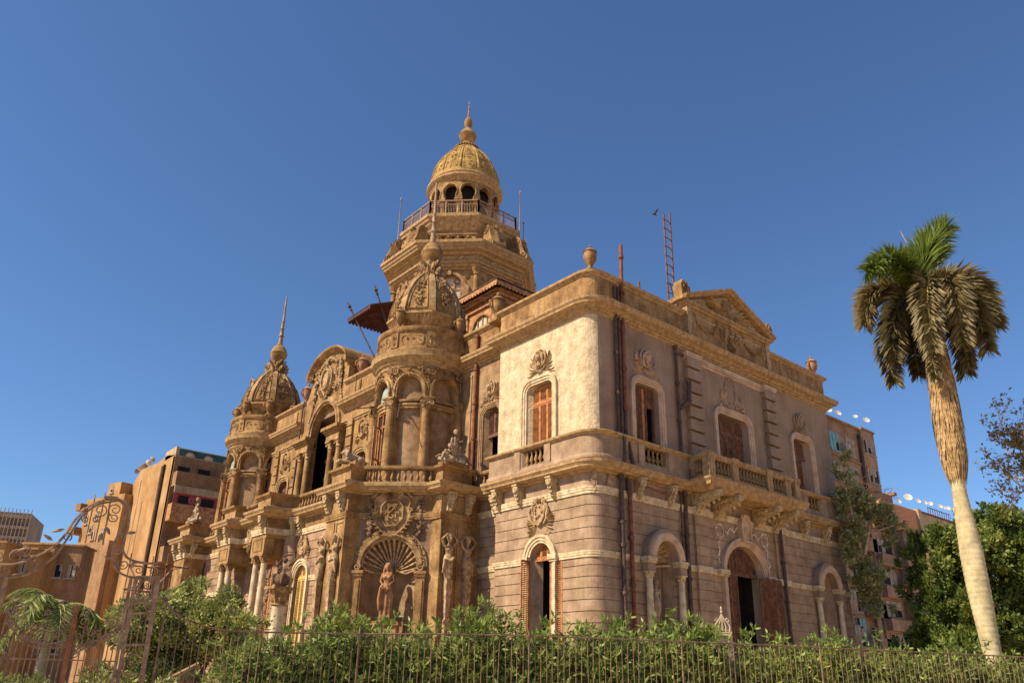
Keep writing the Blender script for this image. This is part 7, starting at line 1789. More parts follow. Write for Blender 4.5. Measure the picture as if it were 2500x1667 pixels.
frond([PP(0, Z0), PP(.6, Z0 + .45, -.7), PP(1.15, Z0 - .5, -1.0), PP(1.2, Z0 - 1.9, -1.1)], .75, LM_PALD, 210, .7, 7, .35)
frond([PP(0, Z0), PP(-.6, Z0 + .4, -.7), PP(-1.2, Z0 - .5, -1), PP(-1.45, Z0 - 2.1, -1.1)], .8, LM_PALD, 230, .65, 8, .35)
frond([PP(0, Z0), PP(-.9, Z0 + .3, .2), PP(-1.6, Z0 - .7, .3), PP(-1.75, Z0 - 1.9, .3)], .75, LM_PALD, 200, .3, 9, .35)
frond([PP(0, Z0), PP(-.1, Z0 + .4, -1.0), PP(-.3, Z0 - .6, -1.4), PP(-.35, Z0 - 1.9, -1.4)], .75, LM_PALD, 200, .6, 10, .4)
frond([PP(0, Z0), PP(.3, Z0 + .4, .9), PP(.6, Z0 - .5, 1.4), PP(.6, Z0 - 1.8, 1.4)], .75, LM_PALD, 160, .2, 11, .4)
frond([PP(0, Z0), PP(-.4, Z0 + .4, .9), PP(-.9, Z0 - .8, 1.3), PP(-.9, Z0 - 2.2, 1.3)], .75, LM_PALD, 160, .2, 12, .4)
frond([PP(0, Z0), PP(.5, Z0 + .1, -.4), PP(.75, Z0 - .9, -.6), PP(.6, Z0 - 2.3, -.7)], .6, LM_PALD, 150, .4, 13, .4)
frond([PP(0, Z0), PP(-.45, Z0 + .1, -.3), PP(-.9, Z0 - 1.1, -.5), PP(-.85, Z0 - 2.7, -.5)], .6, LM_PALD, 160, .5, 14, .4)
m = MB(); m.tube([PP(-.25, Z0 + 1.4), PP(-.5, Z0 + 2.3), PP(-.72, Z0 + 2.75)], [.03, .02, .008], 5); m.build("spear_leaf", M_TWIG, PT)
m = MB(); m.tube([PP(.15, Z0 - .1, -.9), PP(.25, Z0 - .6, -1.1), PP(.3, Z0 - .95, -1.15)], [.08, .12, .05], 7)
for k in range(60): m.ell(PP(.15 + .15 * random.random(), Z0 - .1 - .85 * random.random(), -1.0 + random.gauss(0, .08)), (.04, .04, .05), None, 5, 4)
m.build("flower_spathe", mat("yellow green spathe", (.5, .5, .03), (.35, .4, .03), (.6, .55, .05), bump=.1), PT, 60)

# ------------------------------------------------------------------ trees and bushes
def crown(name, blobs, n, size, material, parent, aspect=2.0, seed=3, shell=.75, up=.3):
    """leaves spread through overlapping clumps; each clump keeps its own tint"""
    global rng
    rng = np.random.default_rng(seed); cs = []; tn = []; ds = []
    vol = np.array([b[3] ** 2 for b in blobs]); cnt = (n * vol / vol.sum()).astype(int)
    for (x, y, z, r), c in zip(blobs, cnt):
        sub = max(6, int(r * 14)); cc = rng.normal(size=(sub, 3)); cc /= np.linalg.norm(cc, axis=1)[:, None]; cc *= r * rng.uniform(.55, 1.0, sub)[:, None]
        k = rng.integers(0, sub, c); q = cc[k] + rng.normal(size=(c, 3)) * r * .17; st = rng.uniform(.2, .8, sub)
        cs.append(q + np.array([x, y, z])); tn.append(st[k]); ds.append(q / r + np.array([0, 0, up]))
    me = leaf_mesh(name, np.concatenate(cs), size, material, aspect, .55, tint=np.concatenate(tn), dirs=np.concatenate(ds))
    return obj(name, me, parent)
def limbs(parent, trees, material=M_BARK, name="trunk"):
    m = MB()
    for pts, r0, r1 in trees: n = len(pts); m.tube(pts, [r0 + (r1 - r0) * i / (n - 1) for i in range(n)], 8)
    return m.build(name, material, parent, 60)
rnd = random.Random(9)
# big clipped ficus bush at left
E_ = empty("ficus_bush", (-13.45, 4.0, 0), "large rounded clipped bush with bare trunks in front of the porch", "bush")
bl = [(rnd.uniform(-1.5, 1.5), rnd.uniform(-1.2, 1.2), 0, 0) for i in range(46)]
bl = [(x, y, 2.75 + .8 * sqrt(max(0, 1 - (x / 1.9) ** 2)) * rnd.uniform(-1.1, .8), rnd.uniform(.5, .7)) for x, y, _, _ in bl]
S2 = Vector((.93, -.36, 0)); B2 = Vector((.36, .93, 0))
bl = [((S2 * x + B2 * y).x + .25, (S2 * x + B2 * y).y, z, r) for x, y, z, r in bl]
bl += [((S2 * x).x + .25, (S2 * x).y, z, .55) for x, z in ((-1.0, 3.45), (-.4, 3.6), (.2, 3.65), (.8, 3.5), (1.3, 3.2), (1.75, 2.8), (-1.5, 3.2), (-1.7, 2.7), (1.6, 2.2))]
crown("foliage", bl, 62000, .1, LM_FIC, E_, 2.0, 21)
limbs(E_, [([(-.3, 0, 0), (-.4, .1, 1.2), (-.9, .2, 2.4)], .14, .05), ([(.5, 0, 0), (.6, 0, 1.0), (1.1, .1, 2.2)], .12, .05), ([(.1, .1, 0), (.0, .2, 1.3), (.2, .2, 2.6)], .12, .05), ([(.5, 0, .6), (.1, -.2, 1.5), (-.2, -.3, 2.4)], .07, .03)])
# feathery small palm
E_ = empty("small_feathery_palm", (-16.7, 5.0, 0), "small feathery palm drooping behind the gate", "palm tree")
m = MB(); m.tube([(0, 0, 0), (.05, 0, 1.6), (.1, 0, 3.0)], [.14, .12, .1], 10); m.build("trunk", M_COLUMN, E_, 60)
cs = []; ds = []; tn = []; ribs = MB()
for i in range(26):
    a = 2 * pi * i / 26 + rnd.uniform(-.1, .1); el = rnd.uniform(.2, 1.25); L = rnd.uniform(1.2, 1.8); p = Vector((.1, 0, 3.05)); d_ = Vector((cos(a) * cos(el), sin(a) * cos(el), sin(el))); pts = [p.copy()]
    for k in range(9): p = p + d_ * L / 9; d_ = (d_ + Vector((0, 0, -.26))).normalized(); pts.append(p.copy())
    ribs.tube([tuple(q) for q in pts], [.02 * (1 - i2 / 11) + .004 for i2 in range(10)], 4)
    for j in range(330):
        t = rnd.uniform(.1, .999) * 9; k = int(t); q = pts[k].lerp(pts[k + 1], t - k); tg = (pts[k + 1] - pts[k]).normalized(); sd_ = tg.cross(Vector((0, 0, 1))); sd_ = sd_.normalized() if sd_.length > .05 else Vector((1, 0, 0)); sg = rnd.choice((-1, 1)); dd = (sd_ * sg * .8 + tg * .5 + Vector((0, 0, -.55))); cs.append(tuple(q)); ds.append(tuple(dd)); tn.append(.3 + .4 * rnd.random())
me = leaf_mesh("foliage", cs, .34, leaf_mat("feathery palm leaf", (.14, .17, .045), (.24, .28, .08), (.4, .42, .15), .3), 12, .2, tint=np.array(tn), dirs=ds); obj("foliage", me, E_); ribs.build("ribs", M_RIB, E_)
# low garden hedges behind the gate
for i, (x, y, z, w_, lb) in enumerate([(-19.5, 4.0, 1.9, 2.6, "low clipped garden hedge behind the left part of the gate"), (-17.4, 3.2, 1.3, 2.2, "low leafy hedge at the foot of the small feathery palm"), (-16.0, -1.0, 1.35, 1.6, "small dark hedge behind the right gate leaf"), (-20.2, 9.5, 2.2, 4.0, "garden hedge along the lawn at the left edge"), (-14.9, 3.6, 1.7, 1.6, "dense low hedge at the left foot of the large clipped bush")]):
    E_ = empty("garden_hedge", (x, y, 0), lb, "hedge"); crown("foliage", [(rnd.uniform(-w_ / 2, w_ / 2), rnd.uniform(-.4, .4), z * rnd.uniform(.35, .85), .45) for _ in range(int(14 * w_))], 9000, .1, LM_OLE if i % 2 else LM_FIC, E_, 2.2, 40 + i); limbs(E_, [([(0, 0, 0), (0, 0, z * .6)], .05, .03)], name="stem")
# dense tree at right
E_ = empty("dense_tree", (20.5, -4.2, 0), "large dense dark green tree standing behind the royal palm", "tree")
bl = []
def ztop(s): return float(np.interp(s, [-2.0, -1.1, -.7, -.3, .2, 1.3, 2.0, 3.0, 4.0, 7], [4.4, 5.6, 7.2, 8.3, 9.4, 9.7, 9.9, 10.6, 11.2, 11.6]))
for i in range(135):
    s = rnd.uniform(-1.6, 7.0); r = rnd.uniform(.5, .95); zz = rnd.uniform(2.6, max(3.2, ztop(s) - r)); bb = rnd.uniform(-2.2, 2.2)
    bl.append(((S_ * s + B_ * bb).x, (S_ * s + B_ * bb).y, zz, r))
for s in (-1.2, -.8, -.4, 0, .4, .9, 1.6, 2.2, 2.8, 3.4): bl.append(((S_ * s).x, (S_ * s).y, ztop(s) - .5, .6))
crown("foliage", bl, 100000, .2, LM_TRE, E_, 1.7, 22, up=.5)
limbs(E_, [([(0, 0, 0), (.1, .2, 3), (-.4, .3, 6), (-.8, .2, 8)], .35, .08), ([(.3, 0, 0), (1, -.6, 3), (2.5, -1.6, 6.5), (3.4, -2.0, 9)], .3, .06), ([(1.2, -.5, 3), (3.5, -2, 5), (5.2, -3, 7)], .16, .05)])
# scrambling grey-green tree against the far end of the palace
E_ = empty("scrambling_tree", (18.9, -1.5, 0), "sprawling grey-green tree with bare twigs hanging beside the far end of the palace", "tree")
bl = []
for (s0, z0, s1, z1, n_, r) in ((.1, 13.2, .2, 10.5, 12, .33), (.0, 11.0, 1.0, 10.3, 14, .45), (.6, 10.6, 2.6, 10.0, 18, .5), (.2, 10.0, .3, 6.4, 26, .42), (.3, 7.0, .9, 5.2, 14, .45), (1.2, 6.9, 1.9, 7.2, 6, .3), (2.4, 9.4, 2.9, 9.2, 6, .35)):
    for i in range(n_): t = rnd.random(); s = s0 + (s1 - s0) * t + rnd.gauss(0, .22); bl.append(((S_ * (s - .95)).x, (S_ * (s - .95)).y + rnd.uniform(-.5, .5), z0 + (z1 - z0) * t + rnd.gauss(0, .2), r * rnd.uniform(.7, 1.1)))
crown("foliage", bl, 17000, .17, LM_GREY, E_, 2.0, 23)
tw = []
for i in range(110):
    s = rnd.uniform(-.4, 2.4); z = rnd.uniform(8.4, 13.2) if s < .7 else rnd.uniform(9.4, 11.4); p = S_ * (s - .95) + Vector((0, rnd.uniform(-.4, .4), z)); a = rnd.uniform(-.5, 1.2); d_ = S_ * cos(a) + Vector((0, 0, sin(a))); pts = [tuple(p)]
    for k in range(5): p = p + d_ * rnd.uniform(.15, .32); d_ = (d_ + Vector((rnd.gauss(0, .25), rnd.gauss(0, .25), rnd.gauss(-.08, .25)))).normalized(); pts.append(tuple(p))
    tw.append((pts, .02, .005))
limbs(E_, tw, M_TWIG, "twigs")
limbs(E_, [([(.3, 0, 0), (.1, .1, 5), (-.6, .2, 8.5), (-1.0, .4, 12)], .16, .05), ([(-.6, 0, 8), (0, -.2, 9.6), (.8, -.8, 10.6)], .08, .03), ([(-.5, 0, 9), (.3, -.4, 9.3), (1.0, -1.0, 9.6)], .06, .02)], M_TWIG)
# branches of a thin airy tree reaching in at right
E_ = empty("airy_tree", (10.4, -14.4, 0), "thin airy tree whose fine branches reach in at the right edge", "tree")
tw = []; cs = []; tn = []
tw.append(([(0, 0, 0), (-.1, .2, 4), (-.2, .5, 7.5), (-.4, 1.1, 9.0)], .2, .07)); 
def grow(p, d_, L, r, lv):
    pts = [tuple(p)]
    for k in range(6):
        p = p + d_ * L / 6; d_ = (d_ + Vector((rnd.gauss(0, .13), rnd.gauss(0, .13), rnd.gauss(0, .13)))).normalized(); pts.append(tuple(p))
        if lv < 3 and k > 0:
            for _ in range(1): 
                dd = (d_ + Vector((rnd.gauss(0, .6), rnd.gauss(0, .6), rnd.gauss(.05, .5)))).normalized(); grow(p.copy(), dd, L * rnd.uniform(.35, .55), r * .5, lv + 1)
        if lv >= 2:
            for _ in range(2 if rnd.random() < .4 else 0): cs.append((p.x + rnd.gauss(0, .08), p.y + rnd.gauss(0, .08), p.z + rnd.gauss(0, .07)))
    tw.append((pts, r, r * .4))
for (tz, s, z) in ((8.2, -2.9, .9), (8.8, -2.4, 1.0), (8.0, -2.9, .4), (9.0, -2.6, .5)): grow(Vector((-.3, .9, tz)), (S_ * s * .42 + Vector((0, 0, z * .42))).normalized(), 2.6, .05, 0)
limbs(E_, tw, M_TWIG, "branches")
me = leaf_mesh("foliage", cs, .14, LM_OLV, 2.2, .5, up=.3); obj("foliage", me, E_)
# ------------------------------------------------------------------ neighbouring buildings
M_TAN = mat("tan render", (.35, .205, .085), (.27, .15, .06), (.42, .26, .12), scale=.35, bump=.3, bscale=3, streak=.25, fine=.12)
M_TAN2 = mat("brown render", (.26, .15, .075), (.19, .105, .05), (.34, .21, .11), scale=.5, bump=.3, bscale=3, streak=.3, fine=.15)
M_PINKB = mat("dusty pink brown render", (.3, .185, .115), (.2, .12, .075), (.4, .27, .175), scale=.6, bump=.4, bscale=3, streak=.35, fine=.2)
M_CRM = mat("cream concrete", (.42, .31, .19), (.3, .22, .13), (.52, .4, .26), scale=.6, bump=.2, streak=.3)
M_SHUT = mat("faded blinds", (.3, .25, .2), (.2, .16, .13), (.42, .36, .3), scale=2, bump=.3, fine=.3)
M_BLUE = mat("turquoise shutter", (.15, .33, .36), (.1, .24, .27), (.24, .42, .44), scale=3, bump=.2)
M_DISH = mat("white dish", (.55, .5, .43), bump=0, fine=.05, rough=.5)
M_WHITE = mat("white cloth", (.7, .7, .72), bump=.2, fine=.05)
BR2 = brick_mat("orange brick", (.48, .2, .08), (.4, .15, .06), (.5, .36, .24), 3.0)
def bwin(parent, x, y, z, deg, w, h, material=M_SHUT, split=2, sill=True):
    M = frame(x, y, z, deg); b = MB(); b.box(-w / 2, w / 2, 0, h, -.3, .012, M); o = b.build("window", M_DARK, parent); f = MB()
    f.rib(rect(-w / 2, w / 2, 0, h), [(0, 0), (0, .06), (.06, .06), (.06, 0)], closed=True, M=M)
    for i in range(split):
        if rnd.random() < .75: f.box(-w / 2 + w * i / split + .05, -w / 2 + w * (i + 1) / split - .03, .05 + (0 if rnd.random() < .6 else h * .45), h - .05, .015, .05, M)
    if sill: f.box(-w / 2 - .1, w / 2 + .1, -.1, 0, 0, .15, M)
    f.build("frame", material, o)
def balc(parent, x, y, z, deg, w, d_, h=1.0, material=M_TAN2, clad=None):
    M = frame(x, y, z, deg); b = MB(); b.box(-w / 2, w / 2, -.15, 0, 0, d_, M); b.box(-w / 2, w / 2, 0, h, d_ - .1, d_, M); b.box(-w / 2, -w / 2 + .1, 0, h, 0, d_ - .1, M); b.box(w / 2 - .1, w / 2, 0, h, 0, d_ - .1, M); return b.build("balcony", material, parent)
# tall block left: sunny blank side wall and shaded balcony front
BA = empty("apartment_block", (-.84, 51.54, 0), "tall tan apartment block with a blank sunlit side and a green roof hoarding", "building")
m = MB(); loc = lambda x, y: (x + .84, y - 51.54)
m.poly([(51.54 - 51.54, 0), (0, 20.1), (-2.4, 20.5), (-5.1, 20.3), (-10.4, 20.6), (-12.4, 19.6), (-14.1, 19.3), (-15.4, 0)], -9, 0, frame(0, 0, 0, 180)); m.build("wall", M_TAN, BA)
m = MB(); m.poly([(0, 0), (7.5, 0), (7.5, 20.0), (0, 20.0)], -.5, .06, frame(0, 0, 0, 270)); m.build("wall", M_TAN2, BA)
for y_ in (2.34, 3.0): m = MB(); m.tube([(-.12, y_, .5), (-.12, y_, 19.6)], .1, 6); m.build("drain_pipe", M_DARK if y_ < 2.5 else M_TAN2, BA)
for (y_, z0, z1) in ((9.5, 12, 19.4), (7.8, 11, 17)): m = MB(); m.tube([(-.03, y_, z0), (-.03, y_ + .1, z1)], .04, 4); m.build("cable", M_CRM, BA)
for (x, z, w_, h_) in ((.9, 18.35, 1.05, .75), (2.75, 18.35, 1.05, .8)): bwin(BA, x, -.06, z, 270, w_, h_, M_DARK)
balc(BA, 2.6, 0, 17.3, 270, 5.0, 1.1, 1.15, M_TAN2); balc(BA, 2.3, 0, 14.2, 270, 4.4, 1.2, 1.35, M_WOODV); balc(BA, 2.3, 0, 10.6, 270, 4.4, 1.2, 1.2, M_TAN2)
m = MB(); m.box(.1, 4.6, 16.5, 17.15, 1.1, 1.2, frame(0, 0, 0, 270)); 
for k in range(7): m.box(.1 + .75 * k, .14 + .75 * k, 16.5, 17.15, 1.2, 1.23, frame(0, 0, 0, 270))
m.build("awning_panel", M_CRM, BA)
m = MB(); F = frame(0, 0, 0, 270); m.box(.2, 4.5, 15.55, 16.5, .9, .95, F); o = m.build("loggia_screen", M_DARK, BA); m = MB()
for (a, b) in ((.2, .6), (1.5, 2.6), (3.8, 4.5)):
    m.box(a, b, 15.55, 16.5, .95, .98, F)
M_REDL = mat("carmine painted lattice", (.3, .05, .07), (.2, .03, .05), (.42, .1, .12), scale=6, bump=.2); m.box(.2, 4.5, 16.35, 16.5, .95, 1.0, F); m.box(.2, 4.5, 15.55, 15.62, .95, 1.0, F); m.build("lattice", M_REDL, o)
m = MB()
for x in (1.75, 2.1, 2.4): m.tube([(x + .16 * cos(a), 16.0 + .25 * sin(a), 1.0) for a in [2 * pi * i / 12 for i in range(13)]], .03, 4, F)
m.build("lattice_rings", M_CRM, o)
m = MB(); F = frame(0, 0, 0, 270); m.box(.25, 6.5, 20.05, 20.75, -.1, .0, F); sg_ = m.build("roof_hoarding", mat("teal hoarding", (.03, .1, .1), (.02, .07, .07), (.05, .14, .13), scale=1, bump=0), BA); m = MB()
m.rib(rect(.2, 6.5, 20.02, 20.8), [(0, 0), (0, .06), (.07, .06), (.07, 0)], closed=True, M=F); m.build("hoarding_frame", M_CRM, sg_); m = MB()
for x in (1.3, 3.0, 4.8):
    for a in range(20, 170, 24): leaf(m, x, 20.1, a, .5, .2, .02, F, .01)
m.build("lotus_motif", mat("peach lotus paint", (.55, .36, .24), bump=0), sg_)
m = MB(); m.box(.0, .3, 20.1, 20.9, -3, -.0, F); m.box(1.0, 1.8, 20.1, 21.0, -2.4, -1.6, frame(-.0, 3.0, 0, 180)); m.build("roof_parapet", M_CRM, BA)
for k in range(5):
    dsh = MB(); dsh.lathe([(.05, 0), (.3, .06), (.42, .16), (.4, .16), (.28, .08), (.02, .03)], 14, cap=False); dsh.tube([(0, 0, 0), (0, 0, .45)], .02, 4)
    o = dsh.build("satellite_dish", M_DISH if k % 2 else M_SHUT, None, 60, (-1.0 + .1 * k, 58.3 + 1.5 * k, 20.9)); o.scale = (.7, .7, .7); o.rotation_euler = (radians(60), 0, radians(120 + 20 * k)); tag(o, ["nearest small dish on the tan block's sloping roof edge", "second dish from the tower side on the tan block's roof edge", "middle dish on the tan block's roof edge", "fourth dish along the tan block's roof edge", "farthest dish on the tan block's roof edge"][k], "satellite dish", "satellite dishes on the tan block roof edge")
# stepped tan building behind
BB = empty("stepped_building", (-3, 67, 0), "stepped tan building with a box-like water tank room on its roof", "building")
F = frame(0, 0, 0, 197); m = MB(); m.poly([(-2.6, 0), (-2.6, 13.6), (-2.3, 13.6), (-2.3, 18.2), (4.4, 18.2), (4.4, 0)], -8, 0, F); m.build("wall", M_TAN, BB)
m = MB(); m.box(-.15, 4.2, .0, 13.5, 0, .5, F); m.build("stair_tower", M_TAN2, BB); m = MB(); m.box(1.2, 3.4, 18.2, 19.5, -3, 0, F); tk = m.build("tank_room", M_TAN, BB); bwin(tk, *(F @ Vector((2.0, 18.5, 0)))[:2], 18.5, 197, .5, .6)
for u_ in (-.9, .9): m = MB(); m.tube([(u_, .5, .06), (u_, 18.6, .06)], .06, 5, F); m.build("drain_pipe", M_CRM, BB)
for (u_, z) in ((-1.6, 15.6), (.2, 15.9), (.2, 13.9), (1.8, 14.0), (1.7, 11.0), (.4, 9.0), (1.6, 8.2), (-.4, 14.6)):
    p = F @ Vector((u_, z, .0 if z > 13.5 else .5)); bwin(BB, p.x, p.y, z, 197, .5, .9)
for (u_, z) in ((-3.0, 17.0), (-3.2, 14.6)): m = MB(); m.box(u_, u_ + 1.0, z, z + .7, -.5, .7, F); m.build("balcony", M_TAN2, BB)
# low tan houses at the left edge
for i, (x, y, z, w_, dg, mt, lb) in enumerate([(-13.0, 39.4, 8.9, 2.6, 232, M_TAN, "low tan flat-roofed house at the left edge of the view"), (-11.6, 40.6, 9.5, 2.2, 226, M_TAN, "low tan house with a slab roof left of the stepped building"), (-9.9, 39.8, 9.5, 1.7, 238, M_TAN2, "narrow brown house beside the stepped building"), (-14.9, 38.4, 9.0, 2.4, 236, M_TAN, "tan corner house cut by the left frame edge")]):
    H_ = empty("low_house", (x, y, 0), lb, "building", "low houses behind the garden"); F = frame(0, 0, 0, dg); m = MB(); m.box(-w_ / 2, w_ / 2, 0, z, -2.2, 0, F); m.build("wall", mt, H_)
    m = MB(); m.box(-w_ / 2 - .1, w_ / 2 + .1, z, z + .12, -2.3, .15, F); m.build("roof", mt, H_)
    for zz in (2.6, 5.0, 7.4): 
        for u_ in (-w_ * .25, w_ * .25): p = F @ Vector((u_, zz, 0)); bwin(H_, p.x, p.y, zz, dg, .5, .9)
# far tower under scaffolding
BS = empty("unfinished_tower", (-1.2, 138, 0), "distant grey-brown tower wrapped in a grid of scaffolding", "building"); F = frame(0, 0, 0, 250); m = MB(); m.box(-7, 3.0, 0, 27, -12, 0, F); m.build("wall", mat("hazy grey brown concrete", (.2, .15, .12), (.15, .11, .09), (.25, .19, .15), scale=.3, bump=0), BS); m = MB()
for k in range(15): m.box(-7.1, 3.1, .8 + 1.8 * k, 1.3 + 1.8 * k, 0, .5, F)
for k in range(18): m.box(-7 + .59 * k, -6.88 + .59 * k, 0, 27.6, .5, .6, F)
m.build("scaffold_grid", mat("scaffold grey", (.3, .24, .19), bump=0), BS)
# right-hand apartment block, faces -Y, stepped with overhanging top corner
BC = empty("apartment_block", (38, 10, 0), "old brown apartment block with an overhanging corner and dishes on its roof", "building")
F = frame(0, 0, 0, 270); m = MB(); m.box(-4, 6.1, 0, 22.9, -9, 0, F); m.build("wall", M_PINKB, BC); m = MB(); m.box(6.1, 8.55, 17.7, 23.0, -9, .25, F); m.build("corner_bay", M_PINKB, BC); m = MB(); m.box(-4, 6.1, 22.9, 23.1, -9, .2, F); m.box(6.1, 8.6, 23.0, 23.2, -9, .35, F); m.build("roof", M_TAN2, BC)
for z in (20.2, 17.6, 15.0, 12.4, 9.8, 7.2, 4.6):
    for x in (-1.0, 1.6, 4.3): bwin(BC, x, 0, z, 270, 1.5, 1.6, M_SHUT if rnd.random() < .8 else M_BLUE, 3)
    if z < 17: balc(BC, 4.3, 0, z - .2, 270, 2.6, .8, .9, M_PINKB); balc(BC, -1.0, 0, z - .2, 270, 2.2, .8, .9, M_PINKB)
    a = MB(); a.box(2.6, 3.4, z + .1, z + .75, 0, .5, F); a.build("air_conditioner", M_SHUT, BC); m = MB(); m.box(-4, 6.1, z - .5, z - .35, 0, .12, F); m.build("floor_band", M_TAN2, BC)
bwin(BC, 2.0, 0, 5.1, 270, 1.5, 1.8, M_BLUE, 3)
for z in (18.3, 20.9): bwin(BC, 7.3, -.25, z, 270, 2.0, 1.3, M_SHUT, 5)
m = MB(); m.tube([(5.9, -.15, 1), (5.9, -.15, 22.5)], .1, 6); m.build("drain_pipe", M_PIPE, BC)
# lower projecting wing with laundry balconies
BD = empty("balcony_block", (43.4, 9.2, -.15), "brown block of enclosed balconies hung with laundry", "building"); BD.scale = (1.08, 1, 1.05)
m = MB(); m.box(-1, 2.6, 0, 13.4, -6, 0, F); m.box(2.6, 6.4, 0, 13.6, -6, .8, F); m.build("wall", M_PINKB, BD); m = MB(); m.box(-1.1, 2.6, 13.4, 13.55, -6, .1, F); m.box(2.6, 6.5, 13.6, 13.75, -6, .95, F); m.build("roof", M_TAN2, BD)
for z in (11.6, 9.2, 6.8, 4.4, 2.0):
    m = MB(); m.box(2.5, 6.5, z - 1.0, z - .1, .8, .95, F); m.build("balcony", M_PINKB if z < 11 else M_TAN2, BD); m = MB(); m.box(-.8, 2.4, z - 1.0, z - .15, 0, .5, F); m.build("balcony", M_PINKB, BD)
    bwin(BD, 4.5, -.8, z, 270, 3.4, 1.2, M_SHUT, 6, False); bwin(BD, .8, 0, z, 270, 2.4, 1.2, M_SHUT, 4, False)
a = MB(); a.box(2.0, 2.6, 9.3, 9.9, .5, .95, F); a.build("air_conditioner", M_SHUT, BD); a = MB(); a.box(2.0, 2.6, 3.2, 3.8, .5, .95, F); a.build("air_conditioner", M_CRM, BD)
def cloth(x, z, w_, h_, material, lb, y=5.4):
    k_ = (y + 3.1 + 20.56) / (y + 20.56); x = (x + 21.49) * k_ - 21.49; z = (z - 1.6) * k_ + 1.6; y += 2.55; m = MB(); n = 6; vs = []
    for j in range(4):
        for i in range(n + 1): vs.append((x + w_ * i / n * (1 - .1 * j / 3), y - .06 * sin(i * 1.7) * j - .02, z - h_ * j / 3 + .05 * sin(i * 2.1)))
    m.add(vs, [(j * (n + 1) + i, j * (n + 1) + i + 1, (j + 1) * (n + 1) + i + 1, (j + 1) * (n + 1) + i) for j in range(3) for i in range(n)]); tag(m.build("laundry", material, None, 60, fix=False), lb, "laundry", "laundry hung from the balconies")
cloth(42.5, 11.4, .75, 1.6, M_WHITE, "white sheet hanging below a top balcony of the brown balcony block", 5.6); cloth(43.5, 11.5, .35, 1.1, mat("purple cloth", (.2, .1, .2), bump=.1), "purple cloth hanging right of the white sheet", 5.6); cloth(43.95, 11.5, .3, .9, M_WHITE, "small white cloth right of the purple one", 5.6)
cloth(46.3, 12.0, .5, 1.1, mat("lilac cloth", (.5, .4, .5), bump=.1), "lilac cloth on the right corner of the top balcony", 5.5); cloth(42.2, 8.0, .7, 2.0, mat("sage green cloth", (.25, .3, .2), bump=.1), "long sage green blanket hanging from a lower balcony", 5.6); cloth(47.0, 6.2, .9, .7, mat("pale blue cloth", (.5, .52, .62), bump=.1), "pale blue washing on the lowest visible line", 5.4)
# brick and cream building further right
BE = empty("brick_building", (57, 14, 0), "orange brick building with a cream front, round balconies and a row of roof dishes", "building")
m = MB(); m.box(-1.5, 6.3, 0, 19.2, -9, 0, F); m.build("wall", BR2, BE); m = MB(); m.box(6.3, 7.1, 0, 19.4, -9, .25, F); m.box(7.1, 18.5, 0, 19.2, -9, -.05, F); m.build("wall", M_CRM, BE)
m = MB(); m.box(-1.5, 6.3, 16.9, 17.1, 0, .1, F); m.box(-1, 3.5, 19.2, 20.5, -6, -1, F); m.box(3.2, 3.8, 20.5, 20.8, -6, -.6, F); m.build("roof_room", M_TAN2, BE)
for z in (15.2, 12.4, 9.6, 6.8):
    bl_ = MB(); cx_ = 9.2 if z < 15 else 8.4
    vs = [(cx_ + 1.6 * cos(a), z_, 1.6 * .9 * sin(a)) for z_ in (z - 1.0, z + .1) for a in [pi * i / 12 for i in range(13)]]; bl_.add(vs, [(i, i + 1, i + 14, i + 13) for i in range(12)] + [tuple(range(13))], F); bl_.build("round_balcony", M_CRM, BE, 50, fix=False)
    for x in (8.4, 11.5, 14.5): bwin(BE, x, .05, z + .2, 270, 1.0, 1.6, M_SHUT, 2)
m = MB(); m.box(7.1, 18.5, 19.2, 19.35, -9, .1, F)
for k in range(10): m.tube([(12 + .6 * k, 20.6, -1), (12 + .6 * k, 19.3, -1)], .04, 4, F)
m.tube([(12, 20.6, -1), (18, 20.6, -1)], .05, 4, F); m.build("roof_rail", M_RUST, BE)
dish = MB(); dish.lathe([(.08, 0), (.4, .07), (.62, .2), (.6, .22), (.38, .1), (.02, .04)], 16, cap=False); dish.tube([(0, 0, .02), (0, 0, .6)], .03, 4); d0 = dish.build("satellite_dish", M_DISH, None, 60)
DL = ["first dish of the row on the old brown block, nearest the palace", "second dish of the row on the old brown block", "third dish of the row on the old brown block", "fourth dish on the old brown block, near its drain pipe", "dish at the overhanging corner of the old brown block", "small dish on the brick building, furthest left", "largest dish, on the brick building's roof", "dish right of the largest one on the brick building", "fourth dish on the brick building's roof", "fifth dish on the brick building's roof", "sixth dish from the left, above the round balconies", "seventh dish from the left, above the round balconies", "eighth dish from the left, above the round balconies", "ninth dish, just left of the palm trunk", "large dish touching the palm trunk's left side"]
DP = [(38.0, 10.3, 23.9, .9), (39.7, 10.2, 23.8, .9), (41.3, 10.2, 23.9, .9), (44.1, 10, 24.2, .6), (46.1, 10, 24.3, .9), (61.8, 15, 20.1, .9), (64.3, 15, 20.9, 1.3), (66.8, 15, 20.9, .8), (68.4, 15, 21.0, .9), (69.9, 15, 21.1, .8), (72.5, 15, 21.2, .8), (73.4, 15, 21.2, .8), (74.6, 15, 21.3, .8), (76.0, 15, 21.3, .8), (77.3, 15, 21.2, 1.1)]
for i, ((x, y, z, s), lb) in enumerate(zip(DP, DL)):
    o = d0 if i == 0 else d0.copy()
    if i: COL.objects.link(o)
    o.location = (x, y, z); s *= .55; o.scale = (s, s, s); o.rotation_euler = (radians(62), 0, radians(-48 + 14 * (i % 3))); tag(o, lb, "satellite dish", "satellite dishes on the roofs at right")
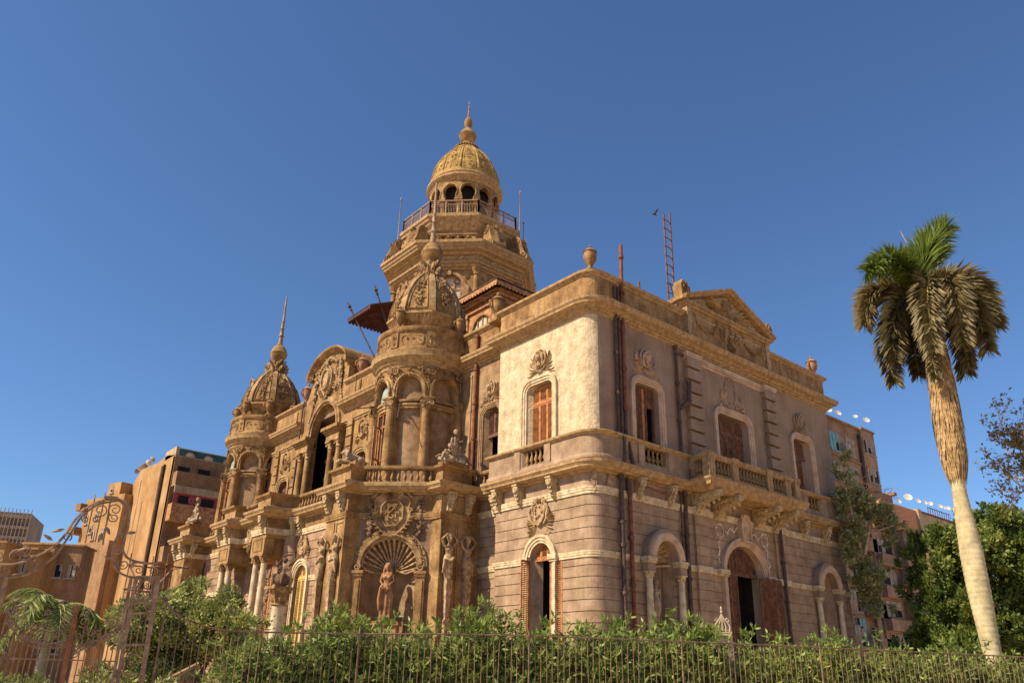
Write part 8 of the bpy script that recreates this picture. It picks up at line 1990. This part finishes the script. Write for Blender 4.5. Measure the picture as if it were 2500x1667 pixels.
# red scaffolding by the far pillar, stair balustrade and garden pieces
SC = empty("scaffolding", (-9.4, 24.0, 0), "light red and grey tube scaffolding beside the far left pillar", "scaffolding", rz=radians(-80)); SC.scale = (1, .55, 1.03); m = MB()
for x in (0, 1.6):
    for y in (-1.2, 1.0, 3.0): m.tube([(x, y, 0), (x, y, 7.2 if y < 2 else 6.2)], .05, 6)
m.build("upright", M_RUST, SC); m = MB()
for z in (3.6, 5.4, 6.6):
    for x in (0, 1.6): m.tube([(x, -1.3, z), (x, 3.2, z)], .04, 6)
    for y in (-1.2, 1, 3): m.tube([(-.1, y, z + .05), (1.7, y, z + .05)], .04, 6)
m.build("ledger", M_RUST, SC); m = MB(); m.tube([(0, -1.2, 3.6), (0, 3, 6.6)], .04, 6); m.tube([(0, 3, 3.6), (0, -1.2, 6.6)], .04, 6); m.build("cross_brace", M_SHUT, SC)
SB = empty("stair_balustrade", (-14.8, -.65, -.5), "sloping stone stair balustrade with round pierced openings under the clipped bush", "balustrade"); m = MB(); F = frame(0, 0, 0, 252)
hl = [[(-1.9 + .22 * k + .07 * cos(a), z_ + .57 * (-1.9 + .22 * k) + .08 * sin(a)) for a in [2 * pi * i / 10 for i in range(10)]] for k in range(10) for z_ in (1.9, 1.62)]
m.poly([(-2.1, .2), (.35, .2), (.35, 2.24), (-2.1, .85)], -.1, 0, F, holes=hl)
m.build("pierced_panel", M_TRIM, SB); m = MB(); m.tube([(-2.2, .82, -.05), (.4, 2.3, -.05)], .07, 6, F); m.build("handrail", M_TRIM, SB)
GC = empty("garden_column", (-7.2, 11.35, 0), "pale column with a leafy capital carrying a small winged figure", "column"); m = MB(); m.lathe([(.34, 0), (.34, .4), (.27, .5), (.25, 4.3)], 18); m.build("shaft", M_COLUMN, GC, 50)
m = MB(); m.lathe([(.26, 4.28), (.32, 4.34), (.26, 4.4), (.3, 4.7), (.46, 4.95)], 16); m.box(-.5, .5, -.5, .5, 4.95, 5.05)
for k in range(10): a = 36 * k; leaf(m, 0, 0, 90, .45, .26, .12, frame(.27 * cos(radians(a)), .27 * sin(radians(a)), 4.38, a)); m.ell((.42 * cos(radians(a)), .42 * sin(radians(a)), 4.88), (.08, .08, .07), None, 6, 4)
m.build("capital", M_TRIM, GC, 50)
mb = MB(); mb.ell((0, 0, .3), (.36, .32, .3), None, 14, 9); torso(mb, Matrix.Translation((.02, 0, .5)) @ Matrix.Rotation(.3, 4, 'Y') @ Matrix.Scale(.75, 4), 0, .45, False); head(mb, None, (.12, -.06, 1.08), .25, 1, 0)
for sg in (-1, 1): limb(mb, None, [(sg * .1, -.05, .55), (sg * .24, -.28, .45), (sg * .2, -.3, .1)], [.09, .07, .045]); limb(mb, None, [(.1 + sg * .14, 0, .88), (.1 + sg * .3, -.1, .7), (.1 + sg * .16, -.25, .6)], [.055, .045, .03]); hand(mb, None, (.1 + sg * .16, -.26, .6), (-sg * .4, -.8, 0), .1, sg)
mb.tube([(.2, .1, .85), (.45, .2, 1.15), (.35, .2, 1.4), (.0, .15, 1.35), (-.3, .1, 1.0), (-.5, .05, .8)], [.08, .1, .09, .08, .07, .03], 8, None, flat=.5)
o = fused("winged_statue", mb, mat("dark brown cast statue", (.13, .08, .05), bump=.2), None, .026); o.location = (-7.2, 11.35, 5.05); o.rotation_euler = (0, 0, radians(-60)); tag(o, "dark brown winged figure crouching on a ball on top of the pale garden column", "statue")
# bird
m = MB(); m.tube([(-.3, 0, 0), (-.1, 0, .03), (.2, 0, .04), (.32, 0, .03)], [.02, .09, .07, .02], 7)
m.add([(-.05, 0, .06), (.15, 0, .06), (.1, .3, .3), (-.05, .62, .5), (-.12, .3, .26)], [(0, 1, 2, 4), (2, 3, 4)]); m.add([(-.05, 0, .06), (.15, 0, .06), (.1, -.3, .3), (-.05, -.62, .45), (-.12, -.3, .26)], [(0, 4, 2, 1), (2, 4, 3)])
tag(m.build("bird", M_PIPE, None, 50, (25.6, 16.6, 40.3)), "small dark bird flying left of the ladder mast top", "bird")
# ------------------------------------------------------------------ parts that fell into separate pieces become separate objects
def split_pieces(o, limit=900):
    me = o.data; n = len(me.vertices)
    if n == 0 or n > 60000: return
    ed = np.empty(len(me.edges) * 2, dtype=np.int64); me.edges.foreach_get("vertices", ed); ed = ed.reshape(-1, 2)
    lab = np.arange(n)
    while True:
        m_ = np.minimum(lab[ed[:, 0]], lab[ed[:, 1]]); new = lab.copy(); np.minimum.at(new, ed[:, 0], m_); np.minimum.at(new, ed[:, 1], m_); new = new[new]
        if (new == lab).all(): break
        lab = new
    u, isl = np.unique(lab, return_inverse=True); k = len(u)
    if k < 2 or k > limit: return
    co = np.empty(n * 3); me.vertices.foreach_get("co", co); co = co.reshape(-1, 3)
    lo = np.full((k, 3), np.inf); hi = np.full((k, 3), -np.inf); np.minimum.at(lo, isl, co); np.maximum.at(hi, isl, co); size = (hi - lo).max(axis=1)
    gap = np.maximum(0, np.maximum(lo[:, None] - hi[None], lo[None] - hi[:, None])); near = np.sqrt((gap ** 2).sum(2)) <= np.maximum(.02, .5 * np.maximum(size[:, None], size[None]))
    comp = np.arange(k)
    for _ in range(k):
        new = np.where(near, comp[None, :], k).min(axis=1)
        if (new == comp).all(): break
        comp = new
    ids = np.unique(comp)
    if len(ids) < 2: return
    smooth = len(me.polygons) and me.polygons[0].use_smooth
    polys = [tuple(p.vertices) for p in me.polygons]; parts = []
    for c in ids:
        keep = np.nonzero(comp[isl] == c)[0]; mp = {int(v): i for i, v in enumerate(keep)}
        parts.append(([tuple(co[v]) for v in keep], [tuple(mp[v] for v in p) for p in polys if p[0] in mp]))
    base = o.name.split(".")[0]; mats = list(me.materials)
    for i, (vs, fs) in enumerate(parts):
        q = bpy.data.meshes.new(base); q.from_pydata(vs, [], fs)
        for mm in mats: q.materials.append(mm)
        if smooth: q.polygons.foreach_set("use_smooth", [True] * len(q.polygons)); q.set_sharp_from_angle(angle=radians(40))
        if i == 0: o.data = q
        else:
            w = bpy.data.objects.new(base, q); COL.objects.link(w); w.parent = o.parent; w.location = o.location; w.rotation_euler = o.rotation_euler
for o in list(bpy.data.objects):
    r = o
    while r.parent is not None: r = r.parent
    if o.type == 'MESH' and o.parent is not None and r.name.startswith(("palace", "apartment", "balcony_block", "brick_b", "scaff")) and o.name.split(".")[0] not in ("baluster", "caryatid"): split_pieces(o)
